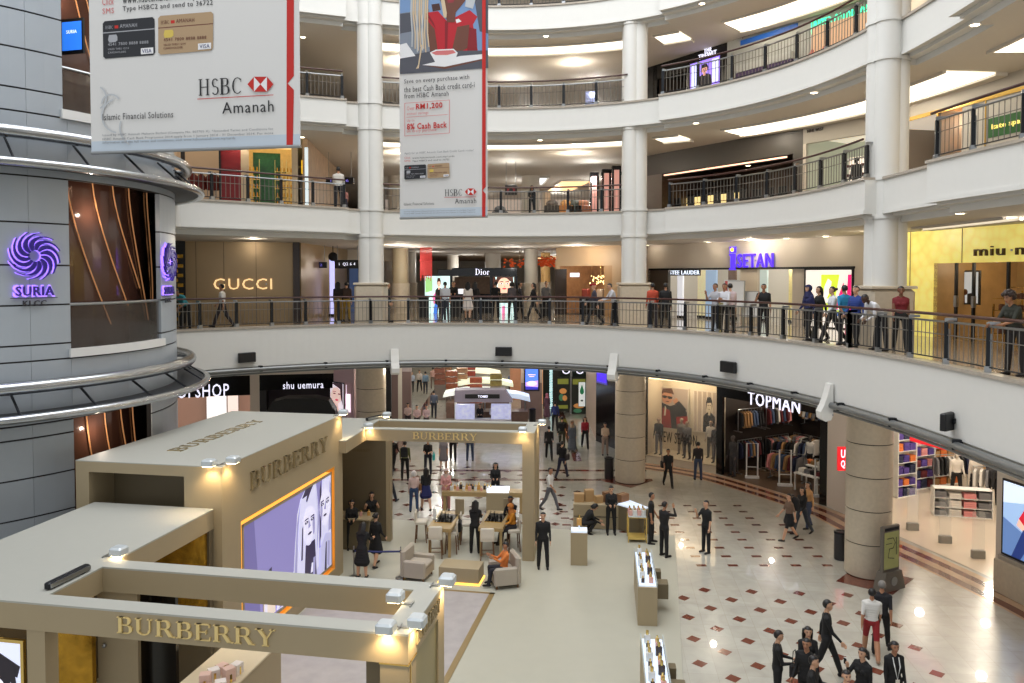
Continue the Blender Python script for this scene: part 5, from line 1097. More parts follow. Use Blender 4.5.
# department store with the violet letters
W1R = Wall((6.35, 38.3), (12.9, 28.2)); s = lambda x, y=300: W1R.P(x, y)[0]
CREAMW = mat('greige fascia wall', (212, 202, 188), .5, noise=.02)
HD1 = GF + 2.28
for k, px in enumerate((655, 717, 757, 795, 834)):
    p = inroom(W1R, s(px), -.55, C2); downlight(p, 'small spotlight washing the wall above the department store, %s from left' % ORD[k], 'wall washing downlights'); point_light('wall_washer', (p[0], p[1], C2 - .14), 7, (1, .9, .76), .05)
WB(W1R, -1.5, W1R.L + .2, HD1, C2, CREAMW); WB(W1R, s(648), s(668), GF, HD1, mat('brushed grey pier', (104, 98, 92), .3, .3)); WB(W1R, s(740), s(757), GF, HD1, mat('cream pier', (214, 202, 182), .5)); WB(W1R, s(792), s(804), GF, HD1, CREAMW); WB(W1R, s(852), W1R.L + .2, GF, HD1, CREAMW); WB(W1R, -1.5, s(650), GF, HD1, CREAMW)
WB(W1R, s(650), s(855), HD1 - .06, HD1 + .02, BLACK, off=.02, t=.06, name='trim_black_line')
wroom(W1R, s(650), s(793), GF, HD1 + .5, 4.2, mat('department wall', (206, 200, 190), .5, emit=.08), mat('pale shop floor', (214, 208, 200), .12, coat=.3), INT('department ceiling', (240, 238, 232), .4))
for k, d in ((2.5, 1.5), (5, 2.5), (7, 1.5)): point_light('shop_lamp', inroom(W1R, k, d, HD1 + .2), 30, (1, .95, .88), .15)
sg = sign(W1R, 'SETAN', 738.5, 253.5, 774, 267.5, LETV, 'violet lit ISETAN letters above the department store entrance', depth=.08)
q = W1R.P(732, 257); sg2 = [c for c in sg.children if c.name.startswith('lettering')][0]
dx = .1 + q[0] - (W1R.P(738.5, 260)[0] + W1R.P(774, 260)[0]) / 2
m = MB(); dz = .0; m.vprism([(dx - .17, -.38), (dx + .17, -.38), (dx + .17, -.3), (dx + .11, -.3), (dx + .11, .3), (dx - .17, .3), (dx - .17, .22), (dx - .1, .22), (dx - .1, -.3), (dx - .17, -.3)], -.08, 0); m.build('tall_letter', [LETV], sg)
m = MB(); m.vprism([(dx - .15, .34), (dx + .14, .34), (dx + .14, .6), (dx - .15, .6)], -.08, 0); m.build('letter_dot', [LETV], sg); m = MB(); m.vprism(blob(dx, .47, .09, .09, 12), -.1, -.07); m.build('yellow_dot', [em('yellow dot', (250, 220, 60), 1.3)], sg)
# inside: counters, panels and shelves glimpsed through the entrance
for k, (x0, x1, d, z0, z1, c, e, nm) in enumerate(((668, 673, .6, 0, 2.1, (235, 235, 240), 1.2, 'white lit panel beside the grey pier'), (676, 689, 1.4, 0, 2.2, (226, 214, 170), .7, 'shelf wall with gold bottles'), (690, 700, 1.0, 0, 2.2, (170, 196, 226), .8, 'pale blue lit panel'),
        (703, 710, 1.6, 0, 2.2, (120, 96, 80), .3, 'brown shelf column'), (711, 722, 2.0, 0, 2.2, (206, 186, 110), .7, 'yellow patterned shelf wall'), (727, 741, 1.6, .0, 2.2, (200, 215, 210), .7, 'pale glass panel'), (760, 771, 1.8, 0, 2.2, (205, 190, 130), .6, 'striped gold shelf wall'), (776, 793, 1.2, .9, 2.2, (225, 232, 245), 1.1, 'large white lit picture panel'))):
    sa, sb = s(x0), s(x1); p = inroom(W1R, (sa + sb) / 2, d, GF + .012); t = thing('display_wall', nm + ' inside the department store', 'display', p, W1R.rz); h = (sb - sa) / 2 * 1.06
    m = MB(); m.box(-h, h, 0, .08, max(z0, .1), z1); m.build('panel', [mat('display wall %d' % k, c, .4, emit=e * .55, noise=.35 if k in (1, 3, 4, 6) else .05, scale=14)], t); m = MB(); m.box(-h, h, -.02, .12, 0, .1); m.build('plinth', [BLACK], t)
    if z0 > .3: m = MB(); m.box(-h, h, -.25, .0, .6, .66); m.box(-h, h, -.25, 0, .1, .14); m.build('shelf', [WHITE], t)
pdx = [em('beauty panel red brown', (150, 62, 56), .8), pd[3], pd[4], pd[5]]
Wp2 = Wall(inroom(W1R, s(724), 1.5, 0)[:2], inroom(W1R, s(741), 1.5, 0)[:2])
poster(Wp2, 725.5, 281, 740, 294, 'dark red portrait poster inside the department store', [(0, SQ), (2, blob(.5, .5, .4, .45)), (1, blob(.52, .48, .26, .36)), (2, blob(.42, .54, .06, .03, 10)), (2, blob(.62, .54, .06, .03, 10)), (3, blob(.52, .3, .08, .035, 10))], pdx, WHITE)
sign(Wall(inroom(W1R, 0, .5, 0)[:2], inroom(W1R, 5, .5, 0)[:2]), 'ESTEE LAUDER', 668, 270.5, 700, 274.5, em('white print', (230, 240, 255), 1.2), 'small white cosmetics lettering on black inside the store entrance', BLACK, pad=.05)
def info_board(px, py, Y, lab, h=1.45):
    p = atY(px, py, Y); p.z = GF; t = thing('notice_board', lab, 'sign board', tuple(p), R(-50)); m = MB(); m.box(-.36, .36, -.02, .02, h - .95, h); m.build('sheet', [WHITE], t); m = MB(); m.box(-.38, .38, .02, .05, h - .98, h + .02); m.tube([(-.3, .03, 0), (-.3, .03, h - .9)], .02, 5); m.tube([(.3, .03, 0), (.3, .03, h - .9)], .02, 5); m.box(-.36, .36, -.2, .2, 0, .03); m.build('stand', [STEEL], t)
info_board(735.5, 328, 30.6, 'white notice board on a stand before the cream pier', 1.75); info_board(750, 328, 30.4, 'dark framed notice board right of the white one', 1.35)
# lit campaign window
pv = [em('window white', (232, 224, 214), .95), em('window lime', (205, 226, 60), .95), em('window magenta', (226, 30, 110), .95), em('window pale', (240, 236, 226), 1.0), em('window blue', (80, 110, 170), .8)]
poster(W1R, 806.5, 270, 852, 327, 'large white lit window with lime and magenta number shapes', [(0, SQ), (1, [(.35, .3), (.62, .3), (.75, .92), (.35, .92)]), (3, [(.4, .5), (.42, .7), (.5, .85), (.58, .8), (.56, .65), (.48, .5), (.6, .5), (.6, .42), (.4, .42)]), (2, [(.64, .32), (.72, .32), (.84, .8), (.86, .55)]), (2, [(.88, 0), (1, 0), (1, .92), (.93, .92)]), (4, [(.7, .2), (.8, .2), (.8, .3), (.7, .32)]), (1, [(.62, .25), (.8, .25), (.8, .3), (.62, .3)])], pv, BLACK, off=.05, fr=.08)
# glowing yellow shopfront
W1Y = Wall((12.9, 27.6), (14.9, 19.0)); s = lambda x, y=300: W1Y.P(x, y)[0]
def yellow_mat():
    m = bpy.data.materials.new('backlit yellow brocade'); m.use_nodes = True; nt = m.node_tree; b = nt.nodes['Principled BSDF']
    tc = nt.nodes.new('ShaderNodeTexCoord'); v = nt.nodes.new('ShaderNodeTexVoronoi'); v.inputs['Scale'].default_value = 3.4; nt.links.new(tc.outputs['Object'], v.inputs['Vector'])
    r = nt.nodes.new('ShaderNodeValToRGB'); r.color_ramp.elements[0].color = rgb(226, 214, 122); r.color_ramp.elements[1].color = rgb(204, 188, 92); nt.links.new(v.outputs['Distance'], r.inputs[0])
    nt.links.new(r.outputs[0], b.inputs['Base Color']); nt.links.new(r.outputs[0], b.inputs['Emission Color']); b.inputs['Emission Strength'].default_value = .62; b.inputs['Roughness'].default_value = .4; return m
YEL = yellow_mat(); HY = GF + 2.35
WB(W1Y, -.6, W1Y.L, HY, C2, YEL); WB(W1Y, -.6, s(933), GF, HY, YEL)
for k, x in enumerate((909.5, 961)): WB(W1Y, s(x), s(x) + .03, GF if k == 0 else HY, C2, mat('yellow joint', (150, 136, 70), .5), off=.005, t=.01)
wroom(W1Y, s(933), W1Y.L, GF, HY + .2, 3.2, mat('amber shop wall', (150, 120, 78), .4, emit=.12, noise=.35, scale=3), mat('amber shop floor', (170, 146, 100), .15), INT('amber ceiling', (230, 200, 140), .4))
point_light('shop_lamp', inroom(W1Y, s(960), 1.4, HY - .1), 22, (1, .84, .6), .15); point_light('shop_lamp', inroom(W1Y, s(1010), 1.4, HY - .1), 22, (1, .84, .6), .15)
sign(W1Y, 'miu miu', 976, 245, 1052, 255, mat('bronze letters', (70, 50, 24), .35, .6), 'dark bronze letters on the glowing yellow shopfront', depth=.07)
for k, x in enumerate((956, 973.5, 1008)):
    t = thing('door_mullion', 'dark upright metal frame post of the yellow shop entrance, %s of three' % ('left', 'middle', 'right')[k], 'door frame', place(W1Y, s(x), GF, .0), W1Y.rz); m = MB(); m.box(-.035, .035, -.04, .04, 0, HY - GF); m.build('post', [DKSTEEL], t); m = MB(); m.box(-.05, .05, -.05, .05, 1.0, 1.35); m.build('handle', [STEEL], t)
WY2 = Wall(inroom(W1Y, s(958), 1.2, 0)[:2], inroom(W1Y, s(1004), 1.2, 0)[:2])
poster(WY2, 958, 272, 979, 303, 'pale mirror panel with painted reflections inside the yellow shop', [(0, SQ), (1, blob(.4, .35, .12, .1)), (2, [(.5, 0), (.9, 0), (.9, .35), (.5, .3)]), (1, [(.2, .0), (.4, .0), (.38, .3), (.25, .3)])], [em('mirror pale', (190, 196, 200), .6), mat('mirror brown', (110, 72, 50), .5), mat('mirror dark', (52, 52, 56), .5)])  # reflected shapes painted onto the softly glowing panel
for k, (x, h) in enumerate(((982, 1.1), (1000, 1.5), (1016, 2.0))):
    p = inroom(W1Y, s(x), .9, GF + .012); t = thing('glass_table', 'display stand with handbags behind the yellow shop glass, %s of three' % ('left', 'middle', 'right')[k], 'display', p, W1Y.rz); m = MB()
    for z in range(int(h / .35) + 1): m.box(-.34, .34, -.2, .2, .2 + .35 * z, .22 + .35 * z)
    for q in (-.32, .32): m.box(q - .02, q + .02, -.2, -.16, 0, h); m.box(q - .02, q + .02, .16, .2, 0, h)
    m.build('frame', [GOLD], t); m = MB()
    for z in range(int(h / .35)):
        for q in (-.2, .02, .22): m.bbox(q - .09, q + .09, -.06, .06, .22 + .35 * z, .4 + .35 * z, .03)
    m.build('handbags', [mat('handbag brown', (96, 56, 40), .4, noise=.5, scale=6)], t)
WB(Wall((14.9, 19), (15.2, 5)), 0, 14, GF, C2, CREAMW)
# ---------------------------------------------------------------- second gallery
G2 = LV[2]
W2L = Wall((-14.4, 31.6), (-8.55, 33.4)); s = lambda x, y=180: W2L.P(x, y)[0]
WB(W2L, s(178), s(300), G2 + 2.75, C3, CREAMW); WB(W2L, s(221), s(241), G2, G2 + 2.75, mat('deep red wall', (120, 14, 22), .4)); WB(W2L, s(219), s(222), G2, G2 + 2.75, BLACK)
WB(W2L, s(241), s(249), G2, G2 + 2.75, mat('beige stone pier', (196, 176, 146), .4)); WB(W2L, s(292), s(298), G2, G2 + 2.75, mat('beige stone pier', (196, 176, 146), .4)); WB(W2L, s(181), s(185), G2, G2 + 2.75, DGREY)
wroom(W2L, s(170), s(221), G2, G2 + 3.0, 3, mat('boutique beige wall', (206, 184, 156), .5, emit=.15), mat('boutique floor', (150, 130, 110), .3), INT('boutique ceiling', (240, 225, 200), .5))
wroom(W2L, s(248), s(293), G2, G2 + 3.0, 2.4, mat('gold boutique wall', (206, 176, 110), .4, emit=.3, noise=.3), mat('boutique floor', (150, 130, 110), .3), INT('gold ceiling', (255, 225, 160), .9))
t = thing('green_screen_panel', 'tall green patterned panel inside the gold boutique', 'panel', inroom(W2L, s(267), .8, G2), W2L.rz); m = MB(); m.box(-.55, .55, 0, .05, .1, 2.55); m.build('panel', [mat('green mosaic', (46, 104, 54), .3, emit=.05, noise=.6, scale=9)], t); m = MB(); m.box(-.6, .6, .0, .1, 0, .1); m.build('base', [GOLD], t)
for k, x in enumerate((253.5, 281, 288)):
    t = thing('shelf_tower', 'glass shelves with bottles inside the gold boutique, %s of three' % ('left', 'middle', 'right')[k], 'shelves', inroom(W2L, s(x), .5, G2 + .012), W2L.rz); m = MB()
    for z in range(5): m.box(-.22, .22, -.15, .15, .3 + .35 * z, .32 + .35 * z)
    m.box(-.24, -.22, -.15, .15, 0, 2.2); m.box(.22, .24, -.15, .15, 0, 2.2); m.build('frame', [GOLD], t); m = MB()
    for z in range(5):
        for q in (-.14, 0, .14): m.cyl(q, 0, .32 + .35 * z, .5 + .35 * z, .035, .02, 8)
    m.build('bottles', [mat('amber bottle', (200, 140, 40), .2, emit=.3)], t)
rndr = random.Random(5)
for k, x in enumerate((192, 200, 209, 214)):
    t = thing('mannequin_bust', 'display bust with dark red garment in the boutique by the tower, %s from left' % ORD[k], 'mannequin', inroom(W2L, s(x), .7, G2 + .012), W2L.rz); m = MB(); m.lathe([(.14, .9), (.2, 1.0), (.17, 1.15), (.22, 1.35), (.12, 1.5), (.05, 1.55), (.05, 1.62)], 12); m.build('bust', [mat('dark red garment', (110, 30, 24), .7, noise=.5)], t, True); m = MB(); m.cyl(0, 0, 0, .95, .02); m.cyl(0, 0, 0, .02, .16); m.build('stand', [STEEL], t)
W2A = Wall((-8.5, 33.4), (-9.6, 46)); 
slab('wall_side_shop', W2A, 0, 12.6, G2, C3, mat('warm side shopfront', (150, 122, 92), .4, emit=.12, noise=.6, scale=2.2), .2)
t = thing('light_column', 'white lit edge at the corner of the gold boutique', 'light column', (-8.5, 33.25, G2)); m = MB(); m.box(-.06, .06, -.05, .05, .05, 2.7); m.build('lit_panel', [em('pale lit edge', (216, 230, 235), .75)], t); m = MB(); m.box(-.14, .14, -.08, .08, 0, .05); m.build('foot', [STEEL], t)
for k, (x, y, c, sz) in enumerate(((305, 167, (255, 196, 40), .3), (306.5, 176, (40, 220, 150), .3))):
    t = thing('projecting_sign', '%s lit square sign projecting beside the gold boutique' % ('yellow', 'green')[k], 'sign', tuple(atY(x, y, 36)), 0); m = MB(); m.box(-sz / 2, sz / 2, -.05, .05, -sz, sz); m.build('box', [em('square sign %d' % k, c, 1.0)], t); m = MB(); m.box(-sz / 2 - .3, -sz / 2, -.02, .02, -.03, .03); m.build('bracket', [STEEL], t)
hang_sign(326, 177.5, 354, 184, 37, '1     6', 'black hanging sign above the walkway left of the left pillar, second gallery', em('violet print', (120, 110, 220), .8), C3)
# middle bay of the second and third gallery: far columns, ceiling beams and lit shops
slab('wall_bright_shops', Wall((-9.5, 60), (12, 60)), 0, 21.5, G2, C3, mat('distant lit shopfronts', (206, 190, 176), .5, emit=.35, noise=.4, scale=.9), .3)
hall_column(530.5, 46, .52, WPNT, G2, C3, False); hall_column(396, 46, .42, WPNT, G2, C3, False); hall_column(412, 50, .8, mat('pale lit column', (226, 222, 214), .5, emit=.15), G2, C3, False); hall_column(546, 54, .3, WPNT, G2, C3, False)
def ceil_panel(l, pts, c, e, lab):
    z = LV[l] - 1.15; P = [at(x, y, z) for x, y in pts]; mid = sum(P, Vector()) / len(P); t = thing('ceiling_light_panel', lab, 'ceiling light', tuple(mid)); m = MB()
    q = [(p.x - mid.x, p.y - mid.y, -.03) for p in P]; m.poly(q); m.build('diffuser', [em(lab[:20], c, e)], t)
    m = MB(); m.tube([(x, y, -.03) for x, y, z in q], .06, 4, closed=True); m.build('frame', [SOFFIT], t)
ceil_panel(3, [(562, 180), (593, 180), (572, 190.5), (546, 190.5)], (255, 200, 140), 1.6, 'slanted warm orange light panel in the ceiling above the second gallery')
ceil_panel(3, [(538, 176.5), (549, 176.5), (543, 184), (536, 184)], (225, 228, 232), 1.2, 'small white light panel in the ceiling beside the far pillar')
ceil_panel(2, [(545, 255), (570, 255.3), (560, 258.5), (530, 258.5)], (255, 205, 150), 1.4, 'slanted warm light panel in the ceiling above the black kiosk')
hang_sign(505, 185, 517, 195, 40, 'n', 'square black frame sign hanging in the middle of the second gallery', em('dark red print', (120, 30, 40), .4), C3)
hang_sign(612, 171, 622, 175, 44, '>', 'small dark green exit sign in the second gallery ceiling', em('green print', (40, 150, 110), .6), C3)
for k, x in enumerate((594, 606, 616)):
    p = atY(x, 200, 40.5 - k * 1.2); t = thing('pillar_cladding', 'dark glossy narrow shop pillar in the second gallery, %s of three' % ('left', 'middle', 'right')[k], 'pillar', (p.x, p.y, G2)); m = MB(); m.bbox(-.22, .22, -.2, .2, 0, 2.6, .02); m.build('body', [GLOSSBLACK], t); m = MB(); m.box(-.12, .12, -.22, -.2, .4, 2.4); m.build('lit_strip', [em('rose lit strip', (205, 150, 140), .5)], t)
for k, (x, c) in enumerate(((500, (60, 64, 70)), (552, (50, 44, 40)), (566, (180, 120, 60)), (574, (40, 46, 40)), (583, (150, 90, 60)))):
    p = atY(x, 208, 40); t = thing('walkway_display', 'low display stand behind the middle railing of the second gallery, %s from left' % ORD[k], 'display', (p.x, p.y, G2)); m = MB(); m.bbox(-.4, .4, -.3, .3, 0, .9 if k else .6, .04); m.build('stand', [mat('walk stand %d' % k, c, .5, noise=.3)], t); m = MB(); m.ell((0, 0, 1.0 if k else .7), .3, .25, .2, 10, 6); m.build('goods', [mat('walk goods %d' % k, tuple(min(255, v + 50) for v in c), .6, noise=.4)], t)
# restaurant and shops at right
W2R = Wall((6.35, 38.3), (12.9, 28.2)); s = lambda x, y=150: W2R.P(x, y)[0]
RG = mat('restaurant dark grey', (70, 66, 62), .45, noise=.04)
WB(W2R, -1.2, s(803), G2 + 2.15, C3, RG); WB(W2R, -1.2, s(662), G2, G2 + 2.15, mat('grey door wall', (110, 100, 92), .4)); WB(W2R, s(793), s(803), G2, G2 + 2.15, RG)
RB_ = mat('restaurant interior brown', (74, 54, 42), .35, noise=.3)
wroom(W2R, s(662), s(793), G2, G2 + 2.5, 3.4, RB_, mat('restaurant floor', (60, 48, 40), .2), mat('restaurant ceiling', (46, 38, 32), .5))
t = thing('slit_light', 'long warm slit light across the restaurant front of the second gallery', 'light', place(W2R, (s(665) + s(788)) / 2, G2 + 2.05, .04), W2R.rz); L_ = (s(788) - s(665)) / 2; m = MB(); m.box(-L_, L_, -.03, 0, -.03, .03); m.build('tube', [em('slit glow', (255, 200, 170), 1.6)], t); m = MB(); m.box(-L_, L_, 0, .04, -.06, .06); m.build('channel', [BLACK], t)
t = thing('lit_bar_back', 'warm yellow lit panel behind the restaurant seats', 'light panel', inroom(W2R, (s(661) + s(722)) / 2, 1.6, G2 + .35), W2R.rz); L_ = (s(722) - s(663)) / 2; m = MB(); m.box(-L_, L_, 0, .05, .1, .75); m.build('panel', [em('bar yellow', (255, 226, 150), 1.1)], t); m = MB(); m.box(-L_, L_, .05, .1, -.34, .9); m.build('frame', [BLACK], t)
for k in range(9):
    x = 672 + k * 12 + (k % 2) * 4; y = 178 - k * 1.2 - (k % 3) * 4
    p = inroom(W2R, s(x), .8 + .5 * (k % 4), G2 + 2.35); downlight(p, 'small warm restaurant downlight, %s from left' % ORD[k], 'restaurant downlights')
for k in range(10):
    p = inroom(W2R, s(664 + 13 * k), .7, G2 + .012); t = thing('restaurant_chair', 'dark high backed restaurant chair, %s from left behind the railing' % ORD[k], 'chair', p, W2R.rz, 'restaurant chairs'); m = MB(); m.bbox(-.22, .22, -.22, .22, .4, .48, .02); m.build('seat', [BLACK], t); m = MB(); m.bbox(-.22, .22, .18, .24, .48, 1.05, .02); m.build('backrest', [BLACK], t)
    for a in (-.19, .19):
        for b in (-.19, .19): m = MB(); m.box(a - .02, a + .02, b - .02, b + .02, 0, .4); m.build('leg', [BLACK], t)
W2S = W2R; s = lambda x, y=150: W2R.P(x, y)[0]
WB(W2R, s(803), W2R.L + .1, G2 + 2.45, C3, mat('pale shop fascia', (176, 170, 160), .5)); WB(W2R, s(803), s(806), G2, G2 + 2.45, CREAMW)
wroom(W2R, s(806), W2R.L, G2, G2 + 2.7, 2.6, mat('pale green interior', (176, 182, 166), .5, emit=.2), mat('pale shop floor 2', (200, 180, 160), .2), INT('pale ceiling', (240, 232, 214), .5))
t = thing('shelf_unit', 'white lit shoe shelves in the pale shop of the second gallery', 'shelves', inroom(W2R, s(850), 1.2, G2 + .012), W2R.rz); m = MB(); m.box(-1.0, 1.0, .2, .25, 0, 1.9); m.build('back_panel', [em('lit shelf back', (255, 240, 220), 1.2)], t); m = MB()
for z in range(6): m.box(-1.0, 1.0, -.15, .2, .05 + .35 * z, .08 + .35 * z)
m.build('shelf', [WHITE], t); m = MB()
for z in range(5):
    for k in range(9): m.bbox(-.95 + k * .21, -.83 + k * .21, -.1, .1, .08 + .35 * z, .2 + .35 * z, .02)
m.build('shoes', [mat('dark shoes', (90, 40, 36), .5, noise=.6, scale=5)], t)
sign(W2R, 'NINE WEST', 808, 128.5, 824, 131.5, mat('dark letters', (70, 64, 60), .4), 'small dark lettering above the pale shop of the second gallery')
W2Y = Wall((12.9, 27.6), (14.9, 18.5)); s = lambda x, y=120: W2Y.P(x, y)[0]
WB(W2Y, -.6, W2Y.L, G2 + 2.62, C3, mat('pale shop fascia', (176, 170, 160), .5)); WB(W2Y, -.6, W2Y.L, G2 + 2.5, G2 + 2.62, mat('brass trim', (196, 160, 80), .3, .6), off=.01, t=.04, name='trim_brass')
WB(W2Y, s(962), W2Y.L, G2, G2 + 2.6, mat('white shop panel', (200, 196, 188), .5)); WB(W2Y, s(985.5), s(986.5), G2, G2 + 2.6, mat('brass trim', (196, 160, 80), .3, .6), off=.01, t=.02)
AMB = mat('amber glass interior', (150, 112, 78), .3, emit=.18, noise=.2)
wroom(W2Y, -.6, s(938), G2, G2 + 2.6, 2.4, mat('grey interior', (160, 152, 142), .5), mat('amber floor', (160, 120, 90), .2), INT('pale ceiling', (240, 232, 214), .5)); wroom(W2Y, s(939), s(962), G2, G2 + 2.6, 2.4, AMB, mat('amber floor', (160, 120, 90), .2), INT('amber ceiling 2', (200, 150, 100), .4))
point_light('shop_lamp', inroom(W2Y, s(950), 1.2, G2 + 2.3), 45, (1, .75, .5), .1); WB(W2Y, s(938), s(939.5), G2, G2 + 2.6, mat('brass trim', (196, 160, 80), .3, .6), off=.01, t=.05)
sign(W2Y, 'kate spade', 993, 120, 1030, 127, em('gold print', (236, 216, 120), 1.0), 'dark green panel with gold lettering at the right edge, second gallery', mat('deep green board', (30, 92, 36), .5, emit=.15), pad=.18)
WB(Wall((14.9, 18.5), (15.2, 5)), 0, 14, G2, C3, CREAMW)
# ---------------------------------------------------------------- third gallery
G3 = LV[3]; W3R = Wall((6.35, 38.3), (12.9, 28.2)); s = lambda x, y=80: W3R.P(x, y)[0]
WB(W3R, -1.2, s(727), G3 + 2.3, C4, GLOSSBLACK); WB(W3R, s(653), s(657), G3, C4, GLOSSBLACK, off=0); WB(W3R, s(686), s(690), G3, G3 + 2.3, GLOSSBLACK); WB(W3R, s(720), s(727), G3, G3 + 2.3, GLOSSBLACK); WB(W3R, -1.2, s(655), G3, G3 + 2.3, GLOSSBLACK)
wroom(W3R, s(655), s(727), G3, G3 + 2.5, 2.0, mat('shop dim wall', (90, 76, 66), .5, emit=.05), mat('shop floor dark', (60, 55, 52), .3), mat('shop black ceiling', (26, 24, 24), .6))
p3 = [em('black shop screen white', (210, 215, 255), 1.2), mat('screen suit', (26, 24, 40), .5), em('screen face', (220, 160, 140), .9), em('screen violet', (150, 120, 240), 1.2), mat('screen hair dark', (30, 20, 24), .5)]
poster(W3R, 690.5, 60, 720, 87, 'bright lit picture of a person in a dark suit in the black shopfront', [(3, SQ), (0, [(.05, .05), (.3, .05), (.3, .95), (.05, .95)]), (0, [(.75, .1), (.97, .1), (.97, .95), (.75, .95)])] + person_pic(.5, .02, .9, 1, 2, 4, 4, .9), p3, off=.02)
sign(W3R, 'THE', 704.5, 48, 712, 52, LETW, 'small white THE line of the lit sign on the black shopfront', GLOSSBLACK, pad=.02); sign(W3R, 'TREWIT', 699, 52.5, 717, 57.5, LETW, 'white lit TREWIT lettering on the black shopfront, third gallery')
t = thing('display_shelf', 'row of red shoes inside the black shopfront of the third gallery', 'display', inroom(W3R, s(672), .8, G3 + .012), W3R.rz); m = MB(); m.bbox(-.7, .7, -.2, .2, 0, .6, .02); m.build('bench', [WHITE], t); m = MB()
for k in range(7): m.bbox(-.6 + .18 * k, -.5 + .18 * k, -.12, .12, .6, .72, .03)
m.build('shoes', [mat('red shoes', (150, 30, 30), .4)], t)
WB(W3R, s(727), W3R.L + .1, G3, C4, mat('pale grey shop wall', (168, 170, 166), .5))
sign(W3R, 'FOX & JEN BUTIK', 734, 32.5, 757, 38, mat('brown letters', (92, 58, 48), .4), 'small brown lettering on the pale wall of the third gallery')
t = thing('wall_stripe', 'long blue stripe board on the pale wall, third gallery', 'board', place(W3R, (s(741, 35) + s(798, 35)) / 2, (W3R.P(741, 42)[1] + W3R.P(798, 27)[1]) / 2, .03), W3R.rz); L_ = (s(798, 35) - s(741, 35)) / 2; m = MB(); m.box(-L_, L_, 0, .03, -.1, .1); m.build('board', [mat('bright blue board', (30, 96, 190), .4)], t); m = MB(); m.box(-L_, L_, -.01, 0, .1, .12); m.build('edge', [STEEL], t)
t = thing('striped_shelves', 'long low shelves with dark red and violet bands, third gallery', 'shelves', place(W3R, (s(741) + s(797)) / 2, G3 + .0, .2), W3R.rz); L_ = (s(797) - s(741)) / 2
for k, c in enumerate(((170, 30, 36), (150, 150, 150), (74, 34, 70), (176, 178, 176), (60, 40, 80), (176, 178, 176))):
    m = MB(); m.bbox(-L_, L_, -.15, .15, .3 * k, .3 * k + .28, .01); m.build('band', [mat('shelf band %d' % k, c, .5)], t)
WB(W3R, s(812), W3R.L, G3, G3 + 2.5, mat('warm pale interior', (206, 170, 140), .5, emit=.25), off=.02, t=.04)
s_ = sign(W3R, 'UNITED COLORS OF BENETTON', 812, 10, 905, 25, LETG, 'green lit UNITED COLORS OF lettering beside the right pillar')
s_.location.z = W3R.P(845, 19)[1]
for k, x in enumerate((817, 829, 841, 853)):
    t = thing('clothes_mannequin', 'rose coloured clothes display below the green lit letters, %s from left' % ORD[k], 'mannequin', place(W3R, s(x), G3, .3), W3R.rz); m = MB(); m.lathe([(.12, .7), (.18, .95), (.15, 1.15), (.2, 1.4), (.08, 1.5), (.05, 1.6)], 12); m.build('torso', [mat('rose clothes', (196, 120, 110), .7, noise=.4)], t, True); m = MB(); m.cyl(0, 0, 0, .7, .02); m.cyl(0, 0, 0, .02, .15); m.build('stand', [STEEL], t)
WB(Wall((12.9, 28.0), (15.2, 5)), 0, 24, G3, C4, CREAMW)
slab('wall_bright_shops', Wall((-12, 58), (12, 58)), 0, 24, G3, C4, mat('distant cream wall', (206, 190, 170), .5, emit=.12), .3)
slab('wall_left_third', Wall((-15, 31), (-9, 33.5)), 0, 6.5, G3, C4, CREAMW, .3)
slab('wall_top_middle', Wall((-18, 40), (14, 40)), 0, 32, LV[4], 24, CREAMW, .3)
for k, (x, w_, c) in enumerate(((400, .8, (222, 224, 220)), (540, .3, (222, 224, 240)))):
    p = atY(x, 95, 44); t = thing('light_panel', 'white lit window panel behind the third gallery railing, %s one' % ('left', 'right')[k], 'light panel', (p.x, p.y, G3)); m = MB(); m.box(-w_, w_, 0, .06, .1, 1.9); m.build('panel', [em('white window panel', (222, 224, 220), 1.0)], t); m = MB(); m.box(-w_ - .05, w_ + .05, .06, .1, 0, 1.95); m.build('frame', [STEEL], t)
t = thing('display_banner', 'narrow upright patterned banner behind the third gallery railing', 'banner', (atY(590, 90, 40).x, 40, G3)); m = MB(); m.box(-.25, .25, 0, .03, .1, 2.3); m.build('panel', [mat('speckled banner', (120, 130, 170), .5, noise=.9, scale=12)], t); m = MB(); m.box(-.3, .3, -.1, .1, 0, .1); m.build('foot', [BLACK], t)
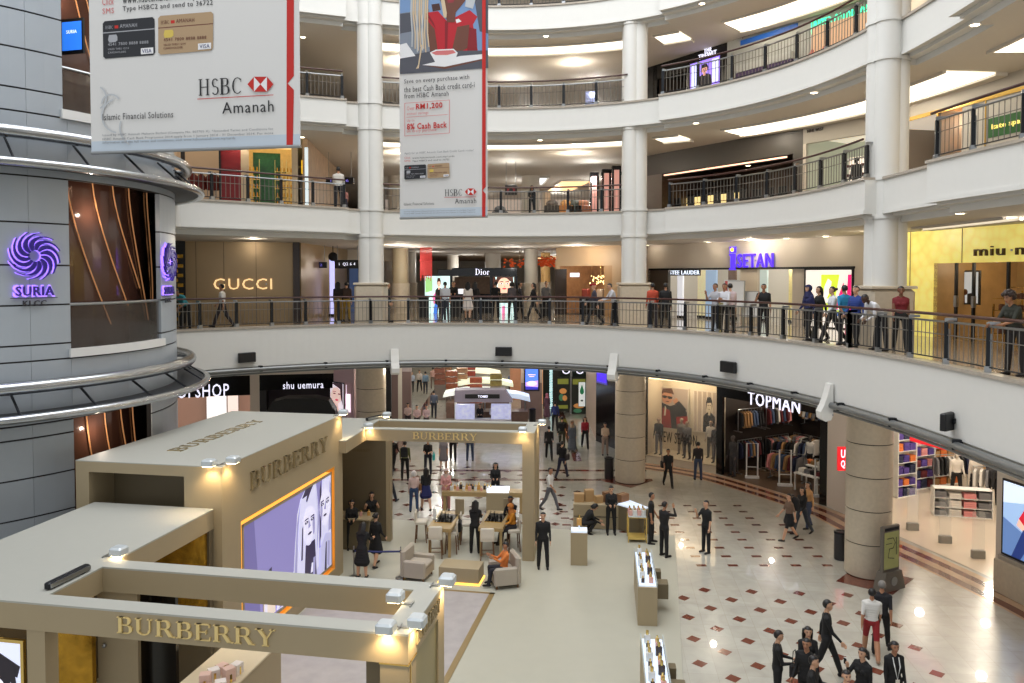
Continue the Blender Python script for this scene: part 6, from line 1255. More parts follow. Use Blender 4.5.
# ---------------------------------------------------------------- hanging bank banners, drawn on their cloth
class Banner:
    def __init__(s, xl, xr, yb, Yl, Yr, label, ztop=27.0):
        a = atY(xl, yb, Yl); b = atY(xr, yb, Yr); s.W = Wall((a.x, a.y), (b.x, b.y)); s.zb = a.z; s.L = s.W.L
        s.root = thing('hanging_banner', label, 'banner', (a.x, a.y, s.zb), s.W.rz); m = MB()
        m.box(0, s.L, 0, .012, 0, ztop - s.zb); m.build('cloth', [mat('banner cloth white', (221, 220, 218), .7, noise=.015, scale=1)], s.root)
        m = MB(); m.tube([(0, .006, .02), (s.L, .006, .02)], .035, 8); m.build('weight_tube', [STEEL], s.root); m = MB(); m.box(.005, s.L - .005, -.004, 0, .04, .26); m.build('hem', [mat('banner hem', (196, 208, 220), .5)], s.root)
        s.m = MB(); s.k = 0; s.pal = []; s.yb = yb
    def col(s, c):
        if c not in s.pal: s.pal.append(c)
        return s.pal.index(c)
    def q(s, px, py): u, z = s.W.P(px, py); return u, z - s.zb
    def poly(s, pts, c):
        P = [s.q(*p) for p in pts]; ar = sum(P[j][0] * P[(j + 1) % len(P)][1] - P[(j + 1) % len(P)][0] * P[j][1] for j in range(len(P)))
        if ar < 0: P = P[::-1]
        s.k += 1; s.m.poly([(u, -.006 - .0006 * s.k, z) for u, z in P], s.col(c))
    def text(s, body, x0, y0, x1, y1, c, serif=False, bold=0):
        ym = (y0 + y1) / 2; a = s.q(x0, ym)[0]; b = s.q(x1, ym)[0]; z1 = s.q((x0 + x1) / 2, y0)[1]; z0 = s.q((x0 + x1) / 2, y1)[1]; s.k += 1
        v, f = serif_text(body, b - a, z1 - z0, .002) if serif else flat_text(body, b - a, z1 - z0, .002, bold)
        s.m.add(v, f, s.col(c), ((a + b) / 2, -.008 - .0006 * s.k, (z0 + z1) / 2))
    def done(s, pal): s.m.build('print', [pal[c] for c in s.pal], s.root)
    def cables(s, ztop=27):
        for u in (.15, s.L - .15): m = MB(); m.tube([(u, .006, ztop - s.zb), (u, .006, ztop - s.zb + 1.8)], .01, 4); m.build('cable', [STEEL], s.root)
BP = dict(red=mat('print red', (196, 36, 28), .6), black=mat('print black', (30, 30, 34), .6), grey=mat('print grey', (128, 130, 136), .6), pale=mat('print pale grey', (192, 196, 200), .6), white=mat('print white', (236, 236, 238), .6), pink=mat('print pink', (214, 120, 120), .6),
          gold=mat('print card gold', (178, 150, 116), .5), card=mat('print card black', (34, 36, 42), .5), silver=mat('print silver', (170, 172, 178), .5), yellow=mat('print yellow', (216, 190, 90), .5), navy=mat('print navy', (30, 40, 110), .5),
          sky=mat('print sky blue', (120, 152, 196), .6), brown=mat('print brown', (110, 66, 52), .6), dbrown=mat('print dark brown', (74, 44, 38), .6), dress=mat('print dress red', (186, 30, 44), .6), dressd=mat('print dress dark red', (136, 22, 34), .6), noodle=mat('print noodle cream', (214, 192, 160), .6), table=mat('print table grey', (84, 86, 96), .6), lip=mat('print lips', (150, 50, 60), .6), shadow=mat('print blue grey', (132, 140, 154), .6))
def hexlogo(b, x0, y0, x1, y1):
    h = (x1 - x0); a, c, ym = x0 + h * .25, x1 - h * .25, (y0 + y1) / 2
    b.poly([(x0, ym), (a, y0), (a, y1)], 'red'); b.poly([(x1, ym), (c, y0), (c, y1)], 'red'); b.poly([(a, y0), (c, y0), (c, y1), (a, y1)], 'white'); b.poly([(a, y0), (c, y0), ((a + c) / 2, ym)], 'red'); b.poly([(a, y1), (c, y1), ((a + c) / 2, ym)], 'red')
def bank_card(b, P, body, tcol):
    (x0, y0), (x1, y1), (x2, y2), (x3, y3) = P
    def L(u, v): xa, ya = x0 + (x1 - x0) * u, y0 + (y1 - y0) * u; xb, yb = x3 + (x2 - x3) * u, y3 + (y2 - y3) * u; return (xa + (xb - xa) * v, ya + (yb - ya) * v)
    r = .04; b.poly([L(r, 0), L(1 - r, 0), L(1, r * 1.5), L(1, 1 - r * 1.5), L(1 - r, 1), L(r, 1), L(0, 1 - r * 1.5), L(0, r * 1.5)], body)
    b.poly([L(0, .3), L(1, .3), L(1, .325), L(0, .325)], tcol)
    def T(s_, u0, v0, u1, v1, c, serif=False): p, q = L((u0 + u1) / 2, v0), L((u0 + u1) / 2, v1); b.text(s_, L(u0, .5)[0], p[1], L(u1, .5)[0], q[1], c, serif)
    T('HSBC', .05, .13, .2, .22, tcol, True); b.poly([L(.23, .14), L(.3, .14), L(.3, .22), L(.23, .22)], 'red'); T('AMANAH', .33, .12, .66, .22, tcol)
    b.poly([L(.12, .38), L(.26, .38), L(.28, .44), L(.28, .54), L(.24, .58), L(.12, .58), L(.1, .5)], 'yellow' if body == 'gold' else 'silver')
    T('4541 7800 8888 8888', .1, .6, .88, .68, tcol); T('VALID THRU 12/14', .1, .74, .5, .79, tcol); T('CARDHOLDER', .1, .83, .45, .88, tcol)
    b.poly([L(.73, .8), L(.97, .8), L(.97, .96), L(.73, .96)], 'white'); T('VISA', .76, .83, .94, .93, 'navy')
B1 = Banner(91.5, 300.5, 154, 16.9, 16.0, 'huge white bank banner with two payment cards and red stripe, hanging at upper left')
b = B1
b.poly([(287.6, -420), (294.4, -420), (294, 76), (287.8, 83.5), (294, 90), (293, 147), (286.6, 147)], 'red')
b.text('Click', 102.5, -2, 114, 5, 'pink'); b.text('www.hsbcamanah.com.my/cards', 123, -7, 213, 3, 'black'); b.text('SMS', 102.8, 8.2, 114.2, 13.6, 'pink'); b.text('Type HSBC2 and send to 36722', 123, 3.2, 213, 9.6, 'black')
bank_card(b, ((103, 21.5), (154.7, 17), (155.4, 55), (103.6, 59)), 'card', 'silver'); bank_card(b, ((158.6, 16.3), (213.7, 11.8), (213.3, 50.4), (158.8, 55)), 'gold', 'brown')
b.text('HSBC', 199, 78.5, 243.5, 95, 'black', True); hexlogo(b, 248, 77, 274, 92); b.poly([(198, 99), (274, 94.8), (274, 95.5), (198, 99.7)], 'red'); b.text('Amanah', 223, 101.5, 274.3, 113, 'black')
b.text('Islamic Financial Solutions', 103.6, 112.8, 174, 119.2, 'black')
for k, s_ in enumerate(('Issued by HSBC Amanah Malaysia Berhad (Company No. 807705-X). *Amended Terms and Conditions for', 'HSBC Amanah Cash Back Programme 2014 apply from 1 January 2014 - 31 December 2014. For more', 'information and the full terms and conditions, visit www.hsbcamanah.com.my/cards')):
    b.text(s_, 103.6, 131 + k * 4.2, 274 - (38 if k == 2 else 0), 134 + k * 4.2, 'grey')
for cx, cy, r0, a0, a1 in ((95, 98, 13, -60, 60), (120, 116, 18, 100, 250), (140, 128, 20, 120, 200), (112, 104, 10, 180, 330)):
    n = 10; b.poly([(cx + r0 * math.cos(R(a0 + (a1 - a0) * i / n)), cy + r0 * math.sin(R(a0 + (a1 - a0) * i / n))) for i in range(n + 1)] + [(cx + (r0 - 1.6) * math.cos(R(a1 + (a0 - a1) * i / n)), cy + (r0 - 1.6) * math.sin(R(a1 + (a0 - a1) * i / n))) for i in range(n + 1)], 'pale')
b.text('www', 106, -28, 170, -16, 'black'); b.cables(); b.done(BP)
B2 = Banner(400, 487.5, 219, 21.2, 20.5, 'tall narrow bank banner with a child in red eating noodles, beside left pillar')
b = B2
def P_(x, y): return (290 + x / 4.452, y / 4.452)      # positions noted on an enlarged view of the banner
b.poly([P_(490, -700), P_(883, -700), P_(883, 303), P_(490, 330)], 'sky'); b.poly([P_(490, 60), P_(620, 40), P_(640, 240), P_(490, 260)], 'shadow'); b.poly([P_(490, 62), P_(540, 56), P_(545, 140), P_(490, 150)], 'table')
b.poly([P_(630, 20), P_(665, 15), P_(672, 45), P_(636, 52)], 'dbrown'); b.poly([P_(820, -10), P_(883, -20), P_(883, 150), P_(845, 140)], 'table')
b.poly([P_(600, 58), P_(660, 50), P_(700, 95), P_(720, 85), P_(800, 45), P_(835, 75), P_(815, 110), P_(838, 235), P_(700, 250), P_(655, 240), P_(640, 130), P_(605, 85)], 'dress'); b.poly([P_(690, 95), P_(705, 95), P_(700, 240), P_(690, 240)], 'dressd'); b.poly([P_(790, 120), P_(830, 130), P_(835, 232), P_(790, 236)], 'dressd'); b.poly([P_(600, 58), P_(630, 100), P_(650, 130), P_(640, 100), P_(618, 66)], 'dressd')
b.poly([P_(738, 88), P_(752, 84), P_(764, 96), P_(742, 104)], 'white')
b.poly([P_(610, 90), P_(645, 130), P_(660, 235), P_(625, 240)], 'brown'); b.poly([P_(745, 120), P_(800, 110), P_(790, 215), P_(735, 245), P_(722, 225)], 'brown')
b.poly([P_(680, -60), P_(800, -70), P_(780, 5), P_(735, 60), P_(690, 50), P_(668, 0)], 'brown'); b.poly([P_(690, 40), P_(740, 40), P_(735, 100), P_(700, 100)], 'brown'); b.poly([P_(700, -4), P_(735, -8), P_(728, 12), P_(704, 14)], 'lip'); b.poly([P_(660, -100), P_(820, -110), P_(800, -50), P_(675, -40)], 'dbrown'); b.poly([P_(790, -40), P_(832, -20), P_(815, 40), P_(780, 30)], 'pale')
b.poly([P_(690, -42), P_(708, -44), P_(706, -34), P_(692, -32)], 'black'); b.poly([P_(750, -44), P_(770, -44), P_(768, -34), P_(752, -34)], 'black')
b.poly([P_(490, 255), P_(620, 230), P_(883, 225), P_(883, 303), P_(490, 330)], 'table'); b.poly([P_(590, 290), P_(760, 250), P_(858, 242), P_(860, 262), P_(690, 298)], 'white'); b.poly([P_(600, 292), P_(690, 298), P_(860, 263), P_(862, 268), P_(690, 308)], 'brown')
b.poly([P_(624, 235), P_(650, 222), P_(730, 218), P_(748, 236), P_(732, 278), P_(650, 282)], 'white'); b.poly([P_(630, 236), P_(655, 227), P_(728, 224), P_(740, 236), P_(700, 246), P_(650, 246)], 'pink'); b.poly([P_(490, 200), P_(520, 192), P_(560, 250), P_(490, 262)], 'white')
for k in range(9):
    x0 = 540 + k * 9; x1 = 545 + k * 7 + (k % 3) * 6; b.poly([P_(x0, -60), P_(x0 + 8, -60), P_(x0 + 4, 60), P_(x1 + 4, 150), P_(x1 + 2 + k, 210 + 8 * (k % 4)), P_(x1 - 3 + k, 210 + 8 * (k % 4)), P_(x1 - 2, 150), P_(x0 - 3, 60)], 'noodle' if k % 3 else 'pale')
b.poly([P_(585, 200), P_(592, 200), P_(575, 305), P_(562, 308), P_(572, 290)], 'noodle'); b.poly([P_(668, -30), P_(684, -30), P_(700, 60), P_(698, 80), P_(686, 80)], 'noodle')
b.poly([(482.8, -420), (486, -420), (486, 187), (483, 190.5), (486, 194), (485.6, 217), (482.4, 217)], 'red')
b.text('Save on every purchase with', 404.6, 77.2, 469.6, 82.8, 'black'); b.text('the best Cash Back credit card-i', 404.6, 84.6, 475, 90.2, 'black'); b.text('from HSBC Amanah', 404.8, 92.6, 449, 97.4, 'black')
for p, q in (((405, 103.3), (450, 100)), ((405, 136), (450, 133)), ((407, 117.3), (448, 114.5))): b.poly([p, q, (q[0], q[1] + .45), (p[0], p[1] + .45)], 'pink')
for x, y0, y1 in ((405, 103.3, 136), (449.6, 100, 133)): b.poly([(x, y0), (x + .5, y0), (x + .5, y1), (x, y1)], 'pink')
b.text('Over', 407.5, 106.5, 415, 110.5, 'pink'); b.text('RM1,200', 416.4, 103.2, 443, 109.8, 'red', bold=.025); b.text('annual savings', 407.5, 112, 429, 115.6, 'pink'); b.text('Up to', 407.5, 119.3, 415, 122.6, 'pink'); b.text('8% Cash Back', 407.5, 122.8, 447.5, 129, 'red', bold=.025); b.text('on every purchase', 407.5, 129.2, 437, 133, 'pink')
b.text('Apply for an HSBC Amanah Cash Back Credit Card-i today!', 405, 151, 474, 153.6, 'grey'); b.text('Click', 405, 157, 411, 159, 'pink'); b.text('www.hsbcamanah.com.my/cards', 413, 156.4, 455, 158.6, 'black'); b.text('SMS', 405, 160.2, 411, 162, 'pink'); b.text('Type HSBC2 and send to 36722', 413, 159.6, 450, 161.8, 'black')
bank_card(b, ((404.8, 165.6), (426.6, 164.6), (426.8, 178.4), (405, 179.8)), 'card', 'silver'); bank_card(b, ((428, 164.4), (450, 163), (450.2, 177.2), (428.2, 178.6)), 'gold', 'brown')
b.text('HSBC', 445.5, 189.5, 463.6, 196.2, 'black', True); hexlogo(b, 465.5, 188.6, 477.3, 195.4); b.poly([(445, 197.4), (477, 196.8), (477, 197.2), (445, 197.8)], 'red'); b.text('Amanah', 455.8, 198.6, 477, 203.6, 'black'); b.text('Islamic Financial Solutions', 405, 202.6, 435, 205.4, 'black')
for k in range(2): b.text('Issued by HSBC Amanah Malaysia Berhad. Amended Terms and Conditions for Cash Back Programme', 405, 210.4 + 2 * k, 476, 211.8 + 2 * k, 'grey')
b.cables(); b.done(BP)
# ---------------------------------------------------------------- pipe, fins and speakers along the first gallery
t = thing('ring_pipe', 'grey pipe running along the underside of the first gallery fascia', 'pipe', tuple(ringp(1, 60, -.1, LV[1] - 1.5))); m = MB(); o0 = ringp(1, 60, -.1, LV[1] - 1.5)
m.tube([tuple(ringp(1, th, -.1, LV[1] - 1.52) - o0) for th in thetas(1, -50, 150, 2)], .085, 10); m.build('pipe', [mat('pipe grey', (128, 130, 130), .3, .6)], t, True)
m = MB(); m.tube([tuple(ringp(1, th, -.02, LV[1] - 1.68) - o0) for th in thetas(1, -50, 150, 2)], .035, 6); m.build('lower_pipe', [mat('pipe grey', (128, 130, 130), .3, .6)], t, True)
for th in range(-48, 150, 12): m = MB(); c = ringp(1, th, -.06, LV[1] - 1.5) - o0; m.box(-.05, .05, -.1, .1, -.11, .11, 0, tuple(c), R(th + 90)); m.build('clamp', [DKSTEEL], t)
def gp_(px, off, l=1):     # a place on the gallery edge line, off metres behind it, in the image column px
    d = ray(px, 300); best = None
    for i in range(-450, 1500):
        th = i / 10; p = ringp(l, th, off); e = abs(d.x * p.y / d.y - p.x)
        if p.y > 4 and (best is None or e < best[0]): best = (e, p, th)
    return best[1], best[2]
for px, py, lab in ((394, 368, 'left of the middle'), (615, 368, 'by the centre pillar'), (832, 385, 'near the right pillar')):
    z = LV[1] - 1.5; p, th = gp_(px, -.02); p.z = z
    t = thing('fascia_fin', 'white curved fin bracket on the first gallery fascia, %s' % lab, 'bracket', tuple(p), R(th + 90)); m = MB()
    pr = [(0, .55), (-.08, .55), (-.14, .3), (-.24, .0), (-.34, -.2), (-.32, -.38), (-.2, -.46), (-.06, -.42), (0, -.3)]
    n = len(pr); vs = [(x, -y * 0 + 0, 0) for x, y in pr]
    q = [(y_, z_) for y_, z_ in pr]; V = [(-.16, y_ * -1 if False else y_, z_) for y_, z_ in q] + [(.16, y_, z_) for y_, z_ in q]
    m.add(V, [tuple(range(n)), tuple(range(2 * n - 1, n - 1, -1))] + [(i, n + i, n + (i + 1) % n, (i + 1) % n) for i in range(n)], 0, (0, 0, 0), math.pi); m.build('fin', [PAINT], t); m = MB(); m.box(-.17, .17, -.0, .03, -.3, -.26); m.build('clip', [STEEL], t)
for px, py, lab in ((245, 357, 'at the left near the tower'), (504, 351, 'at the middle'), (731, 366.5, 'below the department store'), (957, 421, 'at the far right')):
    p, th = gp_(px, -.02); d = ray(px, py); p.z = CAMZ + d.z * p.y / d.y
    t = thing('wall_speaker', 'flat black speaker on the first gallery fascia, %s' % lab, 'speaker', tuple(p), R(th - 90 - (30 if px > 900 else 0)), 'black fascia speakers')
    m = MB(); m.bbox(-.33, .33, -.16, -.03, -.19, .17, .02); m.build('cabinet', [BLACK], t); m = MB(); m.box(-.05, .05, -.04, .02, -.05, .05); m.build('wall_mount', [DKSTEEL], t)
# ---------------------------------------------------------------- inside the kiosk
BRASS = mat('tan wood veneer', (172, 146, 100), .4, noise=.1, scale=6)
def bottle(p, s=1.0, c=None, lab='', grp=None):
    t = thing('perfume_bottle', lab, 'bottle', p, 0, grp); m = MB(); m.bbox(-.035 * s, .035 * s, -.02 * s, .02 * s, 0, .1 * s, .008 * s); m.build('glass_body', [c], t); m = MB(); m.cyl(0, 0, .1 * s, .145 * s, .016 * s, n=10); m.build('cap', [GOLD], t); return t
BOT = [mat('bottle rose', (222, 170, 160), .15), mat('bottle amber', (210, 160, 90), .15), mat('bottle clear', (226, 226, 222), .1), mat('bottle dark', (60, 46, 44), .15), mat('bottle red', (190, 40, 50), .2)]
BN = ['rose', 'amber', 'clear', 'dark', 'red']
cnt = at(483, 512, .02); ca, cb = atY(443, 500, 30.6), atY(524, 500, 30.2)
t = thing('perfume_counter', 'long tan perfume counter with a lit white middle behind the far kiosk frame', 'counter', ((ca.x + cb.x) / 2, 30.4, 0.0), R(-4)); Lc = (cb.x - ca.x) / 2
m = MB(); m.bbox(-Lc, Lc, -.3, .3, .62, .8, .01); m.build('top', [BRASS], t); m = MB(); m.bbox(.15, 1.02, -.36, .3, 0, .78); m.build('body', [TAUPE], t); m = MB(); m.box(.17, 1.0, -.34, .25, .8, .9); m.build('lit_case', [em('white lit case', (230, 240, 255), 1.2)], t)
for x in (-Lc + .1, Lc - .1): m = MB(); m.box(x - .05, x + .05, -.25, .25, 0, .62); m.build('leg', [BRASS], t)
for k in range(16):
    x = -Lc + .12 + k * .115; bottle((t.location.x + x, t.location.y + x * -.07 + (.1 if k % 2 else -.12), .8), 1.3 + .25 * (k % 3), BOT[(k * 3) % 4], '%s perfume bottle on the tan counter, %s from left' % (BN[(k * 3) % 4], ORD[k] if k < 10 else ORD[k - 10].replace('first', 'eleventh').replace('second', 'twelfth').replace('third', 'thirteenth').replace('fourth', 'fourteenth').replace('fifth', 'fifteenth').replace('sixth', 'sixteenth')), 'perfume bottles on the tan counter')
t = thing('gift_bag', 'small red gift bag at the left end of the perfume counter', 'bag', (ca.x + .25, 30.55, .8)); m = MB(); m.bbox(-.1, .1, -.06, .06, 0, .26, .01); m.build('bag', [mat('gift red', (196, 30, 40), .4)], t); m = MB(); m.tube([(-.05, 0, .26), (-.04, 0, .34), (.04, 0, .34), (.05, 0, .26)], .008, 5); m.build('handle', [mat('gift red', (196, 30, 40), .4)], t)
FABRIC = mat('light grey upholstery', (176, 166, 152), .8, noise=.05); WOODL = mat('brown wood legs', (110, 76, 48), .4); CREAMS = mat('cream stool seat', (222, 214, 200), .6)
def makeup_table(px, py, lab):
    p = at(px, py, .95); t = thing('makeup_table', lab, 'table', (p.x, p.y, .02), BRZ + R(3)); m = MB(); m.bbox(-.4, .4, 0, 1.9, .83, .95, .01); m.build('top', [BRASS], t)
    for a in (-.32, .32):
        for b_ in (.1, 1.8): m = MB(); m.box(a - .04, a + .04, b_ - .04, b_ + .04, 0, .83); m.build('leg', [BRASS], t)
    m = MB(); m.box(.2, .5, 1.6, 1.65, .95, 1.45); m.build('mirror', [TAUPE], t)
    M_ = Matrix.Translation(t.location) @ Matrix.Rotation(t.rotation_euler.z, 4, 'Z')
    for k in range(14):
        q = M_ @ Vector((-.2 + .13 * (k % 4), .7 + .2 * (k // 4), .952)); c = thing('makeup_brush_pot', 'black makeup item in the display on %s, row %s place %s' % (lab.split(' beside')[0].replace('tan ', ''), ORD[k // 4], ORD[k % 4]), 'cosmetics', tuple(q), 0, 'black cosmetics on the ' + lab[:24]); m = MB(); m.cyl(0, 0, 0, .08, .024, n=8); m.build('pot', [BLACK if k % 3 else STEEL], c); m = MB()
        for j in range(3): m.tube([(.01 * (j - 1), 0, .08), (.02 * (j - 1), .01, .16)], .004, 4)
        m.build('brushes', [BLACK], c)
    q = M_ @ Vector((0, 1.1, .95)); c = thing('display_tray', 'low black cosmetics tray on ' + lab.split(' beside')[0], 'tray', (q.x, q.y, q.z), BRZ); m = MB(); m.bbox(-.28, .3, -.52, .45, 0, .006); m.build('tray', [GLOSSBLACK], c); m = MB(); m.box(-.28, .3, -.53, -.52, 0, .02); m.build('rim', [GOLD], c)
    return t
makeup_table(439, 529, 'left tan makeup table beside the empty stools'); makeup_table(490.5, 528.5, 'right tan makeup table beside the seated customers')
t = thing('tablet_stand', 'white upright tablet stand on the left makeup table', 'tablet', tuple(at(434.5, 519.5, .972))); t.location.z = .972; m = MB(); m.bbox(-.05, .05, -.01, .01, .02, .36, .005); m.build('tablet', [WHITE], t); m = MB(); m.box(-.06, .06, -.05, .05, 0, .02); m.build('foot', [STEEL], t)
STOOL = []
def stool(px, py, yaw, lab):
    p = at(px, py, .02); t = thing('bar_stool', lab, 'stool', tuple(p), R(yaw), 'cream bar stools with brown legs')
    m = MB(); m.bbox(-.22, .22, -.2, .2, .62, .72, .03); m.build('seat', [CREAMS], t); m = MB(); m.bbox(-.22, .22, .16, .22, .7, 1.05, .03); m.build('backrest', [CREAMS], t)
    for a in (-1, 1):
        for b_ in (-1, 1): m = MB(); m.tube([(a * .17, b_ * .15, .63), (a * .21, b_ * .19, 0)], .02, 6); m.build('leg', [WOODL], t)
    m = MB(); m.tube([(-.2, -.18, .22), (.2, -.18, .22)], .014, 5); m.tube([(-.2, .18, .22), (.2, .18, .22)], .014, 5); m.build('footrest', [WOODL], t); return t
for a in ((421.5, 541, 90, 'cream bar stool left of the left makeup table'), (436, 557, 180, 'cream bar stool in front of the left makeup table'), (452, 552, -95, 'cream bar stool with a black bag, right of the left makeup table'), (487.5, 559, 180, 'cream bar stool in front of the right makeup table'), (513.5, 550, -80, 'cream bar stool carrying the customer in orange'), (466.5, 543, 90, 'cream bar stool behind the standing attendant in black')): stool(*a)
p = at(454, 552, .02); t = thing('handbag', 'black bag hanging on the back of a cream stool', 'bag', (p.x + .12, p.y + .02, .62), R(-95)); m = MB(); m.bbox(-.18, .18, .0, .12, .1, .45, .05); m.build('bag', [BLACK], t); m = MB(); m.tube([(-.1, .06, .44), (-.06, .04, .6), (.06, .04, .6), (.1, .06, .44)], .012, 5); m.build('strap', [BLACK], t)
def armchair(px, py, yaw, lab):
    p = at(px, py, .02); t = thing('armchair', lab, 'armchair', tuple(p), R(yaw), 'light grey armchairs'); m = MB(); m.bbox(-.36, .36, -.36, .34, .12, .4, .05); m.build('base', [FABRIC], t); m = MB(); m.bbox(-.29, .29, -.38, .28, .4, .5, .04); m.build('seat_cushion', [FABRIC], t)
    m = MB(); m.bbox(-.42, .42, .26, .42, .12, .92, .07); m.build('backrest', [FABRIC], t)
    for a in (-1, 1): m = MB(); m.bbox(min(a * .3, a * .43), max(a * .3, a * .43), -.38, .32, .12, .62, .05); m.build('armrest', [FABRIC], t)
    for a in (-.34, .34):
        for b_ in (-.3, .32): m = MB(); m.cyl(a, b_, 0, .12, .025, n=8); m.build('leg', [WOODL], t)
armchair(418, 577, 75, 'empty light grey armchair left of the low taupe table'); armchair(504, 584, -75, 'light grey armchair right of the low table, with a customer in orange')
p = at(461.5, 580, .02); t = thing('low_table', 'low taupe block table with a glowing amber base strip', 'table', tuple(p), BRZ); m = MB(); m.bbox(-.6, .6, -.35, .35, .06, .48, .01); m.build('block', [TAUPE], t); m = MB(); m.box(-.63, .63, -.38, .38, 0, .05); m.build('glow_strip', [em('amber base glow', (255, 200, 90), 1.6)], t)
for k, (px, py, lab) in enumerate(((354, 577.5, 'left'), (401, 578, 'right'))):
    p = at(px, py, .02); t = thing('barrier_post', 'slim steel rope barrier post, %s one near the tall kiosk box' % lab, 'barrier post', tuple(p)); m = MB(); m.cyl(0, 0, 0, .95, .022, n=10); m.build('pole', [STEEL], t, True); m = MB(); m.lathe([(.17, 0), (.16, .03), (.03, .05)], 16); m.build('foot', [STEEL], t)
pa, pb = at(354, 577.5, .02), at(401, 578, .02); t = thing('barrier_belt', 'dark blue barrier belt between the two slim posts', 'belt', ((pa.x + pb.x) / 2, (pa.y + pb.y) / 2, .82)); d = (pb - pa) / 2; m = MB(); m.tube([(-d.x, -d.y, .0), (0, 0, -.02), (d.x, d.y, .0)], .028, 6); m.build('belt', [mat('belt blue', (24, 34, 92), .6)], t); m = MB(); m.box(-d.x - .03, -d.x + .03, -d.y - .03, -d.y + .03, -.04, .04); m.box(d.x - .03, d.x + .03, d.y - .03, d.y + .03, -.04, .04); m.build('clip', [BLACK], t)
# alcove counter on the left of the far frame
p = BW(-7.0, 14.0); t = thing('alcove_counter', 'low taupe counter in the dark alcove beside the tall kiosk box', 'counter', (p.x, p.y, 0.02), BRZ); m = MB(); m.bbox(-.3, 1.2, -.2, .5, 0, 1.0, .02); m.build('body', [TAUPED], t); m = MB(); m.bbox(-.35, 1.25, -.25, .55, 1.0, 1.05, .01); m.build('top', [TAUPE], t)
M_ = Matrix.Translation(t.location) @ Matrix.Rotation(BRZ, 4, 'Z')
for k in range(6): bottle(tuple(M_ @ Vector((-.15 + k * .24, .1 + .1 * (k % 2), 1.05))), 1.4, BOT[k % 4], '%s bottle on the alcove counter, %s from left' % (BN[k % 4], ORD[k]), 'bottles in the alcove')
# pedestals and display tables on the pale kiosk floor
LIT = em('white lit top', (206, 218, 235), .6)
p = at(579, 563, .02); t = thing('display_pedestal', 'tall taupe pedestal with a glowing white top and one bottle', 'pedestal', tuple(p), R(-5)); m = MB(); m.bbox(-.26, .26, -.22, .22, 0, 1.02, .005); m.build('body', [TAUPE], t); m = MB(); m.box(-.25, .25, -.21, .21, 1.02, 1.07); m.box(-.02, .02, -.02, .02, 1.07, 1.2); m.build('lit_top', [LIT], t)
bottle((p.x, p.y, 1.22), 2.2, BOT[1], 'large amber bottle on top of the glowing pedestal')
p = at(602, 528, .02); t = thing('sales_counter', 'taupe corner counter with boxes near the big column', 'counter', (p.x, p.y + .2, .02), R(-6))
m = MB(); m.bbox(-1.0, .6, -.3, .35, 0, .86, .01); m.build('front_section', [TAUPE], t); m = MB(); m.prism([(.6, -.3), (1.3, -1.0), (1.75, -.55), (1.05, .35), (.6, .35)], 0, .86); m.build('corner_section', [TAUPED], t)
m = MB(); m.box(-.98, .58, -.31, -.3, .42, .44); m.build('groove', [BLACK], t); m = MB(); m.prism([(.55, -.25), (1.25, -.9), (1.62, -.55), (1.0, .3)], .86, .9); m.build('lit_top', [LIT], t)
M_ = Matrix.Translation(t.location) @ Matrix.Rotation(R(-6), 4, 'Z')
for k, (x, y, a, h, c) in enumerate(((-.8, .05, .18, .3, 'tan'), (-.45, .15, .16, .42, 'tan'), (-.1, 0, .14, .25, 'tan'), (.2, .15, .15, .36, 'brown'), (.75, .15, .2, .26, 'brown'))):
    q = M_ @ Vector((x, y, .862 if x < .5 else .902)); b_ = thing('gift_box', '%s cardboard box on the taupe corner counter, %s from left' % (c, ORD[k]), 'box', tuple(q), R(10 * k)); m = MB(); m.bbox(-a, a, -a * .7, a * .7, 0, h, .005); m.build('box', [mat('cardboard ' + c, (176, 142, 98) if c == 'tan' else (130, 92, 62), .7)], b_); m = MB(); m.box(-a * 1.01, a * 1.01, -.015, .015, h, h + .003); m.build('tape', [BRASS], b_)
p = at(637, 541, .02); t = thing('glass_table', 'gold framed glass display table in front of the corner counter', 'table', tuple(p), R(-5)); m = MB()
for x in (-.3, .3):
    for y in (-.2, .5): m.box(x - .015, x + .015, y - .015, y + .015, 0, .86)
m.box(-.31, .31, -.21, -.19, .84, .86); m.box(-.31, .31, .49, .51, .84, .86); m.box(-.31, -.29, -.2, .5, .84, .86); m.box(.29, .31, -.2, .5, .84, .86); m.build('frame', [GOLD], t); m = MB(); m.box(-.3, .3, -.2, .5, .86, .875); m.build('glass_top', [glass('pale glass top', (220, 230, 230), .5)], t); m = MB(); m.box(-.29, .29, -.18, .48, .1, .13); m.build('shelf', [mat('yellow gold shelf', (210, 180, 100), .3)], t)
for k in range(8): bottle((p.x - .22 + .15 * (k % 4), p.y + .25 * (k // 4), .896), 1.8, BOT[2 if k % 2 else 0], '%s bottle on the gold framed glass table, place %s' % (BN[2 if k % 2 else 0], ORD[k]), 'bottles on the glass table')
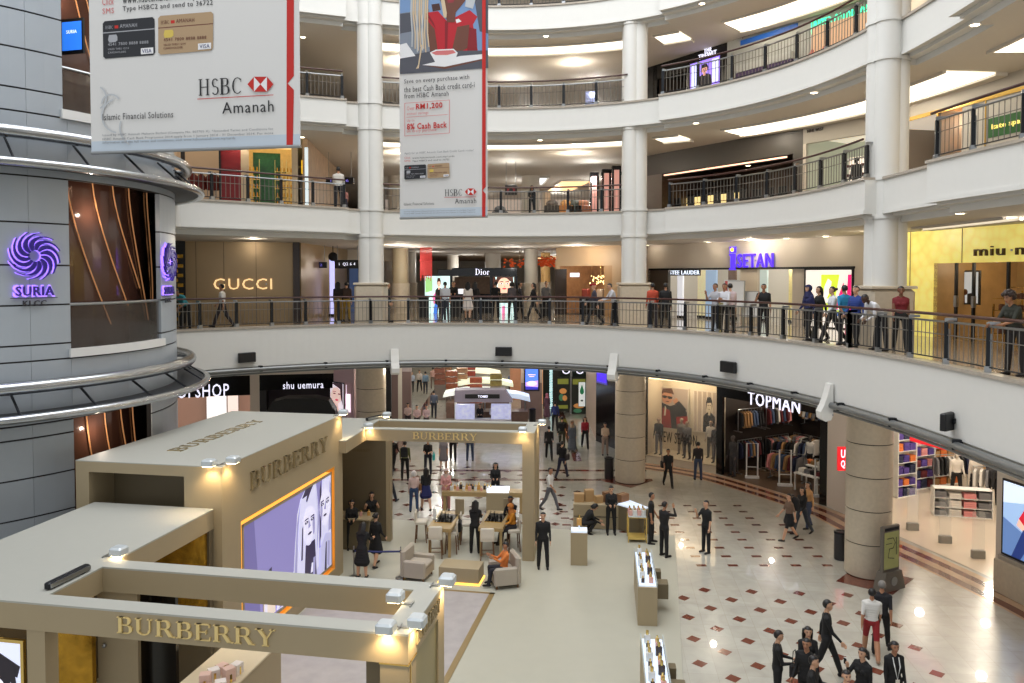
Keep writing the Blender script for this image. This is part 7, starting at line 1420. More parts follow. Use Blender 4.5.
def display_table(px, py, ln, lab, nick):
    p = at(px, py, .02); t = thing('display_table', lab, 'display', tuple(p), BRZ + R(4)); m = MB(); m.bbox(-.25, .25, 0, ln, 0, 1.0, .005); m.build('body', [TAUPE], t); m = MB(); m.box(-.22, .22, .05, ln - .05, 1.0, 1.03); m.build('lit_top', [LIT], t); m = MB(); m.bbox(.3, .6, ln * .35, ln * .5, .35, .75); m.bbox(.3, .45, ln * .6, ln * .7, .5, .85); m.build('side_shelf', [TAUPED], t)
    m = MB(); m.box(-.25, -.23, 0, ln, 1.0, 1.12); m.box(.23, .25, 0, ln, 1.0, 1.12); m.build('glass_edge', [glass('pale glass top', (220, 230, 230), .5)], t)
    M_ = Matrix.Translation(t.location) @ Matrix.Rotation(t.rotation_euler.z, 4, 'Z')
    for k in range(16):
        q = M_ @ Vector((-.11 + .21 * (k % 2), .25 + (ln - .5) * (k // 2) / 7, 1.03)); c = [3, 0, 2, 1, 2, 3][k % 6]; bottle(tuple(q), 1.2 + .35 * (k % 3), BOT[c], '%s bottle on %s, %s row, %s side' % (BN[c], nick, ORD[k // 2], ('left', 'right')[k % 2]), 'bottles on ' + nick)
display_table(647.5, 626, 2.6, 'taupe display table with glowing top and bottles in the aisle', 'the aisle display table'); display_table(659, 748, 2.4, 'nearer taupe display table with bottles at the bottom edge', 'the nearest display table')
# things under the low front roof
p = BW(BU(205, 1.2), 1.0); t = thing('cash_counter', 'taupe counter with pale boxes under the low kiosk roof', 'counter', (p.x, p.y, .02), BRZ); m = MB(); m.bbox(-.6, .35, -.3, 2.2, 0, 2.0, .01); m.build('body', [TAUPE], t); m = MB(); m.bbox(-.62, .37, -.32, 2.22, 2.0, 2.04, .01); m.build('top', [mat('pale counter top', (206, 190, 160), .4)], t)
M_ = Matrix.Translation(t.location) @ Matrix.Rotation(BRZ, 4, 'Z')
for k in range(8):
    q = M_ @ Vector((-.1 + .28 * (k % 2), .1 + .26 * (k // 2), 2.042)); c = thing('gift_box', 'small %s box on the counter under the low roof, %s' % (('white', 'rose')[(k * 3 // 2) % 2], ORD[k] + ' from the front'), 'box', tuple(q), BRZ + .2 * k, 'small boxes on the cash counter'); m = MB(); m.bbox(-.09, .09, -.08, .08, 0, .14 + .05 * (k % 3), .005); m.build('box', [mat('box %s' % ('white', 'rose')[(k * 3 // 2) % 2], ((236, 226, 220), (226, 190, 176))[(k * 3 // 2) % 2], .5)], c); m = MB(); m.box(-.02, .02, -.081, -.079, .0, .14); m.build('ribbon', [GOLD], c)
for u, v in ((-7.0, 2.5), (-8.0, 1.2), (-3.0, 1.0)):
    if u < -5: q = BW(u, v, ZB - .15); point_light('kiosk_lamp', tuple(q), 14, (1, .8, .5), .06)
q = BW(-6.8, 13.3, 3.4); point_light('kiosk_lamp', tuple(q), 8, (1, .8, .55), .06)
PW = Wall(tuple(BW(-12.4, .012).xy), tuple(BW(-8.95, .012).xy))
poster(PW, -40, 641, 21, 730, 'lit portrait panel with brushed dark hair at the bottom left corner', [(0, SQ), (1, blob(.35, .45, .5, .55)), (2, blob(.5, .28, .34, .36)), (1, [(.0, .5), (.5, .95), (1, .75), (.95, .62), (.5, .8)]), (1, [(.3, .6), (.75, .66), (.95, .45), (.9, .75), (.5, .95)])], [em('portrait lilac', (200, 205, 230), .9), mat('portrait hair', (46, 40, 52), .5), em('portrait skin', (226, 226, 240), .9)], mat('polished gold', (232, 200, 120), .15, 1.0), off=.0)
# bins and the directory board
for px, py, h, lab in ((840.5, 559, .9, 'dark cylindrical litter bin left of the big right column'), (609, 478.5, .95, 'dark cylindrical litter bin left of the left big column'), (532.5, 424, .95, 'dark litter bin by the hall pier with the violet screen')):
    p = at(px, py, 0.004); t = thing('litter_bin', lab, 'bin', tuple(p)); m = MB(); m.lathe([(.19, 0), (.2, .03), (.2, h - .08), (.21, h - .06)], 20); m.build('body', [mat('perforated dark grey metal', (62, 62, 66), .4, .5)], t, True); m = MB(); m.lathe([(.215, h - .06), (.215, h - .01), (.17, h), (.12, h - .04)], 20); m.build('lid', [DKSTEEL], t, True)
p = at(889, 589, .005); t = thing('directory_board', 'slanted grey directory board with a green map beside the right column', 'sign board', tuple(p), R(28)); m = MB(); m.vprism([(-.5, 0), (.5, 0), (.4, .35), (.33, .55), (-.33, .55), (-.4, .35)], -.16, .16); m.build('base', [mat('grey bronze metal', (112, 106, 98), .4, .4)], t)
m = MB(); m.bbox(-.36, .36, -.06, .06, .55, 1.85, .02); m.build('frame', [mat('grey bronze metal', (112, 106, 98), .4, .4)], t); m = MB(); m.box(-.31, .31, -.066, -.06, .62, 1.68, 0); m.build('map_sheet', [mat('map green', (168, 172, 112), .4, noise=.12)], t)
m = MB(); m.tube([(-.2, -.07, 1.5), (.05, -.07, 1.5), (.15, -.07, 1.35), (.05, -.07, 1.2), (-.1, -.07, 1.2), (-.15, -.07, .95), (.1, -.07, .9)], .012, 5); m.tube([(.2, -.07, 1.5), (.2, -.07, 1.0)], .012, 5); m.tube([(-.25, -.07, 1.35), (0, -.07, 1.35)], .01, 5); m.build('map_lines', [mat('map dark line', (60, 66, 50), .5)], t)
m = MB(); m.box(-.3, .3, -.067, -.06, 1.72, 1.8); m.build('header', [DKSTEEL], t); m = MB(); m.lathe([(.11, 0), (.13, 0), (.13, .01), (.11, .01)], 16); q = MB(); q.add([(x, z, y) for x, y, z in m.v], m.f, 0, (0, -.175, .28)); q.build('round_emblem', [STEEL], t)
p = at(560.5, 455, .004); t = thing('suitcase', 'black wheeled suitcase pulled along in the hall', 'suitcase', tuple(p)); m = MB(); m.bbox(-.2, .2, -.13, .13, .05, .62, .04); m.build('shell', [BLACK], t); m = MB(); m.tube([(-.1, .05, .6), (-.1, .05, 1.0), (.1, .05, 1.0), (.1, .05, .6)], .012, 5); m.build('handle', [STEEL], t)
for a in (-.15, .15): m = MB(); m.cyl(a, 0, 0, .05, .025, n=8); m.build('wheel', [DKSTEEL], t)
# ---------------------------------------------------------------- people: one continuous body each, grown from a jointed skeleton
def rotx(v, a): c, s_ = math.cos(a), math.sin(a); return Vector((v.x, v.y * c - v.z * s_, v.y * s_ + v.z * c))
def skeleton(pose, fem):
    P = dict(lean=0, hipL=0, hipR=0, kneeL=0, kneeR=0, shL=5, shR=5, abL=7, abR=7, elL=12, elR=12, inL=0, inR=0, head=0, sit=0, drop=0, skirt=0, yaw=0, turn=0); P.update(pose)
    seg = []   # (a, b, ra, rb, flat, zone)
    sw = .155 if fem else .172; hw = .095 if fem else .09
    thigh, shin = .43, .42
    lean = R(P['lean'])
    hipz = .91
    legs = []
    low = []
    for sd, h, k in ((1, P['hipL'], P['kneeL']), (-1, P['hipR'], P['kneeR'])):
        hip = Vector((sd * hw, 0, 0)); spread = sd * P.get('spread', 3)
        d1 = Vector((math.sin(R(spread)), -math.sin(R(h)), -math.cos(R(h)))).normalized(); knee = hip + d1 * thigh
        d2 = Vector((math.sin(R(spread)) * .6, -math.sin(R(h - k)), -math.cos(R(h - k)))).normalized(); ank = knee + d2 * shin
        legs.append((hip, knee, ank, d2, h - k)); low.append(ank.z - (.07 + .1 * max(0, math.sin(R(abs(h - k) - 15))) * (1 if h - k < -10 else .3)))
    base = -min(low)
    if P['sit']: base = P['sit']
    def up(v): return v + Vector((0, 0, base))
    for hip, knee, ank, d2, sh in legs:
        r0 = .092 if fem else .094
        kr, ar = (.058, .038) if P['skirt'] else (.066, .052)
        seg.append((up(hip), up(knee), r0, kr, 1, 3)); seg.append((up(knee), up(knee + (ank - knee) * .35), kr, kr, 1, 4)); seg.append((up(knee + (ank - knee) * .35), up(ank), kr, ar, 1, 4))
        pitch = R(max(-55, min(20, sh))) * (0.8 if sh < 0 else .6)
        f = Vector((0, -math.cos(pitch), math.sin(pitch))); heel = up(ank) + Vector((0, .035, -.035)); toe = up(ank) + f * .16 + Vector((0, 0, -.045))
        seg.append((heel, toe, .04, .034, 1, 5)); seg.append((up(ank), heel, .038, .04, 1, 5))
    pel = Vector((0, 0, base)); 
    def T(v): return pel + rotx(v, lean)      # torso leans forward (towards -y) about the hips
    seg.append((T(Vector((-.05, 0, .02))), T(Vector((.05, 0, .02))), .115, .115, 1, 3))
    seg.append((T(Vector((-.03, 0, .12))), T(Vector((.03, 0, .12))), .105, .105, 1, 1))
    wx = .045 if fem else .06
    seg.append((T(Vector((-wx, 0, .22))), T(Vector((wx, 0, .22))), .098, .098, 1, 1))
    seg.append((T(Vector((-.085, 0, .34))), T(Vector((.085, 0, .34))), .105, .105, 1, 1))
    seg.append((T(Vector((-.1, .005, .43))), T(Vector((.1, .005, .43))), .092, .092, 1, 1))
    seg.append((T(Vector((-.05, 0, .17))), T(Vector((.05, 0, .17))), .1, .1, 1, 1)); seg.append((T(Vector((-.07, 0, .28))), T(Vector((.07, 0, .28))), .1, .1, 1, 1)); seg.append((T(Vector((-.1, 0, .385))), T(Vector((.1, 0, .385))), .1, .1, 1, 1)); seg.append((T(Vector((-.04, 0, .07))), T(Vector((.04, 0, .07))), .11, .11, 1, 1 if not fem else 3))
    if fem:
        for q in (-1, 1): seg.append((T(Vector((q * .065, -.07, .35))), T(Vector((q * .065, -.075, .34))), .06, .055, 1, 1))
    sh_ = {}
    for sd, s_, ab, el, inn in ((1, P['shL'], P['abL'], P['elL'], P['inL']), (-1, P['shR'], P['abR'], P['elR'], P['inR'])):
        S0 = Vector((sd * sw, .0, .46)); seg.append((T(Vector((sd * .07, 0, .49))), T(S0), .055, .058, 1, 1))
        a_, b_ = R(s_), R(ab); d = Vector((sd * math.sin(b_) * math.cos(a_), -math.sin(a_), -math.cos(a_) * math.cos(b_))).normalized(); E0 = S0 + d * .28
        a2 = R(s_ + el); d2 = Vector((sd * math.sin(b_) * .5 * math.cos(a2) - sd * math.sin(R(inn)), -math.sin(a2), -math.cos(a2))).normalized(); W0 = E0 + d2 * .245
        seg.append((T(S0), T(S0 + d * .1), .054, .05, 1, 1)); seg.append((T(S0 + d * .08), T(E0), .05, .04, 1, 6)); seg.append((T(E0), T(W0), .04, .026, 1, 2))
        # hand: palm, four bent fingers, thumb leaving the side of the palm
        side = Vector((0, 1, 0)) if abs(d2.y) < .7 else Vector((0, 0, 1)); side = (side - d2 * side.dot(d2)).normalized(); nrm = d2.cross(side).normalized() * sd
        pc = W0 + d2 * .045
        seg.append((T(W0), T(W0 + d2 * .03), .026, .026, 1, 0)); seg.append((T(pc - side * .022), T(pc + side * .022), .021, .021, 1, 0)); seg.append((T(pc + d2 * .025 - side * .022), T(pc + d2 * .025 + side * .022), .018, .018, 1, 0))
        for k, ln in enumerate((.066, .076, .07, .055)):
            o = W0 + d2 * .085 + side * (.031 - .0205 * k) * -1; m1 = o + d2 * ln * .5 - nrm * .006; m2 = m1 + (d2 * .75 - nrm * .6).normalized() * ln * .5
            seg.append((T(o - d2 * .02), T(m1), .0098, .0092, 1, 0)); seg.append((T(m1), T(m2), .0092, .008, 1, 0))
        o = W0 + d2 * .035 - side * .026; t1 = o + (d2 * .7 - side * .7).normalized() * .04; seg.append((T(o), T(t1), .014, .011, 1, 0)); seg.append((T(t1), T(t1 + (d2 * .95 - side * .2).normalized() * .03), .011, .009, 1, 0))
    seg.append((T(Vector((0, .01, .5))), T(Vector((0, -.005, .6))), .056, .05, 1, 0)); seg.append((T(Vector((-.06, .01, .5))), T(Vector((.06, .01, .5))), .058, .058, 1, 1))
    hc = Vector((0, -.015, .70)); ht = R(P['head'])
    def H(v): 
        c_, s2 = math.cos(R(P['turn'])), math.sin(R(P['turn'])); v = Vector((v.x * c_ - v.y * s2, v.x * s2 + v.y * c_, v.z)); return T(hc + rotx(v, ht))
    seg.append((H(Vector((0, .015, .025))), H(Vector((0, -.01, .02))), .088, .082, 1, 0)); seg.append((H(Vector((0, -.035, -.03))), H(Vector((0, -.045, -.07))), .062, .044, 1, 0)); seg.append((H(Vector((0, -.08, .01))), H(Vector((0, -.098, -.018))), .01, .012, 1, 0))
    for q in (-1, 1): seg.append((H(Vector((q * .082, .01, .02))), H(Vector((q * .082, .012, -.012))), .014, .011, 1, 0))
    seg.append((H(Vector((-.015, -.088, -.055))), H(Vector((.015, -.088, -.055))), .009, .009, 1, 7))
    if P['skirt']:
        n = 6; z1 = P['skirt']
        for i in range(n):
            za = .02 - z1 * i / n; zb_ = .02 - z1 * (i + 1) / n; wa = .11 + .05 * i / n; wb = .11 + .05 * (i + 1) / n; sp = .06 + .05 * i / n
            seg.append((up(Vector((-sp, 0, za))), up(Vector((sp, 0, za))), wa, wa, 1, 3)); 
    return seg, H, T
def capsule(mb, a, b, ra, rb, n=12):
    d = b - a; L = d.length
    if L < 1e-5: d = Vector((0, 0, 1)); L = 1e-5
    t = d / L; pts = []; rs = []
    for k in (-.98, -.8, -.5, 0): pts.append(a + t * ra * k); rs.append(ra * math.sqrt(max(0, 1 - k * k)) + .0004)
    for k in (0, .5, .8, .98): pts.append(b + t * rb * k); rs.append(rb * math.sqrt(max(0, 1 - k * k)) + .0004)
    mb.tube([tuple(p) for p in pts], rs, n)
BODY = {}
def body_mesh(key, pose, fem, vox):
    k = (key, fem, vox)
    if k in BODY: return BODY[k]
    seg, H, T = skeleton(pose, fem); m = MB()
    for a, b, ra, rb, fl, z in seg: capsule(m, a, b, ra, rb, 12 if ra > .03 else 8)
    me = m.mesh('b', [WHITE]); o = bpy.data.objects.new('b', me); COL.objects.link(o)
    rm = o.modifiers.new('r', 'REMESH'); rm.mode = 'VOXEL'; rm.voxel_size = vox; rm.use_smooth_shade = True
    sm = o.modifiers.new('s', 'SMOOTH'); sm.factor = .5; sm.iterations = 4
    bpy.context.view_layer.update(); nm = bpy.data.meshes.new_from_object(o.evaluated_get(bpy.context.evaluated_depsgraph_get())); bpy.data.objects.remove(o); bpy.data.meshes.remove(me)
    nm.name = 'body'; nf = len(nm.polygons); C_ = np.empty(nf * 3); nm.polygons.foreach_get('center', C_); C_ = C_.reshape(-1, 3)
    best = np.full(nf, 1e9); zone = np.zeros(nf, int)
    for a, b, ra, rb, fl, z in seg:
        a, b = np.array(a), np.array(b); d = b - a; L2 = max(1e-9, d @ d); t = np.clip(((C_ - a) @ d) / L2, 0, 1); dist = np.linalg.norm(C_ - (a + t[:, None] * d), axis=1) - (ra + (rb - ra) * t)
        q = dist < best; best[q] = dist[q]; zone[q] = z
    nm.materials.clear()
    for i in range(8): nm.materials.append(WHITE)
    nm.polygons.foreach_set('material_index', zone); nm.polygons.foreach_set('use_smooth', [True] * nf); nm.update()
    # head pieces in the body's own space
    hair = {}
    def headpiece(style):
        if style in hair: return hair[style]
        h = MB()
        def shellpts(rx, ry, rz, cz, keep, nu=24, nv=18):
            vs = []; idx = {}; fs = []
            for j in range(nv + 1):
                for i in range(nu):
                    t = math.pi * j / nv; a_ = 2 * math.pi * i / nu; v = Vector((rx * math.sin(t) * math.cos(a_), .008 + ry * math.sin(t) * math.sin(a_), cz + rz * math.cos(t)))
                    idx[(i, j)] = len(vs); vs.append(v)
            for j in range(nv):
                for i in range(nu):
                    q = [idx[(i, j)], idx[((i + 1) % nu, j)], idx[((i + 1) % nu, j + 1)], idx[(i, j + 1)]]; c = sum((vs[k] for k in q), Vector()) / 4
                    if keep(c): fs.append(tuple(q[::-1]))
            h.add([tuple(H(v)) for v in vs], fs)
        if style == 'short': shellpts(.09, .1, .104, .022, lambda c: c.z > .075 - max(0, c.y + .02) * .8 or (c.y > .02 and c.z > -.05))
        if style == 'bun': shellpts(.091, .101, .104, .022, lambda c: c.z > .075 - max(0, c.y + .04) * .8 or (c.y > .0 and c.z > -.045)); h.ell(tuple(H(Vector((0, .13, .04)))), .045, .045, .045)
        if style in ('long', 'bob'):
            shellpts(.093, .104, .107, .022, lambda c: c.z > .08 - max(0, c.y + .06) * .8 or (c.y > -.02 and c.z > -.07))
            L = .30 if style == 'long' else .14
            for q in range(-4, 5): 
                x = q * .02; y = .085 - abs(q) * .012; h.tube([tuple(H(Vector((x, y + .01, .05)))), tuple(H(Vector((x * 1.1, y + .03, -.08)))), tuple(H(Vector((x * 1.15, y + .035, .03 - L))))], [.035, .034, .016], 8)
        if style == 'curly':
            rr = random.Random(2)
            for q in range(46):
                t, a_ = math.acos(rr.uniform(-.5, 1)), rr.uniform(0, 6.28); v = Vector((.1 * math.sin(t) * math.cos(a_), .012 + .11 * math.sin(t) * math.sin(a_), .03 + .11 * math.cos(t)))
                if v.z > .06 or v.y > 0: h.ell(tuple(H(v)), .04, .04, .04, 8, 6)
        if style == 'scarf':
            shellpts(.108, .12, .118, .02, lambda c: c.z > .065 or c.y > -.045); h.tube([tuple(H(Vector((0, -.01, -.07)))), tuple(H(Vector((0, .0, -.14)))), tuple(H(Vector((0, .02, -.22))))], [.085, .115, .15], 14)
        if style == 'cap': shellpts(.1, .114, .105, .035, lambda c: c.z > .05); h.tube([tuple(H(Vector((0, -.09, .075)))), tuple(H(Vector((0, -.17, .06))))], [.06, .05], 10)
        hair[style] = h.mesh('hair', [WHITE], True); return hair[style]
    e = MB()
    for q in (-1, 1): e.ell(tuple(H(Vector((q * .032, -.086, .022)))), .014, .009, .008, 8, 6)
    eyes = e.mesh('eyes', [BLACK], True)
    e = MB()
    for q in (-1, 1): e.tube([tuple(H(Vector((q * .018, -.09, .043)))), tuple(H(Vector((q * .036, -.092, .047)))), tuple(H(Vector((q * .053, -.08, .04))))], .004, 5)
    brows = e.mesh('eyebrows', [BLACK], True)
    BODY[k] = (nm, headpiece, eyes, brows, H, T); return BODY[k]
SKIN = [mat('skin light', (206, 160, 130), .5), mat('skin medium', (170, 122, 92), .5), mat('skin brown', (120, 80, 58), .5), mat('skin dark', (74, 48, 36), .5)]
def cl(c): return mat('cloth %d %d %d' % c, c, .8)
HAIRM = {'black': mat('hair black', (20, 17, 18), .45), 'brown': mat('hair brown', (44, 28, 20), .5), 'white': mat('hair white', (206, 200, 196), .6), 'grey': mat('hair grey', (120, 116, 112), .6)}
EYEM = mat('eye dark', (20, 14, 12), .2); LIPM = mat('lips', (150, 84, 78), .5)
POSE = dict(
    stand=dict(hipL=2, hipR=-2, spread=4), stand2=dict(hipL=6, kneeL=8, hipR=-3, spread=5, shL=12, elL=20, shR=-4), behind=dict(shL=-22, shR=-22, abL=14, abR=14, elL=-2, elR=-2, inL=28, inR=28),
    walk=dict(hipL=24, kneeL=6, hipR=-18, kneeR=18, shL=-20, shR=22, elL=14, elR=24), walk2=dict(hipL=-16, kneeL=22, hipR=22, kneeR=4, shL=18, shR=-18, elL=30, elR=12), stroll=dict(hipL=12, kneeL=3, hipR=-10, kneeR=14, shL=-10, shR=12, elL=12, elR=30),
    hold=dict(shL=18, elL=72, shR=18, elR=72, inL=25, inR=25, head=12), phone=dict(shR=35, elR=112, inR=12, shL=2, abR=18), handhead=dict(shR=70, elR=115, abR=40, head=10), reach=dict(lean=10, shL=55, elL=35, shR=45, elR=50, head=14),
    crouch=dict(hipL=105, kneeL=135, hipR=95, kneeR=130, lean=38, shL=70, elL=30, shR=60, elR=40, head=5), lean=dict(lean=46, hipL=-4, hipR=10, kneeR=6, shL=52, elL=48, shR=52, elR=52, inL=15, inR=15, head=-26), leanup=dict(lean=16, hipL=-4, hipR=8, kneeR=6, shL=48, elL=40, shR=48, elR=40, inL=12, inR=12, head=2),
    sit=dict(hipL=88, kneeL=86, hipR=86, kneeR=82, sit=.5, lean=6, shL=32, elL=52, shR=30, elR=56, spread=6, head=8), sitphone=dict(hipL=92, kneeL=80, hipR=96, kneeR=100, sit=.5, lean=-6, shL=45, elL=70, shR=40, elR=72, head=18), stool=dict(hipL=78, kneeL=70, hipR=74, kneeR=62, sit=.78, lean=8, shL=35, elL=48, shR=30, elR=50, head=6),
    armsup=dict(shL=60, elL=70, abL=30, shR=55, elR=72, abR=30, head=0), folded=dict(shL=26, elL=82, inL=42, shR=26, elR=82, inR=42))
PC = 0
def person(px, py, z, face_, lab, pose='stand', h=1.70, fem=False, skin=0, top=(20, 20, 22), bot=(20, 20, 22), shoe=(24, 20, 20), hair='short', hc='black', sleeve='long', legs='long', skirt=0, group=None, vox=.012, p3=None, upper=None, bcol=None, cat='person', name='person'):
    p = at(px, py, z) if p3 is None else Vector(p3)
    P = dict(POSE[pose]); 
    if skirt: P['skirt'] = skirt
    nm, hp, eyes, brows, H, T = body_mesh(pose + str(skirt), P, fem, vox)
    t = thing(name, lab, cat, tuple(p), R(face_), group); s_ = h / 1.70; t.scale = (s_, s_, s_)
    o = bpy.data.objects.new('body', nm); COL.objects.link(o); o.parent = t
    sk = SKIN[skin] if isinstance(skin, int) else cl(skin); tp = cl(top); bt = cl(bot)
    zs = [sk, tp, tp if sleeve == 'long' else sk, bt, bt if legs == 'long' else sk, cl(shoe), tp if sleeve != 'none' else sk, LIPM if isinstance(skin, int) else sk]
    if legs == 'dress': zs[3] = tp; zs[4] = sk
    if legs == 'gown': zs[3] = tp; zs[4] = tp
    for i, mt in enumerate(zs): o.material_slots[i].link = 'OBJECT'; o.material_slots[i].material = mt
    def ch(nm_, me, mt): q = bpy.data.objects.new(nm_, me); COL.objects.link(q); q.parent = t; q.material_slots[0].link = 'OBJECT'; q.material_slots[0].material = mt; return q
    if hair: ch('headscarf' if hair == 'scarf' else 'hair', hp(hair), HAIRM[hc] if isinstance(hc, str) else cl(hc))
    if isinstance(skin, int): ch('eyes', eyes, EYEM); ch('eyebrows', brows, EYEM)
    return t
def bag(t, kind, c, lab, side=1):     # a bag carried by person t: its own thing
    M_ = Matrix.Translation(t.location) @ Matrix.Rotation(t.rotation_euler.z, 4, 'Z'); s_ = t.scale[0]
    if kind == 'backpack':
        q = M_ @ Vector((0, .2 * s_, 1.13 * s_)); b_ = thing('backpack', lab, 'bag', tuple(q), t.rotation_euler.z); m = MB(); m.bbox(-.15, .15, -.06, .12, -.05, .38, .05); m.build('pack', [cl(c)], b_); m = MB(); m.bbox(-.11, .11, .12, .17, -.02, .18, .03); m.build('pocket', [cl(c)], b_)
    else:
        q = M_ @ Vector((side * .27 * s_, .02, (.72 if kind == 'tote' else .86) * s_)); b_ = thing('handbag', lab, 'bag', tuple(q), t.rotation_euler.z); m = MB(); m.bbox(-.05, .05, -.16, .16, 0, .26, .03); m.build('bag', [cl(c)], b_); m = MB(); m.tube([(0, -.1, .25), (0, -.06, .5 if kind != 'tote' else .36), (0, .06, .5 if kind != 'tote' else .36), (0, .1, .25)], .01, 5); m.build('strap', [cl(c)], b_)
    return b_
BK, NV, GY, WT_, JN = (20, 20, 23), (34, 38, 60), (96, 98, 104), (212, 210, 206), (54, 66, 92)
NEAR = .0095
g = 0.0
# around the kiosk
person(543, 568, .02, 0, 'man in black shirt and trousers standing beside the right post of the far kiosk frame', 'stand', 1.70, vox=NEAR)
person(550, 510, .0, 60, 'walking man in white shirt and grey trousers behind the far kiosk post', 'walk', 1.66, top=WT_, bot=(92, 92, 98), sleeve='short', skin=1, vox=NEAR)
a = person(562, 478, 0, 150, 'man in dark clothes walking away with a shoulder bag near the far kiosk post', 'walk2', 1.68, bot=NV); bag(a, 'hand', (50, 44, 46), 'dark shoulder bag of the man walking by the far kiosk post', -1)
person(549, 459, 0, 180, 'person in black walking away at the entrance of the long hall', 'walk', 1.66)
person(562, 449, 0, 170, 'person in dark top pulling the black suitcase in the hall', 'stroll', 1.68, bot=(50, 54, 40))
person(572, 452, 0, 0, 'woman in a long grey gown in the long hall', 'stroll', 1.6, True, 1, top=(92, 100, 112), hair='scarf', hc=(150, 130, 110), legs='gown', skirt=.82)
person(585, 448, 0, 0, 'woman with red and black top and black trousers in the long hall', 'walk', 1.66, True, 0, top=(150, 30, 44), hair='long')
person(605, 455, 0, 0, 'woman in a beige blouse beside the black shop wall', 'hold', 1.6, True, 0, top=(196, 176, 156), bot=(150, 130, 120), hair='bob')
person(555, 431, 0, 180, 'person in a blue shirt farther back in the long hall', 'stand', 1.7, top=(40, 52, 110))
person(547, 419, 0, 180, 'woman with a rose headscarf far back in the long hall', 'stroll', 1.6, True, 1, top=(90, 60, 74), hair='scarf', hc=(170, 100, 116), legs='gown', skirt=.8)
a = person(611, 534, .02, 0, 'woman attendant in black standing before the taupe corner counter', 'hold', 1.66, True, 0, hair='bun', vox=NEAR)
person(583, 534, .02, 100, 'person in black crouching at the left end of the corner counter', 'crouch', 1.66, True, 0, hair='bob', vox=NEAR)
person(651, 543, .02, 80, 'man in black with a short sleeved shirt standing in profile by the gold table', 'stand2', 1.68, skin=1, sleeve='short', vox=NEAR)
person(664, 556.5, .02, 120, 'tall man in black raising a hand to his head beside the aisle', 'handhead', 1.74, skin=1, vox=NEAR)
person(706, 552.5, 0, -60, 'man in black short sleeves phoning on the lozenge floor', 'phone', 1.68, skin=0, sleeve='short', vox=NEAR)
a = person(668, 486.5, 0, 0, 'man in black walking towards the viewer before the poster window', 'walk', 1.64, skin=1, sleeve='short', vox=NEAR); bag(a, 'hand', (30, 28, 30), 'black bag at the side of the man before the poster window', -1)
person(698, 480, 0, 180, 'man in dark shirt and jeans looking into the poster window', 'stand', 1.66, bot=JN, top=(46, 40, 42))
a = person(789, 540, 0, -80, 'woman in striped top and black shorts walking left before the TOPMAN shop', 'walk', 1.62, True, 0, top=(120, 96, 80), bot=BK, legs='short', hair='bun', sleeve='short', skirt=.28, vox=NEAR); bag(a, 'backpack', (26, 26, 30), 'dark backpack of the woman in the striped top')
person(802, 534, 0, -60, 'woman in black top and jeans walking before the TOPMAN shop', 'walk2', 1.66, True, 0, bot=(46, 54, 66), hair='long', vox=NEAR)
person(808, 528, 0, -70, 'woman in a tan top beyond the woman in black before TOPMAN', 'stroll', 1.64, True, 0, top=(196, 150, 100), bot=JN, hair='long')
person(393, 473, 0, 160, 'man in black seen from behind, leftmost in the hall beyond the kiosk', 'walk', 1.70)
person(389, 503, 0, 150, 'person in dark blue partly hidden by the alcove end wall', 'walk2', 1.7, top=(40, 46, 62), bot=(40, 44, 56))
a = person(405, 479.5, 0, 180, 'man in olive shirt seen from behind with a backpack', 'stand', 1.68, top=(98, 102, 62)); bag(a, 'backpack', (30, 30, 34), 'dark backpack of the man in the olive shirt')
a = person(428, 475, 0, 0, 'woman in black top and dark trousers carrying a turquoise bag', 'hold', 1.64, True, 0, top=BK, bot=(40, 44, 58), sleeve='short', hair='bun'); bag(a, 'tote', (60, 190, 190), 'turquoise bag of the woman in black beyond the kiosk', 1)
person(443.5, 470, 0, 0, 'girl in a short grey dress beyond the kiosk', 'stand', 1.56, True, 0, top=(150, 146, 156), legs='dress', skirt=.42, sleeve='short', hair='bob')
person(453, 461, 0, 0, 'person in black beneath the lettering beam of the far frame', 'stroll', 1.7)
person(470, 461, 0, 180, 'person in blue trousers partly behind the lettering beam', 'stand', 1.7, top=(60, 66, 90), bot=(46, 60, 90))
person(414, 512, 0, 190, 'elderly woman with white hair, pale pink top and blue trousers', 'stand', 1.56, True, 0, top=(206, 178, 172), bot=(40, 64, 100), hair='bob', hc='white', vox=NEAR)
a = person(426, 510, 0, 200, 'woman in a black top and short dark blue skirt seen from behind', 'stroll', 1.62, True, 0, top=BK, bot=(34, 38, 90), legs='short', skirt=.38, hair='long', vox=NEAR); bag(a, 'hand', (120, 80, 50), 'tan handbag between the two women beyond the kiosk', 1)
person(446, 510, 0, 0, 'elderly woman in pink tunic and pink trousers with pale headscarf', 'hold', 1.58, True, 0, top=(206, 150, 146), bot=(214, 150, 150), hair='scarf', hc=(206, 180, 172), vox=NEAR)
person(0, 0, 0, 0, 'attendant in black behind the tan perfume counter', 'hold', 1.6, True, 0, hair='long', p3=(atY(495.5, 480, 31.4).x, 31.4, 0))
person(475, 553, .02, 175, 'attendant in black with long hair seen from behind at the makeup tables', 'reach', 1.66, True, 0, hair='long', vox=NEAR)
a = person(513.5, 549, .02, -75, 'customer in orange top with an orange headscarf seated on a cream stool', 'stool', 1.62, True, 0, top=(214, 140, 40), bot=(44, 44, 50), hair='scarf', hc=(206, 130, 60), vox=NEAR)
person(512, 541, .02, -30, 'man in black sitting behind the customer in the orange headscarf', 'stool', 1.68, skin=1, vox=NEAR)
person(504, 584.5, .02, -75, 'customer in orange shirt seated in the right armchair looking at a phone', 'sitphone', 1.62, skin=1, top=(216, 124, 60), bot=(36, 36, 44), vox=NEAR)
person(362, 578, .02, 170, 'woman in black dress leaning over the alcove counter with a tray', 'reach', 1.62, True, 0, legs='dress', skirt=.5, hair='long', vox=NEAR)
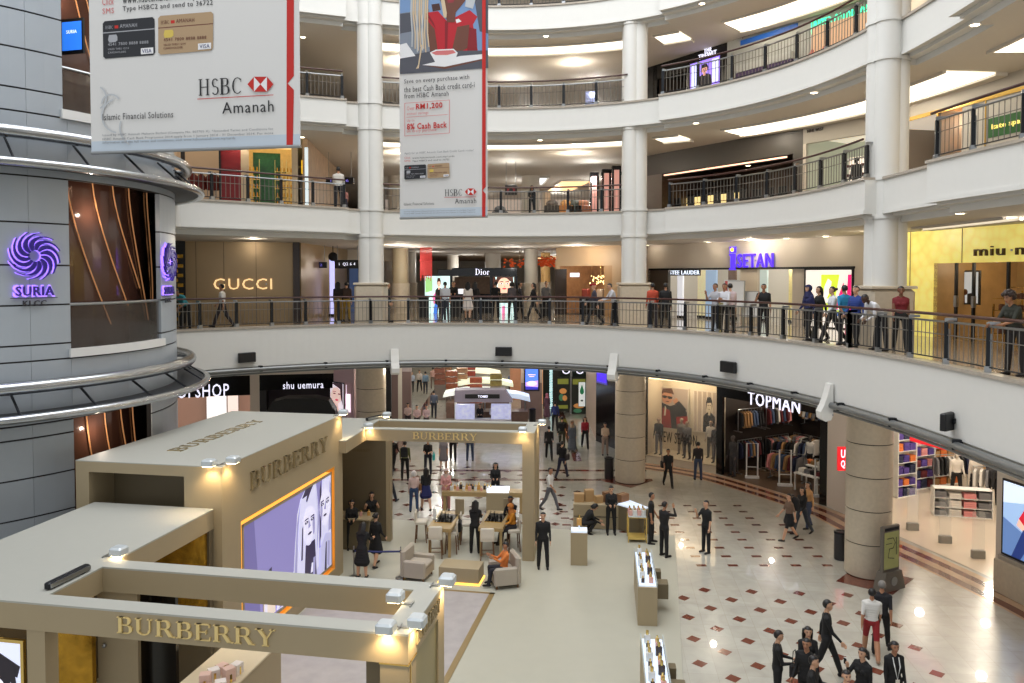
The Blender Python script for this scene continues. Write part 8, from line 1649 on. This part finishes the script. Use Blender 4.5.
person(376, 566, .02, 150, 'woman in black jacket and skirt with pale legs at the alcove counter', 'stroll', 1.64, True, 0, legs='dress', skirt=.46, hair='bun', vox=NEAR)
person(372, 541, .02, 10, 'attendant in black sleeveless top resting both arms behind the alcove counter', 'armsup', 1.64, True, 0, hair='bun', sleeve='none', vox=NEAR)
person(352, 549, .02, 10, 'woman in black with dark hair standing at the left of the alcove', 'hold', 1.6, True, 0, hair='bob', vox=NEAR)
# bottom group
V = .009
person(777, 711, 0, 75, 'man in black at the left of the bottom group looking right at a phone', 'hold', 1.66, skin=0, vox=V)
person(807, 703, 0, -10, 'woman with long dark hair in the bottom group, behind the man with a bag', 'folded', 1.6, True, 0, hair='long', vox=V)
a = person(806, 720, 0, -40, 'man with black shirt in the middle of the bottom group', 'stroll', 1.66, skin=1, vox=V); bag(a, 'hand', (26, 24, 26), 'black bag of the man in the middle of the bottom group', -1)
person(826, 677, 0, 70, 'tall slim man in black walking right above the bottom group', 'walk', 1.78, skin=0, vox=V)
person(812, 742, 0, 60, 'man in black with lowered head at the bottom edge', 'folded', 1.66, skin=0, vox=V)
person(845, 757, 0, 0, 'person whose black hair just reaches the bottom edge', 'stand', 1.62, vox=V)
a = person(862, 730, 0, -60, 'woman in black jacket holding up a phone at the bottom edge', 'phone', 1.62, True, 0, hair='bob', vox=V)
t = thing('phone', 'white mobile phone held up by the woman at the bottom edge', 'phone', (0, 0, 0), 0); H_ = body_mesh('phone0', POSE['phone'], True, V)
seg, Hh, Tt = skeleton(POSE['phone'], True); wr = [s_ for s_ in seg if s_[5] == 2][1][1]; q = Matrix.Translation(a.location) @ Matrix.Rotation(a.rotation_euler.z, 4, 'Z') @ (wr * a.scale[0] + Vector((-.02, -.05, .09))); t.location = q; t.rotation_euler = (0, 0, a.rotation_euler.z); m = MB(); m.bbox(-.036, .036, -.005, .005, -.05, .09, .004); m.build('case', [WHITE], t); m = MB(); m.box(-.032, .032, -.0065, -.005, -.042, .08); m.build('screen', [GLOSSBLACK], t)
person(871, 657, 0, 160, 'man in white shirt and red patterned shorts walking away', 'walk', 1.66, skin=1, top=WT_, bot=(140, 30, 36), sleeve='short', legs='short', shoe=(150, 120, 100), vox=V, hc='black')
person(881, 650, 0, 150, 'man in black and white jersey walking beside the man in red shorts', 'walk2', 1.7, skin=1, top=(24, 24, 30), hair='short', hc='grey', sleeve='short', vox=V)
a = person(893, 722, 0, 0, 'woman in black suit with a white lanyard facing the viewer at the bottom edge', 'stand', 1.62, True, 1, hair='bob', vox=V)
t = thing('lanyard', 'white lanyard with a badge on the woman in the black suit', 'lanyard', tuple(a.location), 0); m = MB(); m.tube([(-.06, -.07, 1.36), (-.055, -.15, 1.2), (0, -.16, .95), (.055, -.15, 1.2), (.06, -.07, 1.36)], .012, 5); m.build('ribbon', [WHITE], t); m = MB(); m.box(-.04, .04, -.17, -.16, .84, .95); m.build('badge', [CREAMS], t)
# far hall people
for px, py, c, b_, lab, hh, ps, f_ in ((434, 418, (84, 92, 108), (40, 44, 54), 'man in a blue grey shirt walking in the long hall', 1.74, 'stroll', 180), (412, 392, (190, 200, 220), BK, 'person in pale blue top far back at the left of the hall', 1.6, 'walk', 0), (419.5, 391.5, (216, 206, 200), BK, 'person in white top and black trousers far back in the hall', 1.7, 'walk2', 0),
        (425.5, 394, (130, 160, 190), (40, 44, 60), 'person in light blue shirt far back in the hall', 1.7, 'stroll', 180), (433, 388.5, (200, 160, 150), (120, 100, 90), 'person in rose top beside the stalls far back', 1.66, 'stand', 180), (437, 385, (150, 120, 110), (60, 50, 50), 'person in brown top beside the stalls far back', 1.66, 'stand', 0),
        (408, 431, (196, 170, 164), (60, 50, 54), 'leftmost pink dressed person of three just beyond the far frame', 1.6, 'hold', 0), (417, 433, (206, 176, 176), (60, 50, 54), 'middle pink dressed person of three just beyond the far frame', 1.58, 'hold', 0), (426.5, 433, (204, 178, 182), (60, 50, 54), 'rightmost pink dressed person of three just beyond the far frame', 1.58, 'hold', 0),
        (511, 395, (96, 116, 150), (40, 44, 60), 'person in blue shirt right of the mauve kiosk', 1.7, 'stand', 180), (514, 390, (206, 200, 200), (60, 56, 60), 'person in white right of the mauve kiosk', 1.66, 'stand', 0)):
    person(px, py, 0, f_, lab, ps, hh, top=c, bot=b_, vox=.016)
for px, lab, c in ((467, 'left attendant in black inside the mauve kiosk', BK), (480, 'middle attendant in black inside the mauve kiosk', BK), (493, 'right attendant in white inside the mauve kiosk', (190, 186, 200))):
    person(0, 0, 0, 0, lab, 'hold', 1.62, True, 0, top=c, hair='bun', vox=.016, p3=(atY(px, 410, 45.9).x, 45.9, 0))
# mannequins in the poster window and beside TOPMAN
mq = 0
for px, py, pp_, tp_, bt_, ps, hh, lab in ((654, 457, 0.5, (40, 38, 38), (110, 110, 116), 'stand', 1.75, 'leftmost window mannequin in a dark coat and grey trousers'), (671, 449, 1.1, (110, 104, 100), (120, 110, 100), 'stand2', 1.75, 'second window mannequin in a grey jacket'), (682.5, 462, .5, (96, 92, 92), (34, 32, 36), 'stand2', 1.75, 'third window mannequin in grey top and black trousers'),
        (699, 440, 1.3, (190, 184, 176), (70, 64, 60), 'stand', 1.75, 'fourth window mannequin in a pale shirt'), (712, 467, .5, (30, 28, 30), (60, 50, 54), 'stand', 1.8, 'rightmost window mannequin in a long dark coat')):
    s_ = WN.P(px, 420)[0]; q = inroom(WN, s_, pp_, .36); person(0, 0, 0, math.degrees(WN.rz), lab, ps, hh, False, (150, 130, 116), top=tp_, bot=bt_, hair=None, p3=q, name='mannequin', cat='mannequin')
q = inroom(WM, .75, .3, .012); person(0, 0, 0, math.degrees(WM.rz), 'dark mannequin standing inside the left edge of the TOPMAN doorway', 'stand', 1.8, False, (96, 88, 84), top=(60, 58, 60), bot=(60, 58, 62), hair=None, p3=q, name='mannequin', cat='mannequin')
for s_, d, c, b_, lab in ((2.5, 3.3, WT_, BK, 'white shirted mannequin in the middle of TOPMAN'), (3.6, 4.0, (60, 70, 100), JN, 'blue dressed mannequin at the back of TOPMAN'), (4.3, 2.9, (210, 206, 200), (80, 76, 70), 'pale shirted mannequin at the right of TOPMAN')):
    person(0, 0, 0, math.degrees(WM.rz), lab, 'stand', 1.8, False, (60, 54, 52), top=c, bot=b_, hair=None, p3=inroom(WM, s_, d, .012), name='mannequin', cat='mannequin')
for px, py, c, b_, lab in ((956, 498, (214, 206, 196), BK, 'mannequin in white jumper and black trousers, leftmost in the bright shop'), (975, 500, (206, 196, 184), BK, 'mannequin in cream top and black trousers, middle of the bright shop'), (992, 505, (60, 58, 62), BK, 'mannequin in dark clothes, right in the bright shop')):
    person(px, py, .012, -10, lab, 'stand2', 1.85, False, (200, 190, 176), top=c, bot=b_, hair=None, name='mannequin', cat='mannequin')
# first gallery
z = Z1 + .0
for px, off, kw in ((185.5, .75, dict(lab='man in teal shirt leaning on the railing beside the tower', pose='lean', top=(40, 130, 140), skin=2, sleeve='short', face_=-15)),
        (222, 1.3, dict(lab='man in white shirt walking past the GUCCI letters', pose='walk', top=WT_, bot=(40, 34, 40), skin=1, sleeve='short', face_=-90)),
        (338, 3.5, dict(lab='woman in dark top beside the man in brown near the left pillar', pose='stand', top=(40, 34, 34), bot=(150, 120, 60), fem=True, hair='long', face_=180)), (346.5, 3.5, dict(lab='man in brown shirt and yellow trousers near the left pillar', pose='stand2', top=(70, 56, 50), bot=(170, 140, 60), face_=180)),
        (388, 1.8, dict(lab='person in black right of the left pillar', pose='stand', face_=90)),
        (445, 3.2, dict(lab='man in white shirt facing the tall lit poster', pose='stand2', top=(196, 200, 208), bot=(40, 42, 54), sleeve='short', face_=180, skin=1)), (453.5, 6.5, dict(lab='attendant in black behind the man in the white shirt', pose='hold', face_=0)),
        (468, 3.6, dict(lab='woman in a short white dress at the black kiosk', pose='stroll', top=(216, 208, 202), fem=True, hair='long', legs='dress', skirt=.45, sleeve='short', face_=170)), (475, 4.0, dict(lab='woman in black beside the woman in the white dress', pose='stroll', fem=True, hair='long', face_=160)),
        (495.5, 5.0, dict(lab='person in black before the portrait poster of the black kiosk', pose='stand', face_=180)), (512, 4.6, dict(lab='woman in grey right of the portrait poster', pose='stand', fem=True, top=(90, 84, 88), hair='bob', face_=180)), (520, 5.5, dict(lab='man in dark grey near the white column', pose='stroll', top=(60, 58, 64), face_=90)),
        (533.5, 4.4, dict(lab='woman in black striding along the first gallery', pose='walk', fem=True, hair='long', face_=-80)), (546, 6.0, dict(lab='man in grey beside the potted plant', pose='stand', top=(110, 110, 112), face_=0)),
        (594, 1.4, dict(lab='person in dark clothes with a red cap walking left on the gallery', pose='walk', top=(60, 58, 70), hair='cap', hc=(140, 30, 30), face_=-90)), (614.5, .9, dict(lab='person in grey white shirt leaning beside the centre pillar', pose='leanup', top=(190, 190, 196), face_=-80)),
        (652.5, .9, dict(lab='man in orange shirt at the railing right of the centre pillar', pose='stand', top=(186, 74, 50), bot=(50, 44, 48), face_=190, skin=1)), (665.5, 1.0, dict(lab='man in black beside the man in orange', pose='stand2', skin=1, face_=180)),
        (715.5, .85, dict(lab='man in grey polo shirt at the railing, phoning', pose='phone', top=(170, 170, 176), bot=(34, 34, 42), skin=1, sleeve='short', face_=-60)), (724.5, .95, dict(lab='man in white shirt with dark straps beside the man in grey', pose='folded', top=(206, 206, 212), bot=BK, skin=1, face_=-40)), (730, 1.2, dict(lab='man in pale pink shirt behind the pair at the railing', pose='stand', top=(206, 186, 192), bot=BK, face_=180)),
        (763.5, .9, dict(lab='man in black short sleeves drinking at the railing', pose='phone', skin=1, sleeve='short', face_=-20)),
        (808.5, .8, dict(lab='woman in a navy hooded top walking at the railing', pose='stroll', fem=True, top=(30, 34, 80), hair='scarf', hc=(30, 32, 74), face_=-70)), (819.5, 1.2, dict(lab='woman in black walking beside the navy hooded woman', pose='walk', fem=True, hair='long', face_=-80)),
        (832.5, 1.0, dict(lab='woman in white shirt walking left at the railing', pose='walk2', fem=True, top=(206, 208, 212), bot=BK, hair='bun', face_=-90)), (844.5, .9, dict(lab='man in bright blue shirt with hands at his hips', pose='behind', top=(40, 130, 176), bot=(26, 26, 32), skin=1, sleeve='short', face_=190)),
        (856, .75, dict(lab='person in dark blue shirt left of the right pillar', pose='stroll', top=(36, 60, 130), face_=-60)), (882, .85, dict(lab='man in white shirt leaning on the railing before the right pillar', pose='lean', top=(214, 214, 218), bot=(20, 20, 24), skin=3, face_=-78)),
        (901, 1.4, dict(lab='woman in a dark red and black top by the glowing yellow shop', pose='stroll', fem=True, top=(110, 22, 30), bot=BK, skin=2, sleeve='none', hair='bun', face_=-20))):
    p = gp_(px, off)[0]; kw.setdefault('h', 1.66); person(0, 0, 0, kw.pop('face_'), kw.pop('lab'), p3=(p.x, p.y, z), vox=.011, **kw)
p = gp_(1017, .75)[0]; person(0, 0, 0, -75, 'woman with curly dark hair leaning at the railing at the right edge', 'leanup', 1.64, True, 1, top=(44, 46, 36), bot=(40, 36, 36), hair='curly', hc='brown', sleeve='short', p3=(p.x, p.y, z), vox=NEAR)
p = gp_(339, .8, 2)[0]; person(0, 0, 0, 185, 'man in white shirt seen from behind at the second gallery railing', 'folded', 1.7, top=(206, 200, 190), bot=(30, 28, 34), p3=(p.x, p.y, LV[2]), skin=1)
p = gp_(346, 1.0, 2)[0]; person(0, 0, 0, 0, 'child in a rose top beside the man on the second gallery', 'stand', .95, top=(190, 130, 120), bot=(60, 56, 70), p3=(p.x, p.y, LV[2]), skin=1)
p = gp_(532, .9, 2)[0]; person(0, 0, 0, 0, 'person in black behind the middle railing of the second gallery', 'hold', 1.3, True, 1, hair='long', p3=(p.x, p.y, LV[2]))
p = inroom(W2R, W2R.P(850, 170)[0], .4, LV[2] + .012); person(0, 0, 0, math.degrees(W2R.rz), 'black clothed mannequin in the pale shop of the second gallery', 'stand', 1.7, False, (30, 28, 28), hair=None, p3=p, name='mannequin', cat='mannequin')
